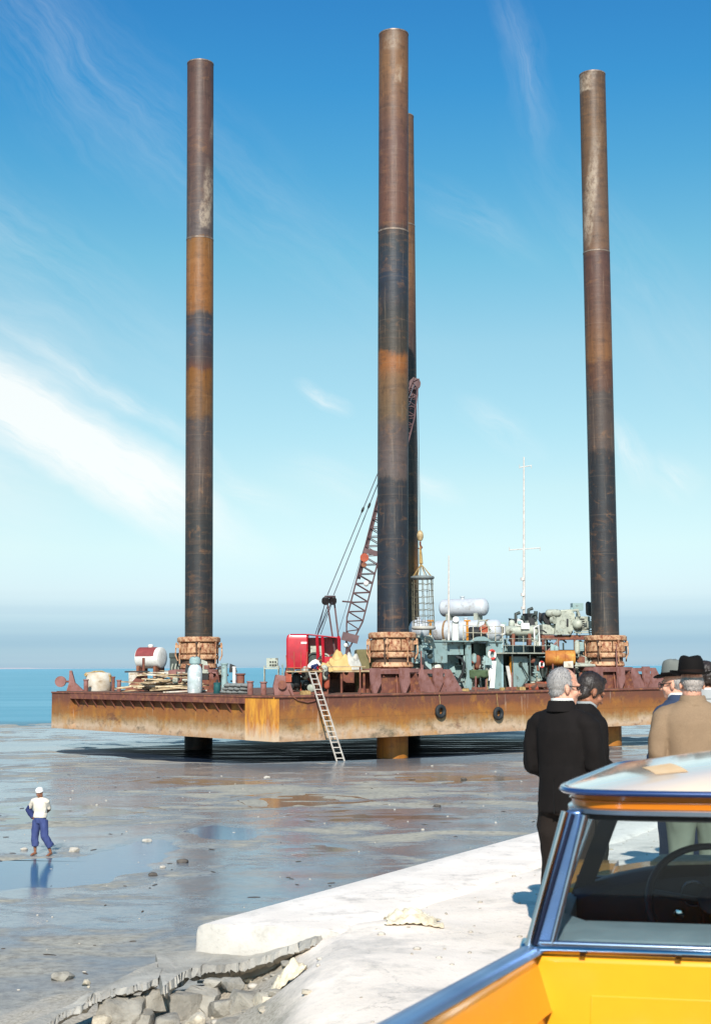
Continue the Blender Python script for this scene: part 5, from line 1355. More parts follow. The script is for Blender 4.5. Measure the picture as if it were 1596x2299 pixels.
# life rings
M_LIFE = mat('life_ring_white', (236, 230, 222), (222, 214, 204), rough=0.6)
M_LIFER = mat('life_ring_red', (206, 76, 66), (190, 64, 56), rough=0.6)
def life_ring(px, py, v_, rad, label):
    u_ = uat(px, v_); z = zat(px, py, u_, v_)
    r = thing('life_ring', label, 'life ring', B(u_, v_, z-rad), BA, 'life rings on the deckhouse')
    for q in range(4):
        k = MB(); rot = Matrix.Rotation(math.pi/2, 3, 'X'); pts = []
        for i in range(9):
            a = R(45+90*q+90*i/8); pts.append((rad*0.78*math.cos(a), 0, rad+rad*0.78*math.sin(a)))
        k.tube(pts, rad*0.24, 8); k.build('band', M_LIFER if q % 2 == 0 else M_LIFE, r, 60)
life_ring(1105, 1470, HV-0.25, 0.36, 'white and red life ring hung on the front panel of the sea-green deckhouse')
life_ring(1216, 1492, HV-2.0, 0.24, 'small red and white life ring by the rusty drum')
for (px0, py0, px1, py1, wd, lab) in ((1108, 1484, 1104, 1545, 0.34, 'broad white plank leaning on the deckhouse under the life ring'), (1103, 1490, 1096, 1528, 0.14, 'narrow white plank leaning askew beside the broad white one')):
    u_ = uat(px0, HV-0.55); Yq = B(u_, HV-.55).y; a, b = P(px0, py0, Yq+0.25), P(px1, py1, Yq-0.1); b.z = max(b.z, ZD+0.06)
    k = MB(); d_ = (b-a); k.prism([(-wd/2, 0), (wd/2, 0), (wd/2, 1), (-wd/2, 1)], a, (0.9, 0.3, 0), d_, 0.05)
    tag(k.build('white_plank', M_LIFE, smooth=0), lab, 'plank', 'white planks at the deckhouse')

# ---------------------------------------------------------------- silver tanks on the deckhouse roof
def silver_tank(px, py, Lm, rad, yaw, v_, label, straps=True):
    u_ = uat(px, v_); z = zat(px, py, u_, v_); r = thing('silver_tank', label, 'tank', B(u_, v_, ZR), yaw, 'silver tanks over the deckhouse')
    zc = z-ZR; rot = Matrix.Rotation(math.pi/2, 3, 'Y')
    k = MB(); pr = [(rad*math.cos(a)+0.001, -Lm/2-rad*0.55*math.sin(a)) for a in (1.5, 1.2, 0.9, 0.6, 0.3)]+[(rad, -Lm/2)]+[(rad, Lm/2)]+[(rad*math.cos(a)+0.001, Lm/2+rad*0.55*math.sin(a)) for a in (0.3, 0.6, 0.9, 1.2, 1.5)]
    k.lathe(pr, 36, (0, 0, zc), rot); k.build('shell', M_SILVER, r, 50)
    for x in (-Lm*0.36, Lm*0.36):
        k = MB(); k.bx(x-0.14, -rad*0.75, 0, x+0.14, rad*0.75, zc-rad*0.72); k.build('saddle', M_GGREY, r, 0)
        if straps:
            k = MB(); k.lathe([(rad+0.02, x-0.07), (rad+0.02, x+0.07)], 36, (0, 0, zc), rot, False); k.build('strap', mat('strap_rust', (150, 120, 84), (120, 86, 54), rough=0.8), r, 60)
    k = MB(); k.lathe([(0.13, 0), (0.13, 0.12), (0.18, 0.13), (0.18, 0.18)], 14, (0.1, 0, zc+rad-0.02)); k.build('nozzle', M_SILVER, r, 40)
    return r
silver_tank(1043, 1364, 2.9, 0.60, R(152), 9.2, 'plain silver tank with a domed end, mounted above the other tanks', False)
silver_tank(1050, 1417, 4.1, 0.74, R(156), 7.6, 'long lower silver tank with rusty straps on the deckhouse roof')
r = silver_tank(944, 1412, 0.7, 0.62, R(140), 9.0, 'short stubby silver tank half hidden behind the rope-net basket', False)
r = dth('vent_pipe', 'white vent pipe with a bent elbow in front of the lower silver tank', 'pipe', 1023, v=HV+0.4, z=ZR, yaw=0)
k = MB(); k.tube([(0, 0, 0), (0, 0, 1.05), (0.02, -0.05, 1.25), (0.02, -0.3, 1.36)], [0.24, 0.24, 0.22, 0.2], 14); k.build('pipe', M_WHITE, r, 40)
r = dth('signal_lamp', 'white signal lamp with a dark lens on the roof beside the lower silver tank', 'lamp', 1124, v=HV+0.6, z=ZR, yaw=-0.3)
k = MB(); k.box((0, 0, 0.75), (0.7, 0.5, 0.75)); k.build('housing', M_WHITE, r, 0, bevel=0.12)
k = MB(); k.bx(0.05, -0.275, 0.55, 0.3, -0.24, 0.95); k.build('lens', M_DARK, r, 0)
k = MB(); k.tube([(0, 0, 0), (0, 0, 0.4)], 0.1, 8); k.build('stand', M_GGREY, r)
def pole(px, v_, pytop, rad, z, label, name, m_, arms=(), wires=()):
    r = dth(name, label, 'mast', px, v=v_, z=z, yaw=0); Yq = dY(r); s_ = Yq/FOC
    top = P(px, pytop, Yq).z-z; dx = P(px, pytop, Yq).x-P(px, 1440, Yq).x
    k = MB(); k.tube([(0, 0, 0), (dx*.5, 0, top*0.5), (dx, 0, top)], [rad, rad*0.8, rad*0.45], 8); k.build('pole', m_, r, 40)
    for py, xl, xr in arms:
        zz = P(px, py, Yq).z-z; k = MB(); k.tube([((xl-px)*s_, 0, zz-0.05), ((xr-px)*s_, 0, zz+0.08)], rad*0.35, 5)
        for e in (xl, xr): k.tube([((e-px)*s_, 0, zz-0.12), ((e-px)*s_, 0, zz+0.15)], rad*0.22, 4)
        k.build('cross_arm', m_, r, 40)
    return r, top, s_
M_MAST = mat('mast_paint', (214, 206, 198), (186, 176, 168), rough=0.6, sc=4)
pole(1008, HV-0.1, 1247, 0.075, ZR, 'slim cream flagpole rising in front of the silver tanks', 'flagpole', M_MAST)
r, tp, s_ = pole(1177, HV+2.5, 1026, 0.10, ZR, 'tall pale radio mast with two cross-arms above the machinery', 'radio_mast', M_MAST, ((1233, 1148, 1217), (1048, 1174, 1201)))
k = MB()
for py in (1300, 1335, 1365): 
    zz = P(1177, py, B(uat(1177, HV+2.5), HV+2.5).y).z-ZR; k.lathe([(0.16, zz-0.1), (0.16, zz+0.1)], 10)
k.build('collar', M_MAST, r, 30)
for px, h_, lab in ((967, 1.25, 'rusty yellow post at the near end of the lower silver tank'), (1050, 1.3, 'rusty yellow post halfway along the lower silver tank')):
    r = dth('frame_post', lab, 'post', px, v=HV+0.5, z=ZR, yaw=0, group='rusty yellow posts on the deckhouse roof')
    k = MB(); k.tube([(0, 0, 0), (0, 0, h_)], 0.09, 6); k.build('post', M_OCHRE, r); k = MB(); k.box((0, 0, h_), (0.4, 0.24, 0.1)); k.build('cap', M_OCHRE, r, 0)
r = dth('pump_set', 'dark pump with a red flange among the rails on the deckhouse roof', 'pump', 1072, v=HV+0.5, z=ZR, yaw=0.2)
k = MB(); k.tube([(-0.5, 0, 0.5), (0.5, 0, 0.5)], 0.42, 16); k.box((0, 0, 0.1), (1.2, 0.7, 0.2)); k.build('casing', M_DARK, r, 40)
k = MB(); k.lathe([(0.3, -0.06), (0.3, 0.06)], 16, (0.35, -0.4, 0.75), Matrix.Rotation(math.pi/2, 3, 'X')); k.build('flange', M_ORED, r, 40)
k = MB(); k.tube([(0.0, -0.1, 0.9), (0.1, -0.1, 1.3), (0.5, -0.1, 1.35), (0.9, -0.1, 0.6)], 0.07, 8); k.build('pipework', M_GGREY, r)

# ---------------------------------------------------------------- the machinery end
u_m = uat(1150, HV); 
an = dth('annex', 'small sea-green annex with a dark doorway next to the white planks', 'deckhouse', 1148, v=HV-0.3)
def ax_(px, y=0): return uat(px, HV-0.3+y)-uat(1148, HV-0.3)
def az_(px, py): return zat(px, py, uat(px, HV-.3), HV-.3)-(ZD+.035)
k = MB(); k.bx(ax_(1150), 0, 0, ax_(1184), 0.1, az_(1170, 1474)); k.build('front_wall', M_GREEN, an, 0)
k = MB(); k.bx(ax_(1128), 0.6, 0, ax_(1240), 0.7, az_(1170, 1468)); k.build('rear_wall', M_DGREEN, an, 0)
k = MB(); k.bx(ax_(1145), -0.12, 0, ax_(1149), 0.05, az_(1146, 1474)); k.build('door_post', M_OCHRE, an, 0)
k = MB(); k.prism([(0, 0), (0.3, 0), (-0.1, 1.5), (-0.35, 1.5)], (ax_(1143), -0.05, 0), (1, 0, 0), (0, 0, 1), 0.06); k.build('white_door', M_WHITE, an, 0)
k = MB(); k.bx(ax_(1186), 0.2, 0.5, ax_(1216), 0.5, az_(1200, 1478)); k.build('locker', M_GREEN, an, 0)
k = MB(); k.bx(ax_(1190), 0.1, 0.9, ax_(1200), 0.19, 1.7); k.build('vent', M_DARK, an, 0)
k = MB(); k.torus((ax_(1166), -0.1, az_(1166, 1490)), 0.13, 0.05, 14, 6, Matrix.Rotation(math.pi/2, 3, 'X')); k.build('hand_wheel', M_DGREEN, an)
k = MB(); k.tube([(ax_(1166), -0.1, az_(1166, 1490)), (ax_(1178), -0.3, az_(1178, 1520)), (ax_(1160), -0.35, 0.02)], 0.05, 6); k.build('pipe', M_DGREEN, an)
cw = dth('catwalk', 'grey-green catwalk with a thin rail passing under the machinery', 'catwalk', 1128, v=HV-0.8)
zc = zat(1180, 1465, uat(1180, HV-.8), HV-.8)-(ZD+.035); cx_ = lambda px: uat(px, HV-.8)-uat(1128, HV-.8)
k = MB(); k.bx(0, -0.1, zc-0.08, cx_(1330), 1.1, zc); k.build('deck', M_GGREY, cw, 0)
for px in (1150, 1190, 1236, 1284, 1322):
    k = MB(); k.tube([(cx_(px), 0, 0), (cx_(px), 0, zc-0.08)], 0.05, 6); k.build('leg', M_DGREEN, cw)
k = MB()
for px in (1130, 1152, 1176, 1200, 1226, 1252): k.tube([(cx_(px), 0, zc), (cx_(px), 0, zc+0.9)], 0.022, 5)
for dz in (0.45, 0.9): k.tube([(0, 0, zc+dz), (cx_(1252), 0, zc+dz)], 0.02, 5)
k.build('rail', M_GGREY, cw)

# upper machinery: drawworks on a rusty frame
MV = HV+1.2
dw = dth('drawworks', 'pale grey-green hoisting machinery on a rusty frame above the catwalk', 'hoist machinery', 1216, v=MV, yaw=0.18)
Y_ = dY(dw); s_ = Y_/FOC
dx = lambda px: (px-1216)*s_*1.0
dz = lambda py: P(1270, py, Y_).z-(ZD+.035)
k = MB(); k.bx(dx(1212), -0.5, dz(1436), dx(1332), 0.9, dz(1426)); k.build('frame', M_RUST, dw, 0)
for px in (1216, 1250, 1290, 1328):
    k = MB(); k.tube([(dx(px), -0.4, 0), (dx(px), -0.4, dz(1436))], 0.10, 6); k.build('frame_leg', M_RUST, dw)
k = MB(); k.tube([(dx(1226), -0.42, dz(1462)), (dx(1254), -0.42, dz(1436))], 0.07, 6); k.tube([(dx(1292), -0.42, dz(1470)), (dx(1322), -0.42, dz(1436))], 0.07, 6); k.build('frame_brace', M_RUSTP, dw)
k = MB(); k.bx(dx(1215), -0.45, dz(1425), dx(1246), 0.5, dz(1402)); k.build('gear_case', M_GGREY, dw, 0, bevel=0.06)
k = MB(); k.prism([(dx(1240), dz(1425)), (dx(1276), dz(1425)), (dx(1284), dz(1412)), (dx(1288), dz(1380)), (dx(1278), dz(1370)), (dx(1246), dz(1378))], (0, -0.5, 0), (1, 0, 0), (0, 0, 1), 0.5); k.build('drum_guard', M_GGREY, dw, 20)
k = MB(); k.tube([(dx(1230), -0.5, dz(1388)), (dx(1230), 0.6, dz(1388))], 0.42, 18); k.build('winding_drum', M_DARK, dw, 40)
k = MB(); k.tube([(dx(1228), -0.7, dz(1377)), (dx(1248), -0.7, dz(1377))], 0.26, 14, dome=True); k.tube([(dx(1236), -0.6, dz(1392)), (dx(1240), -0.8, dz(1392))], 0.28, 14); k.build('gear_motor', M_GGREY, dw, 40)
k = MB(); k.tube([(dx(1256), -0.55, dz(1373)), (dx(1296), -0.55, dz(1370)), (dx(1300), -0.55, dz(1384))], 0.11, 8); k.build('air_pipe', M_GGREY, dw, 40)
k = MB(); k.bx(dx(1296), -0.5, dz(1414), dx(1326), 0.4, dz(1384)); k.build('engine_cover', M_GGREY, dw, 0, bevel=0.05)
k = MB()
for i in range(5): k.bx(dx(1298), -0.53, dz(1411)+i*0.15, dx(1312), -0.49, dz(1411)+i*0.15+0.08)
k.build('louvre', M_DARK, dw, 0)
k = MB(); k.tube([(dx(1292), -0.6, dz(1402)), (dx(1292), -0.9, dz(1402))], 0.36, 18, dome=True); k.build('brake_wheel', M_GGREY, dw, 40)
k = MB()
for (a0, b0, a1, b1) in ((1285, 1420, 1335, 1421), (1290, 1417, 1330, 1416), (1282, 1412, 1300, 1424), (1320, 1380, 1334, 1386), (1326, 1390, 1336, 1402)): k.tube([(dx(a0), -0.7, dz(b0)), (dx(a1), -0.7, dz(b1))], 0.05, 6)
k.build('pipework', M_GGREY, dw)
k = MB(); k.tube([(dx(1299), -0.1, dz(1385)), (dx(1299), -0.1, dz(1370))], 0.05, 6); k.bx(dx(1288), -0.3, dz(1370), dx(1313), 0.2, dz(1354)); k.build('raised_box', M_GREEN, dw, 0)

for i, (px, py, w, hgt, lab) in enumerate(((1163, 1394, 0.9, 0.85, 'dark tangled engine at the foot of the radio mast'), (1192, 1384, 0.75, 1.1, 'black exhaust-topped engine between the radio mast and the pale machinery'))):
    r = dth('deck_engine', lab, 'engine', px, v=HV+1.6, z=ZR, yaw=0.3, group='dark engines on the roof'); zz = P(px, py, dY(r)).z-ZR
    k = MB(); k.box((0, 0, zz-0.1), (w, 0.7, hgt*0.55)); k.jitter(0.14, 4, i); k.build('block', M_DARK, r, 0)
    k = MB(); k.tube([(-0.2, -0.2, zz), (-0.2, -0.2, zz+0.45), (0.1, -0.2, zz+0.55)], 0.12, 8); k.tube([(0.25, -0.3, zz-.2), (0.3, -0.3, zz+0.35)], 0.14, 8); k.build('exhaust', M_DGREEN, r)
    k = MB(); k.bx(-w/2, -0.4, 0, w/2, 0.4, zz-0.3); k.build('bed', M_GGREY, r, 0)
    k = MB(); k.torus((0.1, -0.45, zz-0.1), 0.22, 0.05, 16, 6, Matrix.Rotation(math.pi/2, 3, 'X')); k.build('flywheel', M_DGREEN, r)
r = dth('bulkhead_screen', 'weathered green screen wall closing the space behind the catwalk and under the machinery', 'wall', 1126, v=HV+2.4, yaw=BA); bw = lambda px: uat(px, HV+2.4)-uat(1126, HV+2.4)
for i, (pa_, pb_, mm) in enumerate(((1126, 1188, M_GREEN), (1188, 1250, M_DGREEN), (1250, 1322, M_DGREEN))):
    k = MB(); k.bx(bw(pa_), 0, 0, bw(pb_)-0.02, 0.1, HT-0.12-0.3*(i == 2)); k.build('screen_panel', mm, r, 0)
r = dth('hatch_house', 'rusty steel hatch house in the shade below the timber platform', 'hatch', 752, v=6.0, yaw=0.05)
k = MB(); k.bx(-1.6, -0.5, 0, 1.9, 0.6, 1.25); k.build('coaming', M_RUST, r, 0, bevel=0.03)
k = MB(); k.bx(-1.65, -0.55, 1.25, 1.95, 0.65, 1.33); k.build('lid', M_RUSTP, r, 0)
r = dth('steam_boiler', 'grey-green cylinder boiler with white gauges below the dark engines', 'boiler', 1168, v=HV+0.2, z=ZR-0.3, yaw=0.1); Y_ = dY(r)
k = MB(); zz = P(1170, 1416, Y_).z-ZR+0.3; k.tube([(-0.8, 0, zz), (0.95, 0, zz)], 0.34, 18, dome=True); k.build('shell', M_GGREY, r, 50)
k = MB(); k.bx(-0.6, -0.3, 0, -0.4, 0.3, zz-.2); k.bx(0.5, -0.3, 0, 0.7, 0.3, zz-.2); k.build('saddle', M_RUST, r, 0)
k = MB(); k.bx(0.0, -0.5, zz+0.1, 0.55, -0.3, zz+0.5); k.build('gauge_box', M_WHITE, r, 0)
k = MB(); k.tube([(0.9, -0.4, 0), (0.9, -0.4, zz+0.2), (1.2, -0.4, zz+0.35), (1.25, -0.4, 0)], 0.06, 6); k.build('pipe', M_WHITE, r)

r = dth('rust_drum', 'big horizontal rust-orange drum on a stand in front of the catwalk', 'drum', 1258, v=2.8, yaw=-0.12); Y_ = dY(r)
k = MB(); zz = P(1258, 1477, Y_).z-(ZD+.035); hw = 33*Y_/FOC
k.lathe([(0.2, -hw-0.02), (0.46, -hw), (0.49, -hw+0.05), (0.49, -hw*0.3), (0.51, -hw*0.28), (0.49, -hw*0.26), (0.49, hw*0.3), (0.51, hw*0.32), (0.49, hw*0.34), (0.49, hw-0.05), (0.46, hw), (0.2, hw+0.02)], 30, (0, 0, zz), Matrix.Rotation(math.pi/2, 3, 'Y')); k.build('shell', M_YRUST, r, 40)
for x in (-0.5, 0.5):
    k = MB(); k.prism([(-0.4, 0), (0.4, 0), (0.3, zz-0.35), (-0.3, zz-0.35)], (x, 0, 0), (0, 1, 0), (0, 0, 1), 0.1); k.build('stand', M_RUST, r, 0)
k = MB(); k.box((0.5, -0.5, zz-0.45), (0.6, 0.4, 0.4)); k.jitter(0.08, 5); k.build('valve', M_CONC, r, 20)
for px, py0, py1, w, lab in ((1310, 1442, 1462, 0.75, 'blue-grey steel cabinet standing on the catwalk beside the machinery'), (1334, 1452, 1482, 0.5, 'grey-green louvred cabinet between the rusty drum and the end jack')):
    r = dth('steel_cabinet', lab, 'cabinet', px, v=3.4, yaw=0.1, group='cabinets by the end jack'); Y_ = dY(r); za, zb = P(px, py1, Y_).z-(ZD+.035), P(px, py0, Y_).z-(ZD+.035)
    k = MB(); k.bx(-w/2, -0.3, za, w/2, 0.3, zb); k.build('body', M_GREEN, r, 0, bevel=0.03)
    k = MB(); k.bx(-w/2+.06, -0.325, za+.1, w/2-.06, -0.295, zb-.1); k.build('door', M_DGREEN if w < .6 else M_GREEN, r, 0)
    for x in (-w/2+.05, w/2-.05):
        k = MB(); k.tube([(x, 0, 0), (x, 0, za)], 0.05, 6); k.build('leg', M_GGREY, r)
r = dth('pipe_rack', 'rack of grey pipes lying under the cabinets', 'pipe rack', 1318, v=2.4, yaw=0.05); Y_ = dY(r)
for i in range(4):
    k = MB(); k.tube([(-1.3, 0.2*i-0.3, P(1300, 1492, Y_).z-ZD-.1+0.03*i), (0.9, 0.2*i-0.3, P(1300, 1492, Y_).z-ZD-.1+0.03*i)], 0.09, 8); k.build('pipe', M_GGREY, r)
for x in (-1.0, 0.6):
    k = MB(); k.bx(x-.06, -0.5, 0, x+.06, 0.5, P(1300, 1496, Y_).z-ZD-.12); k.build('trestle', M_RUSTP, r, 0)
# scrap on deck between annex and end foundation
for i in range(16):
    px = rnd.uniform(1188, 1236); u_ = uat(px, rnd.uniform(0.6, 2.0)); v_ = rnd.uniform(0.6, 2.0); u_ = uat(px, v_)
    k = MB(); k.box(B(u_, v_, ZD+0.15+0.05*(i % 5)), (rnd.uniform(.3, .9), rnd.uniform(.15, .5), rnd.uniform(.12, .4)), Matrix.Rotation(rnd.uniform(0, 3), 3, 'Z') @ Matrix.Rotation(rnd.uniform(-.5, .5), 3, 'X')); k.jitter(0.06, 4, i)
    tag(k.build('scrap_iron', (M_RUST, M_ORED, M_DECK)[i % 3], smooth=0), 'rusty lump in the scrap heap between the annex and the end pedestal', 'scrap', 'scrap iron heaped on the deck')
for i in range(14):
    px = rnd.choice((rnd.uniform(655, 700), rnd.uniform(985, 1050), rnd.uniform(1125, 1180))); v_ = rnd.uniform(0.5, 2.6); u_ = uat(px, v_)
    k = MB(); k.box(B(u_, v_, ZD+0.12), (rnd.uniform(.2, .7), rnd.uniform(.2, .4), rnd.uniform(.1, .25)), rnd.uniform(0, 3)); k.jitter(0.05, 4, i+40)
    tag(k.build('deck_oddment', (M_ROPE, M_DARK, M_GGREY, M_RUST)[i % 4], smooth=0), 'loose oddment left lying near the deck edge', 'scrap', 'oddments strewn along the deck')
# dense pipework and fittings in front of and over the machinery spaces
def tangle(name, label, cat, px0, px1, py0, py1, v_, n, seed, mats, dpt=0.9):
    rr = random.Random(seed); pm = (px0+px1)/2; r = dth(name, label, cat, pm, v=v_, yaw=0.0); Yq = dY(r); s_ = Yq/FOC; z0 = ZD+.035
    X = lambda px: (px-pm)*s_
    Z = lambda py: max(0.05, P(pm, py, Yq).z-z0)
    for i in range(n):
        a, b = rr.uniform(px0, px1), rr.uniform(py0, py1); y = rr.uniform(-dpt/2, dpt/2); q = rr.random(); k = MB(); m_ = mats[rr.randrange(len(mats))]
        if q < 0.42:
            L = rr.uniform(6, 26); z = Z(b); rad = rr.uniform(0.035, 0.085)
            if rr.random() < .5: k.tube([(X(a), y, z), (X(a+L*.7), y, z), (X(a+L), y+rr.uniform(-.3, .3), z-rr.uniform(.1, .5))], rad, 8)
            else: k.tube([(X(a), y, z), (X(a), y, max(0.05, z-L*s_)), (X(a+rr.uniform(-6, 6)), y+.2, max(0.03, z-L*s_-.15))], rad, 8)
            k.build('pipe', m_, r, 50)
        elif q < 0.60: k.box((X(a), y, Z(b)), (rr.uniform(.2, .6), rr.uniform(.2, .5), rr.uniform(.2, .6)), rr.uniform(-.2, .2)); k.build('junction_box', m_, r, 0, bevel=0.02)
        elif q < 0.78: k.lathe([(rr.uniform(.10, .22), -.06), (rr.uniform(.12, .26), .0), (.1, .07)], 14, (X(a), y-.2, Z(b)), Matrix.Rotation(math.pi/2, 3, 'X')); k.build('valve_wheel', m_, r, 40)
        elif q < 0.90: k.tube([(X(a), y, Z(b)), (X(a), y, Z(b)+rr.uniform(.3, .7))], rr.uniform(.12, .24), 12, dome=True); k.build('filter_pot', m_, r, 50)
        else: k.prism([(0, 0), (.5, 0), (.4, .4), (.05, .55)], (X(a), y, Z(b)), (1, 0, 0), (0, 0, 1), .08); k.build('bracket_plate', m_, r, 0)
    k = MB(); k.bx(X(px0), -dpt/2, 0, X(px1), dpt/2, 0.14); k.build('skid', M_RUST, r, 0)
    return r
tangle('pipe_manifold', 'tangled grey-green pipe manifold packed round the pale hoisting machinery', 'pipework', 1196, 1330, 1376, 1450, HV+0.4, 46, 1, (M_GGREY, M_GGREY, M_GREEN, M_DGREEN, M_DARK))
tangle('pipe_manifold', 'jumble of valves and pipes under the catwalk beside the rusty drum', 'pipework', 1186, 1335, 1462, 1535, HV-1.4, 52, 2, (M_GREEN, M_GGREY, M_GGREY, M_RUST, M_DGREEN))
tangle('pipe_manifold', 'cluster of pipes and fittings on the deckhouse roof around the radio mast', 'pipework', 1085, 1205, 1392, 1438, HV+1.0, 34, 3, (M_GGREY, M_GGREY, M_GREEN, M_DARK, M_WHITE))
tangle('pipe_manifold', 'oily valve gear crowded inside the open deckhouse alcoves', 'pipework', 1002, 1094, 1480, 1540, HV+0.6, 24, 4, (M_GREEN, M_GGREY, M_GREEN, M_RUST, M_DGREEN), 0.7)
tangle('pipe_manifold', 'grey fittings and pipes between the salmon jack collar and the sea-green upper locker', 'pipework', 930, 966, 1425, 1530, 3.6, 20, 5, (M_GREEN, M_GGREY, M_GREEN, M_DGREEN))
tangle('winch_gear', 'dark rusty winch gear cluttering the deck below the tail of the crane', 'pipework', 640, 735, 1512, 1545, 1.7, 26, 6, (M_RUST, M_DGREEN, M_DARK, M_ORED, M_GGREY))
tangle('winch_gear', 'rusty gear and pipe stubs around the foot of the jack behind the lumber', 'pipework', 388, 520, 1496, 1535, 12.5, 24, 7, (M_RUST, M_RUSTP, M_DARK, M_GGREY))
# bow fitting at the raked end
r = dth('bow_chock', 'jagged rusty bow chock at the far raked end of the barge, behind the hatted men', 'chock', 1478, v=2.0, yaw=0.3)
k = MB(); k.prism([(-1.1, 0), (2.2, 0), (2.0, 0.9), (1.3, 1.1), (1.0, 0.75), (0.2, 0.8), (-0.3, 0.45)], (0, 0, 0), (1, 0, 0), (0, 0, 1), 0.6); k.jitter(0.05, 3); k.build('casting', M_RUSTP, r, 20)
k = MB(); k.tube([(0.6, 0, 0.7), (0.62, 0, 1.5)], 0.06, 6); k.build('pin', M_WHITE, r)
# guy posts along the right face
for px, h_ in ((948, 1.6), (1067, 0.9), (1090, 0.7), (1148, 1.1), (1322, 1.1), (1384, 2.9), (945, 2.4)):
    r = dth('stanchion', 'thin rusty stanchion standing at the deck edge', 'stanchion', px, v=0.35, yaw=0, group='rail stanchions along the deck edge')
    k = MB(); k.tube([(0, 0, 0), (0.02, 0, h_)], 0.045, 6); k.build('rod', M_RUSTP, r); k = MB(); k.lathe([(0.1, 0), (0.1, 0.06)], 10); k.build('socket', M_RUST, r)
# ================================================================== the yellow pickup
def paint(name, col, rough=0.28, var=None):
    m, N, b, out = new_mat(name)
    tc = N.n('ShaderNodeTexCoord'); nz = N.noise(tc.outputs['Object'], 2.5, 6, 0.7); nf = N.noise(tc.outputs['Object'], 60, 4, 0.7)
    c = N.mix(N.ramp(nz, [(0.4, 0.0), (0.7, 0.6)]), rgb(col), rgb(var or tuple(int(q*0.93) for q in col)))
    c = N.mix(N.ramp(nf, [(0.66, 0.0), (0.78, 0.5)]), c, rgb((150, 110, 60)))
    N.l(c, b.inputs['Base Color'])
    N.l(N.math('ADD', rough-0.04, N.math('MULTIPLY', nz, 0.1)), b.inputs['Roughness'])
    b.inputs['Coat Weight'].default_value = 1.0; b.inputs['Coat Roughness'].default_value = 0.08
    bp = N.n('ShaderNodeBump'); bp.inputs['Strength'].default_value = 0.06; bp.inputs['Distance'].default_value = 0.01
    N.l(N.noise(tc.outputs['Object'], 5, 3), bp.inputs['Height']); N.l(bp.outputs[0], b.inputs['Normal'])
    return m
M_YEL = paint('taxi_yellow', (244, 168, 30), 0.34, (240, 158, 26))
M_ROOF = paint('roof_sky_sheen', (248, 222, 192), 0.14, (244, 212, 178))  # orange roof paled: grazing sky reflection put into the base colour
M_SIDE = paint('side_ground_sheen', (206, 168, 118), 0.30, (196, 156, 108))  # tan is the ground's reflection put into the orange side's colour
M_INNER = paint('bed_orange', (238, 142, 24), 0.35, (226, 132, 22))
M_BAND = paint('header_orange', (206, 116, 18), 0.35)
M_TRIM = mat('bright_trim', (176, 186, 200), (150, 164, 186), rough=0.16, metal=0.95, sc=3, rvar=0.05)
M_DRIPBLUE = mat('drip_rail_blue', (44, 68, 118), (34, 54, 100), rough=0.2, metal=0.3, sc=2, coat=0.8)  # glossy dark blue of the drip rail
M_RAIL = mat('rail_bright_metal', (140, 168, 200), (118, 146, 182), rough=0.34, metal=0.7, sc=2, rvar=0.06)
M_PILLAR = mat('pillar_metal', (104, 132, 172), (78, 106, 150), rough=0.28, metal=0.7, sc=3, rvar=0.06)
M_CABIN = mat('cabin_blue_black', (16, 26, 54), (8, 14, 34), rough=0.55, sc=4)
M_VINYL = mat('seat_vinyl', (128, 142, 146), (104, 118, 124), rough=0.5, sc=3, bump=0.15, bsc=90)
M_CHROME = mat('chrome', (200, 202, 206), (180, 184, 190), rough=0.10, metal=1.0)
M_TAPE = mat('dull_tape', (234, 186, 128), (240, 200, 150), rough=0.5, sc=14, lo=0.4, hi=0.6, spec=0.4)
def glass_mat(name, tint=(0.86, 0.92, 0.93, 1)):
    m, N, b, out = new_mat(name); N.t.nodes.remove(b)
    tr = N.n('ShaderNodeBsdfTransparent'); tr.inputs[0].default_value = tint
    gl = N.n('ShaderNodeBsdfGlossy'); gl.inputs['Roughness'].default_value = 0.03
    fr = N.n('ShaderNodeFresnel'); fr.inputs['IOR'].default_value = 1.45
    mx = N.n('ShaderNodeMixShader'); N.l(fr.outputs[0], mx.inputs[0]); N.l(tr.outputs[0], mx.inputs[1]); N.l(gl.outputs[0], mx.inputs[2]); N.l(mx.outputs[0], out.inputs[0])
    return m
M_GLASS = glass_mat('window_glass')
TYAW = R(-12.0)
TO = V((1.237, 3.965, 0.016))
tz = quay_z(2.0, 4.0)
trk = thing('pickup_truck', 'glossy yellow and orange pickup truck parked on the quay, seen over its open bed', 'pickup', TO, TYAW)
HWD = 0.78
def outline(hx, y0, y1, n=96, e=7.5):
    cy, hy = (y0+y1)/2, (y1-y0)/2; out = []
    for i in range(n):
        a = 2*math.pi*i/n; c, s_ = math.cos(a), math.sin(a)
        out.append((hx*math.copysign(abs(c)**(2/e), c), cy+hy*math.copysign(abs(s_)**(2/e), s_)))
    return out
def bandm(specs, closed=True, n=96, e=7.5):
    k = MB(); k.rings([[(x, y, z) for x, y in outline(hx, y0, y1, n, e)] for hx, y0, y1, z in specs], False, closed); return k
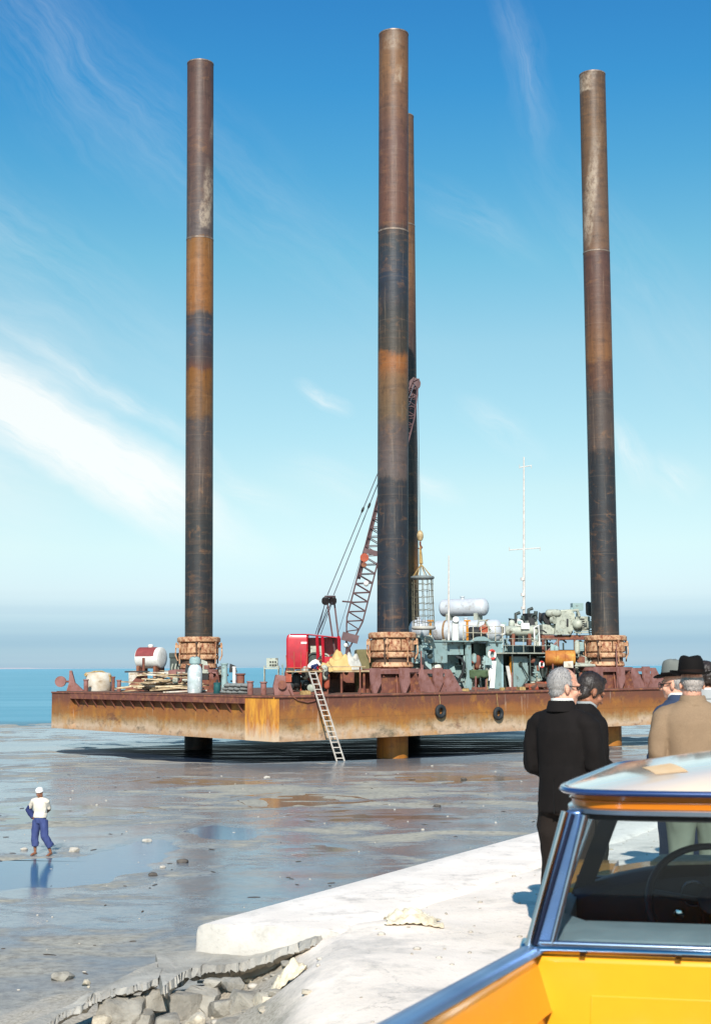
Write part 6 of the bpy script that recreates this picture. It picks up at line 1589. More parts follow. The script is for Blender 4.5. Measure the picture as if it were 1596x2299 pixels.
# roof skin
def roofz(x, y):
    a, b = min(1, abs(x)/0.705), min(1, abs(y-0.6025)/0.6675)
    return 1.382+0.084*(1-a**1.6)*(1-b**4.0)
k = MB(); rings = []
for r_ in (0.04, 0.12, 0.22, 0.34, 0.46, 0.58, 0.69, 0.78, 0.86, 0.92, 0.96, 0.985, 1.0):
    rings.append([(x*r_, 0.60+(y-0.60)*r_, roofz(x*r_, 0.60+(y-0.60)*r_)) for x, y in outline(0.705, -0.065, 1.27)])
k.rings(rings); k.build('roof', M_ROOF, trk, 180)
bandm([(0.700, -0.06, 1.265, 1.388), (0.716, -0.076, 1.281, 1.387), (0.722, -0.082, 1.287, 1.379), (0.714, -0.074, 1.279, 1.371), (0.69, -0.05, 1.255, 1.371)]).build('drip_rail', M_DRIPBLUE, trk, 180)
bandm([(0.690, -0.045, 1.25, 1.371), (0.688, -0.044, 1.25, 1.357), (0.694, -0.05, 1.256, 1.354), (0.688, -0.044, 1.25, 1.350), (0.686, -0.042, 1.25, 1.334), (0.64, 0.0, 1.2, 1.334), (0.64, 0.0, 1.2, 1.371)]).build('header_band', M_BAND, trk, 30)
bandm([(0.686, -0.040, 1.24, 1.334), (0.698, -0.050, 1.25, 1.330), (0.698, -0.050, 1.25, 1.318), (0.684, -0.036, 1.236, 1.314), (0.64, 0.0, 1.2, 1.314), (0.64, 0.0, 1.2, 1.334)]).build('window_moulding', M_TRIM, trk, 50)
bandm([(0.684, -0.034, 1.23, 1.314), (0.680, -0.030, 1.226, 1.300), (0.62, 0.02, 1.18, 1.296), (0.62, 0.02, 1.18, 1.314)]).build('rubber_seal', M_RUBBER, trk, 30)
k = MB(); k.rings([[(x*r_, 0.60+(y-0.60)*r_, 1.34+0.03*(1-r_)) for x, y in outline(0.66, -0.02, 1.22)] for r_ in (0.05, 0.5, 1.0)]); k.build('headliner', M_CABIN, trk, 180)
# square of dull tape / sign mark on the roof
k = MB(); n = 8; g = []
for i in range(n):
    row = []
    for j in range(n):
        x = -0.425+0.095*i/(n-1)-0.07*j/(n-1); y = 0.13+0.27*j/(n-1); row.append(k.v((x, y, roofz(x, y)+0.0012)))
    g.append(row)
for i in range(n-1):
    for j in range(n-1): k.f((g[i][j], g[i+1][j], g[i+1][j+1], g[i][j+1]))
k.build('roof_patch', M_TAPE, trk, 180)
# pillars, glass
for s_ in (-1, 1):
    k = MB(); k.rings([[(s_*(0.778-0.118*t), -0.012+0.02*t, z), (s_*(0.712-0.098*t), -0.016+0.02*t, z), (s_*(0.712-0.098*t), 0.05+0.02*t, z), (s_*(0.766-0.116*t), 0.075+0.02*t, z)] for t, z in ((0, 0.905), (0.25, 0.99), (0.5, 1.09), (0.75, 1.2), (1, 1.325))])
    k.build('rear_pillar', M_PILLAR, trk, 30, bevel=0.008)
    k = MB(); k.tube([(s_*0.752, -0.024, 0.93), (s_*0.640, -0.004, 1.315)], 0.006, 6); k.build('pillar_groove', M_CABIN, trk, 60)
    k = MB(); k.tube([(s_*0.775, -0.020, 0.91), (s_*0.662, -0.002, 1.322)], 0.011, 8); k.build('pillar_bead', M_CHROME, trk, 60)
    k = MB(); k.tube([(s_*0.705, -0.018, 0.93), (s_*0.608, 0.002, 1.312)], 0.009, 8); k.build('glass_bead', M_TRIM, trk, 60)
    k = MB(); k.rings([[(s_*(0.72-0.11*t), 0.98-0.07*t, z), (s_*(0.655-0.11*t), 0.96-0.07*t, z), (s_*(0.655-0.11*t), 1.03-0.07*t, z), (s_*(0.72-0.11*t), 1.05-0.07*t, z)] for t, z in ((0, 0.9), (1, 1.32))])
    k.build('windscreen_pillar', M_CABIN, trk, 30)
    k = MB(); k.add([(s_*0.755, 0.08, 0.93), (s_*0.735, 0.97, 0.93), (s_*0.635, 0.90, 1.31), (s_*0.648, 0.09, 1.31)], [(0, 1, 2, 3)]); k.build('side_window', M_GLASS, trk, 0)
    k = MB(); k.tube([(s_*0.73, 0.62, 0.93), (s_*0.632, 0.66, 1.31)], 0.010, 6); k.build('vent_window_bar', M_TRIM, trk, 60)
    # door and cab side below the windows
    k = MB(); k.rings([[(s_*0.79, y, 0.925), (s_*0.815, y, 0.86), (s_*0.83, y, 0.62), (s_*0.79, y, 0.32), (s_*0.745, y, 0.32), (s_*0.735, y, 0.925)] for y in (0.05, 0.5, 1.02)]); k.build('door', M_YEL, trk, 40)
    k = MB(); k.bx(s_*0.69, 0.06, 0.34, s_*0.733, 1.0, 0.918); k.build('door_lining', M_VINYL, trk, 0)
    k = MB(); k.rings([[(s_*0.79, y, z1), (s_*0.83, y, z1-.1), (s_*0.84, y, 0.6), (s_*0.78, y, 0.36), (s_*0.62, y, 0.36), (s_*0.60, y, z1)] for y, z1 in ((1.03, 0.93), (1.5, 0.90), (2.2, 0.86), (2.62, 0.82), (2.75, 0.74))]); k.build('front_fender', M_YEL, trk, 40)
    k = MB(); k.lathe([(0.04, -0.03), (0.085, -0.02), (0.095, 0.02), (0.05, 0.035)], 20, (s_*0.66, 2.77, 0.66), Matrix.Rotation(-math.pi/2, 3, 'X')); k.build('headlight', M_CHROME, trk, 40)
k = MB(); k.add([(-0.70, -0.004, 0.925), (0.70, -0.004, 0.925), (0.61, 0.014, 1.318), (-0.61, 0.014, 1.318)], [(0, 1, 2, 3)]); k.build('rear_window', M_GLASS, trk, 0)
k = MB(); k.add([(-0.655, 1.02, 0.98), (0.655, 1.02, 0.98), (0.56, 0.92, 1.32), (-0.56, 0.92, 1.32)], [(0, 1, 2, 3)]); k.build('windscreen', M_GLASS, trk, 0)
# belt trim
k = MB(); k.tube([(-0.79, 0.08, 0.918), (-0.786, -0.004, 0.918), (-0.772, -0.022, 0.918), (0.772, -0.022, 0.918), (0.786, -0.004, 0.918), (0.79, 0.08, 0.918)], 0.012, 8); k.build('belt_trim', M_CHROME, trk, 60)
k = MB(); k.tube([(-0.74, -0.018, 0.934), (0.74, -0.018, 0.934)], 0.009, 8); k.build('sill_rubber', M_TRIM, trk, 60)
for x in (-0.62, -0.36, -0.02, 0.3, 0.6):
    k = MB(); k.box((x, -0.034, 0.912), (0.016, 0.006, 0.012)); k.build('trim_clip', M_CHROME, trk, 0)
# rear wall of the cab
k = MB(); k.bx(-0.785, -0.018, 0.40, 0.785, 0.04, 0.905); k.build('cab_back', M_YEL, trk, 30, bevel=0.02)
k = MB(); k.rings([[(-0.62, y, 0.48), (0.62, y, 0.48), (0.60, y, 0.80), (-0.60, y, 0.80)] for y in (-0.0185, -0.024)]); k.build('pressed_panel', M_YEL, trk, 30, bevel=0.004)
# interior
k = MB(); k.rings([[(-0.68, y, z-0.35), (0.68, y, z-0.35), (0.68, y, z-0.01), (0.62, y, z), (-0.62, y, z), (-0.68, y, z-0.01)] for y, z in ((0.06, 0.935), (0.12, 0.95), (0.30, 0.945), (0.34, 0.90))]); k.build('seat_back', M_VINYL, trk, 40)
k = MB(); k.bx(-0.68, 0.30, 0.35, 0.68, 0.78, 0.58); k.build('seat', M_VINYL, trk, 30, bevel=0.03)
for s_ in (-1, 1):
    k = MB(); k.rings([[(s_*0.74, y, z), (s_*0.63, y, z-0.035), (s_*0.63, y, z-0.2), (s_*0.74, y, z-0.2)] for y, z in ((0.03, 0.94), (0.2, 0.96), (0.46, 0.95))]); k.build('quarter_trim', M_VINYL, trk, 40)
k = MB(); sec = []
for x in [-0.70+1.4*i/28 for i in range(29)]:
    u = abs(x)/0.70; zt_ = 1.035-0.10*u**3.0
    sec.append([(x, 1.0, zt_-0.30), (x, 0.90, zt_-0.24), (x, 0.88, zt_-0.09), (x, 0.90, zt_-0.03), (x, 0.95, zt_), (x, 1.12, zt_-0.01), (x, 1.14, zt_-0.30)])
k.rings(sec); k.build('dashboard', M_CABIN, trk, 40)
for x in (-0.35, -0.25, -0.15, -0.02, 0.1):
    k = MB(); k.lathe([(0.020, 0), (0.018, 0.03), (0.006, 0.034)], 14, (x, 0.876, 0.88), Matrix.Rotation(math.pi/2, 3, 'X')); k.build('dash_knob', M_CHROME, trk, 40)
k = MB(); k.tube([(-0.42, 0.872, 0.80), (0.42, 0.872, 0.80)], 0.006, 6); k.build('dash_strip', M_CHROME, trk, 60)
for x in (-0.30, -0.17):
    k = MB(); k.torus((x, 0.874, 0.945), 0.04, 0.005, 20, 6, Matrix.Rotation(math.pi/2, 3, 'X')); k.build('dial', M_TRIM, trk, 60)
k = MB(); wr_ = Matrix.Rotation(R(62), 3, 'X'); k.torus((-0.245, 0.70, 0.945), 0.20, 0.0135, 40, 8, wr_); wh = k.build('steering_wheel', M_CABIN, trk, 60)
k = MB(); c0 = V((-0.245, 0.70, 0.945))
for a in (0.15, math.pi-0.15): k.tube([c0, c0+wr_ @ V((0.195*math.cos(a), 0.195*math.sin(a), 0))], 0.011, 6)
k.build('spokes', M_CABIN, wh, 60)
k = MB(); k.tube([c0, (-0.245, 0.95, 0.80)], 0.03, 10); k.lathe([(0.045, -0.01), (0.045, 0.02), (0.02, 0.03)], 16, c0, wr_); k.build('steering_column', M_CABIN, trk, 40)
k = MB(); k.prism([(0, 0), (0.26, 0.02), (0.30, 0.16), (0.04, 0.14)], (-0.44, 0.93, 1.043), (1, 0.1, 0.0), (0, 1, 0), 0.012); k.jitter(0.02, 6); k.build('dash_cloth', M_RAG, trk, 30)
k = MB(); k.bx(-0.72, 0.0, 0.30, 0.72, 1.2, 0.34); k.build('cab_floor', M_CABIN, trk, 0)
k = MB(); k.bx(-0.70, 1.10, 0.34, 0.70, 1.14, 0.96); k.build('firewall', M_CABIN, trk, 0)
# bonnet
k = MB(); rg = []
for y, z, w in ((1.05, 0.965, 0.66), (1.25, 0.935, 0.66), (1.7, 0.915, 0.65), (2.3, 0.88, 0.63), (2.62, 0.82, 0.61), (2.74, 0.70, 0.60)):
    rg.append([(w*q, y, z-0.05*abs(q)**3) for q in [-1+2*i/16 for i in range(17)]]+[(w, y, z-0.3), (-w, y, z-0.3)])
k.rings(rg); k.build('bonnet', M_YEL, trk, 50)
k = MB(); k.bx(-0.6, 2.72, 0.45, 0.6, 2.76, 0.72); k.build('grille', M_CHROME, trk, 0)
k = MB(); k.tube([(-0.86, 2.6, 0.42), (-0.8, 2.84, 0.42), (0.8, 2.84, 0.42), (0.86, 2.6, 0.42)], 0.07, 10); k.build('front_bumper', M_CHROME, trk, 60)
# load bed
def bed_sec(y):
    t = -y/1.28; return -(HWD+0.165*t), 0.922+0.085*t
ysb = [-0.005, -0.2, -0.45, -0.7, -1.0, -1.28, -1.6, -1.95]
for s_ in (-1, 1):
    k = MB(); rg = []
    for y in ysb:
        x, z = bed_sec(y); x = abs(x)
        rg.append([(s_*(x+o_), y, z+dz_) for o_, dz_ in ((-0.052, -0.016), (-0.045, -0.002), (-0.012, 0.004), (0.006, 0.0), (0.014, -0.014), (0.008, -0.022), (-0.042, -0.024))])
    k.rings(rg); k.build('rail_cap', M_RAIL, trk, 60)
    k = MB(); rg = []
    for y in ysb:
        x, z = bed_sec(y); x = abs(x); rg.append([(s_*(x+0.008), y, z-0.014), (s_*(x+0.05), y, z-0.030), (s_*(x+0.088), y, z-0.09), (s_*(x+0.05), y, z-0.17), (s_*(x+0.055), y, 0.62), (s_*(x+0.02), y, 0.33), (s_*(x-0.0), y, 0.33), (s_*(x+0.03), y, 0.6), (s_*(x+0.02), y, z-0.15), (s_*(x+0.03), y, z-0.024)])
    k.rings(rg); k.build('bed_outer_side', M_SIDE, trk, 50)
    k = MB(); rg = []
    for y in ysb:
        x, z = bed_sec(y); x = abs(x); f_ = 0.10*(-y/1.28)
        rg.append([(s_*(x-0.03), y, z-0.024), (s_*(x-0.07), y, z-0.16), (s_*(x-0.075), y, z-0.17), (s_*(x-0.055), y, z-0.18), (s_*(x-0.06), y, 0.45), (s_*(x-0.03), y, 0.45), (s_*(x-0.02), y, z-0.024)])
    k.rings(rg); k.build('bed_inner_side', M_INNER, trk, 30)
    for y in (1.95, -1.0):
        k = MB(); k.lathe([(0.20, -0.10), (0.33, -0.09), (0.345, -0.05), (0.345, 0.05), (0.33, 0.09), (0.20, 0.10)], 28, (s_*0.72, y, 0.329), Matrix.Rotation(math.pi/2, 3, 'Y')); w_ = k.build('wheel', M_RUBBER, trk, 40)
        k = MB(); k.lathe([(0.02, -0.085), (0.12, -0.09), (0.2, -0.06), (0.2, 0.06), (0.12, 0.09), (0.02, 0.085)], 24, (s_*0.725, y, 0.329), Matrix.Rotation(math.pi/2, 3, 'Y')); k.build('hubcap', M_CHROME, w_, 40)
k = MB(); k.bx(-0.76, -1.95, 0.42, 0.76, -0.02, 0.46)
for i in range(8): k.bx(-0.7+0.18*i, -1.9, 0.46, -0.64+0.18*i, -0.05, 0.475)
k.build('bed_floor', M_DARK, trk, 0)
k = MB(); k.bx(-0.93, -2.0, 0.45, 0.93, -1.955, 0.96); k.build('tailgate', M_YEL, trk, 30, bevel=0.015)
k = MB(); k.tube([(-0.9, -2.06, 0.42), (0.9, -2.06, 0.42)], 0.06, 10); k.build('rear_bumper', M_CHROME, trk, 60)

# the waist of the body sits a little higher than first laid out
def waist(z): return 0.025*sstep(0.45, 0.85, z)*sstep(1.28, 1.0, z)
seen_me = set()
for o in list(trk.children_recursive):
    if o.type == 'MESH' and o.data.name not in seen_me:
        seen_me.add(o.data.name)
        for vv in o.data.vertices: vv.co.z += waist(vv.co.z)
        if o.name.split('.')[0] in ('roof', 'drip_rail', 'header_band', 'window_moulding', 'rubber_seal', 'headliner', 'roof_patch', 'windscreen_pillar', 'windscreen', 'side_window', 'vent_window_bar'):
            for vv in o.data.vertices:      # the cab top narrows towards the windscreen
                vv.co.x *= 1-0.24*sstep(-0.35, 1.5, vv.co.y)*sstep(0.95, 1.30, vv.co.z)*(0.45 if 'windscreen' in o.name or 'vent' in o.name or 'side' in o.name else 1.0)
# ================================================================== people
def skin_mat(name, c, c2):
    m = mat(name, c, c2, rough=0.55, sc=22, lo=0.35, hi=0.65, bump=0.25, bsc=160, dirt=tuple(int(q*0.82) for q in c2), dsc=16, dlo=0.52, dhi=0.68)
    b = [n for n in m.node_tree.nodes if n.type == 'BSDF_PRINCIPLED'][0]
    b.inputs['Subsurface Weight'].default_value = 0.04; b.inputs['Subsurface Radius'].default_value = (0.012, 0.005, 0.003)
    return m
def cloth_mat(name, c, c2, weave=260, bump=0.25, rough=0.85, fl=None):
    m, N, b, out = new_mat(name)
    tc = N.n('ShaderNodeTexCoord'); co = tc.outputs['Object']
    big = N.noise(co, 5, 5, 0.6); fine = N.noise(N.mapping(co, scale=(1, 1, 0.6)), weave, 3, 0.7)
    c_ = N.mix(N.ramp(big, [(0.35, 0.0), (0.7, 0.6)]), rgb(c), rgb(c2))
    if fl: c_ = N.mix(N.ramp(fine, [(0.45, 0.0), (0.62, 0.8)]), c_, rgb(fl))
    N.l(c_, b.inputs['Base Color']); b.inputs['Roughness'].default_value = rough; b.inputs['Specular IOR Level'].default_value = 0.12
    bp = N.n('ShaderNodeBump'); bp.inputs['Strength'].default_value = bump; bp.inputs['Distance'].default_value = 0.004
    N.l(fine, bp.inputs['Height']); N.l(bp.outputs[0], b.inputs['Normal'])
    return m
M_SKIN = skin_mat('fair_skin', (222, 168, 140), (204, 142, 116))
M_SKINT = skin_mat('tanned_skin', (168, 112, 82), (142, 90, 64))
M_SKIND = skin_mat('brown_skin', (150, 98, 70), (122, 76, 54))
M_BLACK = cloth_mat('black_suit', (27, 23, 22), (18, 16, 15), 300)
M_BLACK2 = cloth_mat('charcoal_suit', (26, 23, 22), (17, 16, 16), 300)
M_TROUS = cloth_mat('dark_brown_trousers', (38, 31, 27), (29, 24, 22), 300)
M_TWEED = cloth_mat('tan_tweed', (146, 122, 97), (130, 108, 86), 330, 0.35, fl=(118, 96, 76))
M_NAVY = cloth_mat('navy_suit', (58, 70, 92), (44, 54, 74), 300)
M_LGREY = cloth_mat('light_grey_suit', (158, 160, 158), (136, 138, 138), 300)
M_SLACKS = cloth_mat('grey_green_slacks', (112, 118, 104), (94, 100, 88), 300)
M_SHIRT = cloth_mat('white_shirt', (232, 228, 220), (214, 208, 198), 300, 0.15)
M_CREAM = cloth_mat('cream_shirt', (226, 212, 194), (204, 188, 168), 200, 0.2)
M_DENIM = cloth_mat('blue_cotton', (66, 76, 118), (50, 58, 98), 200, 0.2)
M_DENIM2 = cloth_mat('dark_blue_jersey', (48, 56, 96), (38, 44, 80), 200, 0.3)
def hair_mat(name, a, b_):
    m, N, b, out = new_mat(name); tc = N.n('ShaderNodeTexCoord')
    st = N.noise(N.mapping(tc.outputs['Object'], scale=(150, 22, 40)), 1.0, 4, 0.6); bg = N.noise(tc.outputs['Object'], 14, 3)
    N.l(N.mix(N.math('MULTIPLY', st, bg), rgb(a), rgb(b_)), b.inputs['Base Color']); b.inputs['Roughness'].default_value = 0.5
    bp = N.n('ShaderNodeBump'); bp.inputs['Strength'].default_value = 0.5; bp.inputs['Distance'].default_value = 0.006
    N.l(st, bp.inputs['Height']); N.l(bp.outputs[0], b.inputs['Normal']); return m
M_HGREY = hair_mat('grey_hair', (112, 108, 106), (206, 198, 192)); M_HDARK = hair_mat('dark_hair', (30, 24, 22), (70, 54, 44)); M_HWHITE = hair_mat('white_hair', (150, 140, 134), (206, 196, 188))
M_FELT = cloth_mat('black_felt', (22, 19, 18), (15, 13, 13), 120, 0.3); M_FELTG = cloth_mat('grey_felt', (112, 114, 108), (96, 98, 94), 120, 0.3)
M_BAND_ = cloth_mat('hat_ribbon', (40, 28, 24), (30, 22, 20), 300)
M_SHOE = mat('black_leather', (26, 22, 20), (18, 15, 14), rough=0.35, sc=6)
M_EYE = mat('eye_dark', (40, 30, 26), (24, 18, 16), rough=0.2)
M_SPEC = mat('spectacle_frame', (34, 26, 24), (24, 18, 18), rough=0.35)

def hand(k, wr, dirn, side, palm_n, curl=0.5, s=1.0):
    """palm, four fingers of different length and a thumb; dirn = along the hand, palm_n = where the palm faces"""
    d = V(dirn).normalized(); pn = V(palm_n); pn = (pn-d*pn.dot(d)).normalized(); ac = d.cross(pn)*side
    rot = Matrix((ac, d, pn)).transposed()
    k.sph(V(wr)+d*0.05*s, (0.040*s, 0.056*s, 0.017*s), 14, 8, rot)
    for i, (off, ln) in enumerate(((-0.028, 0.070), (-0.009, 0.080), (0.010, 0.075), (0.028, 0.058))):
        b0 = V(wr)+d*0.088*s+ac*off*s; p = [b0-d*0.03*s, b0]; cur = d.copy()
        for j in range(3):
            cur = (Matrix.Rotation(0.0, 3, 'X') @ cur); cur = (cur+pn*curl*(0.35+0.25*j)).normalized()
            p.append(p[-1]+cur*ln*s*(0.42, 0.32, 0.26)[j])
        k.tube(p, [0.0095*s, 0.0095*s, 0.009*s, 0.008*s, 0.007*s], 8, dome=True)
    b0 = V(wr)+d*0.025*s-ac*0.030*s
    k.tube([b0, b0+(d*0.5-ac*0.75+pn*0.3).normalized()*0.035*s, b0+(d*0.8-ac*0.55+pn*0.45).normalized()*0.068*s], [0.013*s, 0.011*s, 0.008*s], 8, dome=True)

def tring(cx, cy, z, rx, ry, n=28, tw=0.0, e=2.4):
    out = []
    for i in range(n):
        a = 2*math.pi*i/n; c, s_ = math.cos(a), math.sin(a)
        x, y = rx*math.copysign(abs(c)**(2/e), c), ry*math.copysign(abs(s_)**(2/e), s_)
        out.append((cx+x*math.cos(tw)-y*math.sin(tw), cy+x*math.sin(tw)+y*math.cos(tw), z))
    return out

def person(label, loc, yaw, H=1.75, arms=None, legs=None, head=(0, 0, 0), lean=0.0, fat=1.0, skin=None, jacket=None, trousers=None, shoes=None,
           hair=None, hair_kind='short', hat=None, glasses=False, collar=None, hem=0.80, seed=1, group=None, sleeves=None, cap=None, voxel=0.008, barefoot=False, wr=0.011, cuff=0.11, baggy=1.0, jopen=1.0):
    s = H/1.75
    r = thing('person', label, 'person', loc, yaw, group)
    arms = arms or {}
    AR = {1: arms.get(1, ((0.205, 0, 1.42), (0.265, -0.03, 1.15), (0.255, 0.07, 0.90))), -1: arms.get(-1, ((-0.205, 0, 1.42), (-0.265, -0.03, 1.15), (-0.255, 0.07, 0.90)))}
    LG = legs or {1: ((0.095, 0, 0.90), (0.105, 0.03, 0.50), (0.11, 0.0, 0.09)), -1: ((-0.095, 0, 0.90), (-0.105, 0.03, 0.50), (-0.11, 0.0, 0.09))}
    S = Matrix.Scale(s, 4)
    def LM(p):          # lean the trunk forward about the hips
        p = V(p); h = max(0.0, p.z-0.92); return V((p.x, p.y+h*math.sin(lean), p.z-h*(1-math.cos(lean))))
    hy, hp, hr = head
    HM = Matrix.Translation(LM((0, 0.028, 1.628))) @ Matrix.Rotation(hy, 4, 'Z') @ Matrix.Rotation(-hp, 4, 'X') @ Matrix.Rotation(hr, 4, 'Y')
    def hpt(p): return HM @ V(p)
    H3 = HM.to_3x3()
    # ---- body
    k = MB(S)
    tor = [(0.86, .150, .10), (0.95, .160, .112), (1.05, .148, .104), (1.15, .146, .104), (1.27, .160, .112), (1.38, .168, .108), (1.45, .135, .088), (1.50, .072, .068)]
    k.rings([[LM(q) for q in tring(0, 0, z, rx*0.88*fat, ry*0.88*fat)] for z, rx, ry in tor])
    k.tube([LM((0, -0.005, 1.44)), LM((0, 0.0, 1.51)), hpt((0, -0.022, -0.05))], [0.066, 0.060, 0.060], 16)
    k.sph(hpt((0, -0.012, 0.032)), (0.0765, 0.097, 0.098), 22, 16, H3)
    k.sph(hpt((0, 0.022, -0.045)), (0.061, 0.068, 0.072), 18, 12, H3)
    k.sph(hpt((0, 0.058, -0.092)), (0.034, 0.030, 0.024), 12, 8, H3)      # chin
    for sd in (-1, 1):
        k.sph(hpt((sd*0.050, -0.004, -0.070)), (0.018, 0.045, 0.030), 10, 8, H3)   # jaw angle
        k.sph(hpt((sd*0.040, 0.062, -0.030)), (0.026, 0.024, 0.024), 10, 8, H3)    # cheek
        k.sph(hpt((sd*0.034, 0.079, 0.022)), (0.028, 0.014, 0.011), 10, 8, H3)     # brow
        k.sph(hpt((sd*0.081, -0.012, -0.012)), (0.011, 0.022, 0.034), 12, 8, H3 @ Matrix.Rotation(sd*0.35, 3, 'Z'))   # ear
    k.tube([hpt((0, 0.082, 0.012)), hpt((0, 0.102, -0.018)), hpt((0, 0.113, -0.034))], [0.009, 0.012, 0.0135], 8, dome=True)
    for sd in (-1, 1): k.sph(hpt((sd*0.012, 0.097, -0.038)), (0.010, 0.011, 0.009), 8, 6, H3)
    k.sph(hpt((0, 0.083, -0.061)), (0.024, 0.013, 0.0065), 10, 6, H3); k.sph(hpt((0, 0.081, -0.074)), (0.021, 0.013, 0.008), 10, 6, H3)
    for sd in (-1, 1):
        a, b, c = AR[sd]; k.tube([LM(a), LM(V(a).lerp(V(b), .5)), LM(b), LM(V(b).lerp(V(c), .4)), LM(c)], [0.046, 0.045, 0.038, 0.037, 0.027], 12, dome=True)
        dn = (V(c)-V(b)); hand(k, LM(c), LM(c)-LM(b), -sd, (-sd*0.9, 0.25, -0.1))
        a, b, c = LG[sd]; k.tube([a, V(a).lerp(V(b), .5), b, V(b).lerp(V(c), .35), c], [0.090, 0.075, 0.055, 0.056, 0.036], 14, dome=True)
        ft = V(c)+V((0, 0, -0.05)); k.tube([V(c)+V((0, -0.035, -0.048)), V(c)+V((0, 0.03, -0.05)), V(c)+V((sd*.012, 0.11, -0.064)), V(c)+V((sd*.015, 0.17, -0.072))], [0.034, 0.038, 0.036, 0.018], 10, dome=True)
        if barefoot:
            for q in range(5): k.tube([V(c)+V((sd*(.015+.016*(q-2)), 0.14, -0.073)), V(c)+V((sd*(.015+.018*(q-2)), 0.185-0.008*q, -0.078))], 0.0095, 6, dome=True)
    remeshed(k, voxel, 3, 0.5).build('body', skin, r, 180)
    for sd in (-1, 1):
        k = MB(S); k.sph(hpt((sd*0.033, 0.080, 0.0)), (0.013, 0.009, 0.008), 10, 8, H3); k.build('eye', M_EYE, r, 180)
    # ---- jacket or shirt
    k = MB(S)
    tor = [(hem, .200, .148), (hem+0.10, .196, .146), (1.02, .186, .138), (1.14, .186, .136), (1.26, .200, .142), (1.36, .208, .138), (1.425, .190, .118), (1.475, .135, .096), (1.512, .084, .082)]
    k.rings([[LM(q) for q in tring(0, -0.004, z, rx*fat*(jopen if z < 1.2 else 1), ry*fat*(jopen if z < 1.2 else 1))] for z, rx, ry in tor])
    slv = sleeves or (0, 1)
    for sd in (-1, 1):
        a, b, c = [V(q) for q in AR[sd]]; e = slv[1] if not isinstance(slv, dict) else slv[sd]
        fr = [0.0, 0.30, 0.55, 0.78, 0.97] if e == 1 else [0.0, 0.25, 0.4]
        path = []
        for f in fr: path.append(a.lerp(b, f*2) if f < 0.5 else b.lerp(c, (f-.5)*2))
        rad = [0.078, 0.071, 0.063, 0.058, 0.050] if e == 1 else [0.080, 0.070, 0.074]
        k.sph(LM(a+V((-sd*0.025, 0, -0.005))), (0.088*fat, 0.082, 0.072)); k.sph(LM(a+V((-sd*0.09, 0, 0.028))), (0.09*fat, 0.078, 0.055)); k.tube([LM(q) for q in path], [q*(0.5+0.5*fat) for q in rad], 14)
    def wfold(co):
        z = co.z/s; x = abs(co.x)/s
        f = 0.45
        if x > 0.17*fat: f = 0.55+0.9*math.exp(-((z-1.14)/0.12)**2)
        if z < 1.12 and x < 0.2: f = 0.7
        if z > 1.36: f = 0.25
        return f
    jm = remeshed(k, 0.011, 9, 0.5, wr, (7, 7, 4.2), seed, wfold); jo = jm.build('jacket' if e == 1 else 'shirt', jacket, r, 180)
    if e == 1:
        k = MB(S); rg = []
        for (rx, ry, z, dy) in ((0.082, 0.080, 1.500, -0.006), (0.078, 0.078, 1.548, -0.010), (0.086, 0.088, 1.543, -0.012), (0.106, 0.102, 1.478, -0.010)):
            rg.append([LM((q[0], q[1]-0.0, q[2]-0.045*max(0, q[1])/0.08)) for q in tring(0, dy, z, rx, ry, 28, 0, 2.0)])
        k.rings(rg, False, True); k.build('coat_collar', jacket, r, 60)
        k = MB(S); k.prism([(-0.003, hem-0.002), (0.003, hem-0.002), (0.001, hem+0.22), (-0.001, hem+0.22)], (0, -0.149*fat, 0), (1, 0, 0), (0, 0, 1), 0.012); k.build('back_vent', M_SHOE, r, 0)
    if collar:
        k = MB(S); rg = []
        for (rx, ry, z, dy) in ((0.066, 0.066, 1.50, 0.0), (0.070, 0.070, 1.563, -0.002), (0.074, 0.074, 1.563, -0.002), (0.078, 0.076, 1.505, -0.002)):
            rg.append([LM((q[0], q[1], q[2]-0.04*max(0, q[1])/0.07)) for q in tring(0, dy, z, rx, ry, 28, 0, 2.0)])
        k.rings(rg, False, True); k.build('shirt_collar', collar, r, 60)
    # ---- trousers
    k = MB(S)
    k.rings([tring(0, 0, z, rx*fat, ry*fat) for z, rx, ry in ((0.83, .165, .125), (0.93, .172, .130), (1.02, .160, .118), (1.06, .155, .114))])
    for sd in (-1, 1):
        a, b, c = [V(q) for q in LG[sd]]; cc = V((c.x, c.y, c.z+cuff-0.06))
        k.tube([a, a.lerp(b, .35), a.lerp(b, .75), b, b.lerp(cc, .4), cc], [q*baggy for q in (0.108*fat, 0.104*fat, 0.090, 0.084, 0.082, 0.086)], 16)
    remeshed(k, 0.012, 4, 0.5, wr*1.3, (8, 8, 3.6), seed+3).build('trousers', trousers, r, 180)
    if shoes:
        for sd in (-1, 1):
            c = V(LG[sd][2]); k = MB(S)
            k.rings([[(c.x+x*w, c.y+y, c.z-0.09+z) for x, z in ((-1, 0.0), (-1, hgt*.6), (-0.6, hgt), (0.6, hgt), (1, hgt*.6), (1, 0.0))] for y, w, hgt in ((-0.10, .028, .06), (-0.07, .042, .085), (0.0, .046, .095), (0.08, .050, .07), (0.15, .048, .05), (0.20, .025, .03))]); k.build('shoe', shoes, r, 60)
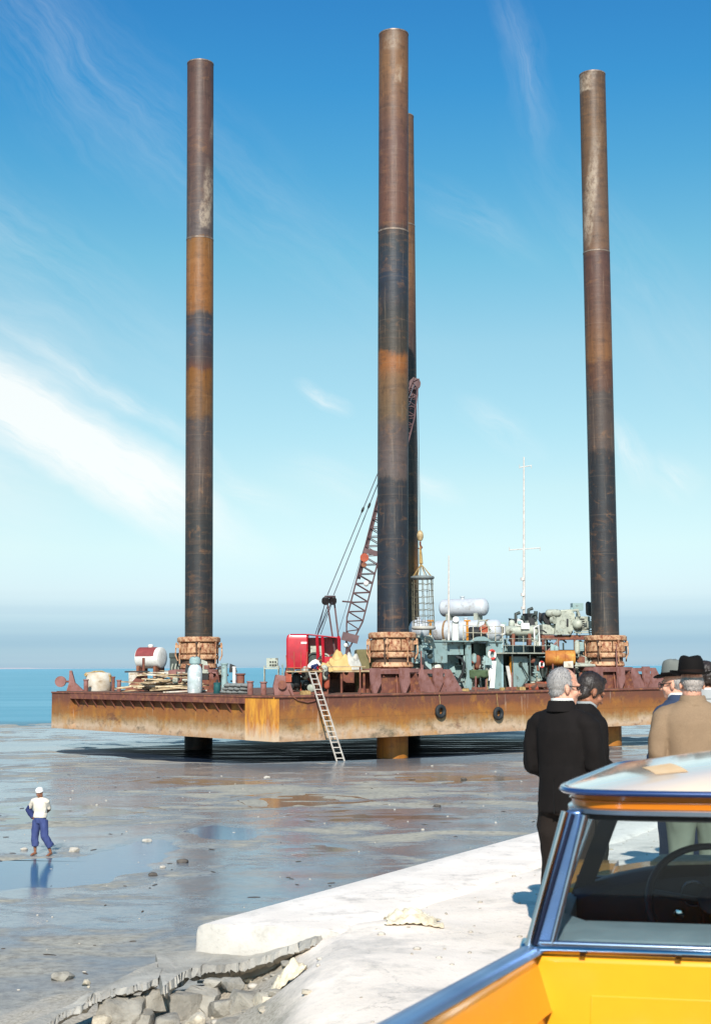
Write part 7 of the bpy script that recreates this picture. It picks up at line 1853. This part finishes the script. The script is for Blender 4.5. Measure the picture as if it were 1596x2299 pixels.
    # ---- hair, hat, glasses
    if hair:
        k = MB(S)
        if hair_kind == 'short':
            k.sph(hpt((0, -0.025, 0.036)), (0.0795, 0.093, 0.0965), 22, 14, H3); k.sph(hpt((0, -0.048, -0.026)), (0.063, 0.053, 0.052), 16, 10, H3)
            for sd in (-1, 1): k.sph(hpt((sd*0.060, -0.002, 0.016)), (0.021, 0.030, 0.036), 12, 8, H3)
        elif hair_kind == 'full':
            k.sph(hpt((0, -0.018, 0.046)), (0.084, 0.104, 0.098), 22, 14, H3); k.sph(hpt((0, -0.055, -0.030)), (0.070, 0.056, 0.062), 16, 10, H3); k.sph(hpt((0, 0.045, 0.110)), (0.052, 0.036, 0.026), 14, 8, H3)
            for sd in (-1, 1): k.sph(hpt((sd*0.064, 0.0, 0.006)), (0.020, 0.026, 0.050), 12, 8, H3)
        elif hair_kind == 'curly':
            rr = random.Random(seed)
            for _ in range(150):
                q = V((rr.gauss(0, 1), rr.gauss(0, 1)-0.25, rr.gauss(0, 1)+0.35)).normalized()
                if q.y > 0.55 and q.z < 0.75: continue
                if q.z < -0.62: continue
                k.sph(hpt((q.x*0.084, -0.02+q.y*0.102, 0.030+q.z*0.104)), rr.uniform(0.014, 0.022), 8, 6)
            k.sph(hpt((0, -0.026, 0.032)), (0.083, 0.098, 0.102), 20, 12, H3)
        else:       # fringe of hair under a hat
            k.sph(hpt((0, -0.030, 0.014)), (0.078, 0.084, 0.066), 20, 12, H3); k.sph(hpt((0, -0.048, -0.026)), (0.062, 0.050, 0.036), 14, 10, H3)
        hm = remeshed(k, 0.0055, 2, 0.5, 0.0022, (60, 30, 30), seed); hm.bm.normal_update()
        rr = random.Random(seed+50); fs = hm.bm.faces[:]; crown = hpt((0.015, -0.03, 0.14))
        if hair_kind != 'curly':
            for fc in rr.sample(fs, min(len(fs), 1500)):
                c0 = fc.calc_center_median(); nn = fc.normal.copy(); t_ = (c0/s if False else c0)-S @ crown
                t_ = t_-nn*t_.dot(nn)
                if t_.length < 1e-4: continue
                t_ = (t_.normalized()+V((rr.gauss(0, .25), rr.gauss(0, .25), rr.gauss(0, .2)))).normalized(); L = rr.uniform(0.012, 0.026)
                w_ = t_.cross(nn).normalized()*0.0011; p0 = c0-nn*0.001; p1 = c0+t_*L*0.6+nn*rr.uniform(0.001, 0.004); p2 = c0+t_*L+nn*rr.uniform(0.0, 0.005)
                vs = [hm.bm.verts.new(q) for q in (p0-w_, p0+w_, p1+w_, p1-w_, p2)]
                hm.bm.faces.new(vs[:4]); hm.bm.faces.new((vs[3], vs[2], vs[4]))
        hm.build('hair', hair, r, 180)
    if hat:
        k = MB(S); rg = []
        for f_, up in ((0.62, 0.0), (0.80, -0.006), (1.0, 0.004), (1.0, 0.010), (0.80, 0.001), (0.62, 0.007)):
            ring = []
            for i in range(40):
                a = 2*math.pi*i/40; x, y = 0.150*f_*math.cos(a), 0.172*f_*math.sin(a)
                cv = 0.020*abs(math.cos(a))**1.6*max(0, (f_-.62)/.38)-0.014*max(0, math.sin(a))*max(0, (f_-.62)/.38)
                ring.append(hpt((x, y-0.012, 0.066+up+cv)))
            rg.append(ring)
        k.rings(rg, False, True); k.build('hat_brim', hat[1], r, 60)
        k = MB(S); rg = []
        for z, rx, ry in ((0.064, 0.093, 0.110), (0.10, 0.092, 0.108), (0.14, 0.087, 0.101), (0.170, 0.081, 0.093), (0.187, 0.070, 0.082), (0.193, 0.050, 0.064), (0.186, 0.020, 0.034)):
            ring = []
            for i in range(40):
                a = 2*math.pi*i/40; c, s_ = math.cos(a), math.sin(a); t = (z-0.064)/0.13
                pin = 1-0.20*t*max(0, s_)**3*abs(c)**0.3*2
                ring.append(hpt((rx*c*pin, ry*s_-0.012, z+0.010*max(0, t)*abs(c)-(0.008*t if s_ < 0 else 0))))
            rg.append(ring)
        k.rings(rg); k.build('hat_crown', hat[0], r, 60)
        k = MB(S); k.rings([[hpt((0.0945*math.cos(2*math.pi*i/36), 0.1115*math.sin(2*math.pi*i/36)-0.012, z)) for i in range(36)] for z in (0.070, 0.098)], False); k.build('hat_band', M_BAND_, r, 60)
    if cap:
        k = MB(S); k.sph(hpt((0, -0.012, 0.075)), (0.096, 0.112, 0.078), 20, 12, H3)
        for i in range(3): k.torus(hpt((0, -0.010, 0.045+0.02*i)), 0.085-0.006*i, 0.024, 24, 8, H3 @ Matrix.Rotation(0.16*(i-1), 3, 'Y'))
        k.sph(hpt((0.03, -0.10, 0.02)), (0.04, 0.03, 0.06), 10, 8, H3)
        remeshed(k, 0.006, 2, 0.5, 0.003, (30, 30, 50), seed).build('turban', cap, r, 180)
    if glasses:
        k = MB(S)
        for sd in (-1, 1):
            k.tube([hpt((sd*0.085, -0.015, 0.012)), hpt((sd*0.082, 0.05, 0.010)), hpt((sd*0.070, 0.104, 0.006))], 0.0035, 6); k.torus(hpt((sd*0.034, 0.107, -0.002)), 0.024, 0.0032, 20, 6, H3 @ Matrix.Rotation(math.pi/2, 3, 'X'))
        k.tube([hpt((-0.012, 0.112, 0.004)), hpt((0.012, 0.112, 0.004))], 0.003, 6); k.build('spectacles', M_SPEC, r, 60)
    return r

def stand(px, Y): 
    x = kx(px)*Y; return V((x, Y, quay_z(x, Y)))
front_arms = {1: ((0.185, 0, 1.41), (0.232, 0.0, 1.15), (0.10, 0.20, 1.00)), -1: ((-0.185, 0, 1.41), (-0.236, -0.015, 1.14), (-0.11, 0.20, 0.98))}
GP = 'men watching from the quay'
person('grey-haired man in a black suit and spectacles with his back to us, head turned aside', stand(1261, 9.3), R(-38), 1.745, arms=front_arms, head=(R(-36), R(4), 0), skin=M_SKIN, jacket=M_BLACK, trousers=M_TROUS, shoes=M_SHOE,
       hair=M_HGREY, glasses=True, collar=M_SHIRT, hem=0.835, seed=2, group=GP, fat=0.87, wr=0.016)
person('dark-haired man in a charcoal suit looking down beside the grey-haired man', stand(1306, 10.0), R(-76), 1.705, arms=front_arms, head=(R(8), R(26), 0), lean=0.05, skin=M_SKINT, jacket=M_BLACK2, trousers=M_BLACK2, shoes=M_SHOE,
       hair=M_HDARK, hair_kind='full', collar=M_LGREY, seed=5, group=GP)
pock = {1: ((0.20, 0, 1.41), (0.268, -0.05, 1.17), (0.225, 0.06, 0.92)), -1: ((-0.20, 0, 1.41), (-0.268, -0.05, 1.17), (-0.225, 0.06, 0.92))}
person('stout man in a tan tweed coat and black felt hat seen from behind', stand(1552, 10.2), R(-4), 1.755, arms=pock, head=(R(6), R(2), 0), skin=M_SKIN, jacket=M_TWEED, trousers=M_SLACKS, shoes=M_SHOE,
       hair=M_HWHITE, hair_kind='fringe', hat=(M_FELT, M_FELT), seed=9, fat=1.10, group=GP, hem=0.78)
person('bespectacled man in a navy suit and grey hat half hidden by the tan tweed coat', stand(1518, 11.3), R(38), 1.73, arms=front_arms, head=(R(20), R(3), 0), skin=M_SKIN, jacket=M_NAVY, trousers=M_NAVY, shoes=M_SHOE,
       hair=M_HGREY, hair_kind='fringe', hat=(M_FELTG, M_FELT), glasses=True, collar=M_SHIRT, seed=12, group=GP)
person('curly dark-haired man in a light grey suit just past the black felt hat', stand(1586, 11.6), R(-8), 1.775, arms=front_arms, head=(R(-10), 0, 0), skin=M_SKINT, jacket=M_LGREY, trousers=M_LGREY, shoes=M_SHOE,
       hair=M_HDARK, hair_kind='curly', collar=M_SHIRT, seed=15, group=GP)

# the man out on the mud
ml = P(90, 1903, 37.6); ml.z = mud_z(ml.x, ml.y)+0.0
mr = person('barefoot man in a cream shirt, white turban and baggy blue trousers on the mud', ml, R(158), 1.70,
       arms={1: ((0.20, 0, 1.42), (0.44, -0.10, 1.17), (0.22, 0.02, 0.98)), -1: ((-0.20, 0, 1.42), (-0.16, -0.20, 1.17), (0.0, -0.17, 1.05))},
       legs={1: ((0.095, 0, 0.90), (0.13, 0.05, 0.50), (0.10, 0.06, 0.09)), -1: ((-0.10, 0, 0.90), (-0.21, 0.09, 0.50), (-0.33, -0.02, 0.09))},
       head=(R(-14), R(16), 0.1), skin=M_SKIND, jacket=M_CREAM, trousers=M_DENIM, hair=None, cap=M_SHIRT, hem=0.98, seed=21, sleeves={1: 0, -1: 0}, barefoot=True, cuff=0.20, baggy=1.1, fat=0.93, voxel=0.007, wr=0.016, lean=0.03)
Sm = Matrix.Scale(1.70/1.75, 4)
k = MB(Sm); k.tube([(0.36, -0.06, 1.25), (0.44, -0.10, 1.16), (0.33, -0.04, 1.07), (0.23, 0.02, 0.99)], [0.075, 0.095, 0.082, 0.060], 14, dome=True); k.sph((0.36, -0.08, 1.08), (0.10, 0.06, 0.09))
remeshed(k, 0.012, 3, 0.5, 0.006, (9, 9, 9), 5).build('blue_jersey_over_arm', M_DENIM2, mr, 180)

# the man crouching at the ladder top
sY = r_info[stg.name][2]; cl = P(702, 1506, sY-0.1)
cr = thing('person', 'man in a white shirt crouching on the landing stage at the ladder top', 'person', cl, R(-70))
k = MB(); k.tube([(0, -0.1, 0.26), (0, 0.08, 0.42), (0, 0.24, 0.50), (0, 0.33, 0.56)], [0.14, 0.15, 0.13, 0.06], 14, dome=True); k.sph((0, 0.40, 0.62), (0.078, 0.10, 0.11)); k.sph((0, 0.49, 0.58), (0.05, 0.05, 0.06))
for sd in (-1, 1):
    k.tube([(sd*.09, -0.08, 0.25), (sd*.16, 0.26, 0.36), (sd*.13, 0.02, 0.07)], [0.09, 0.06, 0.045], 12, dome=True); k.tube([(sd*.13, -0.04, 0.05), (sd*.14, 0.14, 0.03)], [0.04, 0.03], 8, dome=True)
    k.tube([(sd*.17, 0.22, 0.48), (sd*.22, 0.36, 0.30), (sd*.14, 0.46, 0.14)], [0.05, 0.04, 0.03], 10, dome=True); hand(k, (sd*.14, .46, .14), (0, 0.25, -0.2), -sd, (-sd, 0, 0))
remeshed(k, 0.008, 3).build('body', M_SKIND, cr, 180)
k = MB(); k.tube([(0, -0.14, 0.24), (0, 0.08, 0.42), (0, 0.25, 0.50), (0, 0.29, 0.53)], [0.155, 0.175, 0.15, 0.08], 16, dome=True)
for sd in (-1, 1): k.tube([(sd*.14, 0.22, 0.49), (sd*.215, 0.33, 0.33)], [0.075, 0.06], 12, dome=True)
remeshed(k, 0.012, 3, 0.5, 0.006, (9, 9, 9), 2).build('shirt', M_SHIRT, cr, 180)
k = MB(); k.tube([(0, -0.12, 0.22), (0, 0.0, 0.26)], 0.15, 14, dome=True)
for sd in (-1, 1): k.tube([(sd*.09, -0.08, 0.25), (sd*.16, 0.26, 0.36), (sd*.135, 0.06, 0.13)], [0.105, 0.078, 0.068], 12, dome=True)
remeshed(k, 0.012, 3).build('trousers', M_DENIM2, cr, 180)
k = MB(); k.sph((0, 0.385, 0.645), (0.083, 0.098, 0.10)); k.build('hair', M_HDARK, cr, 180)
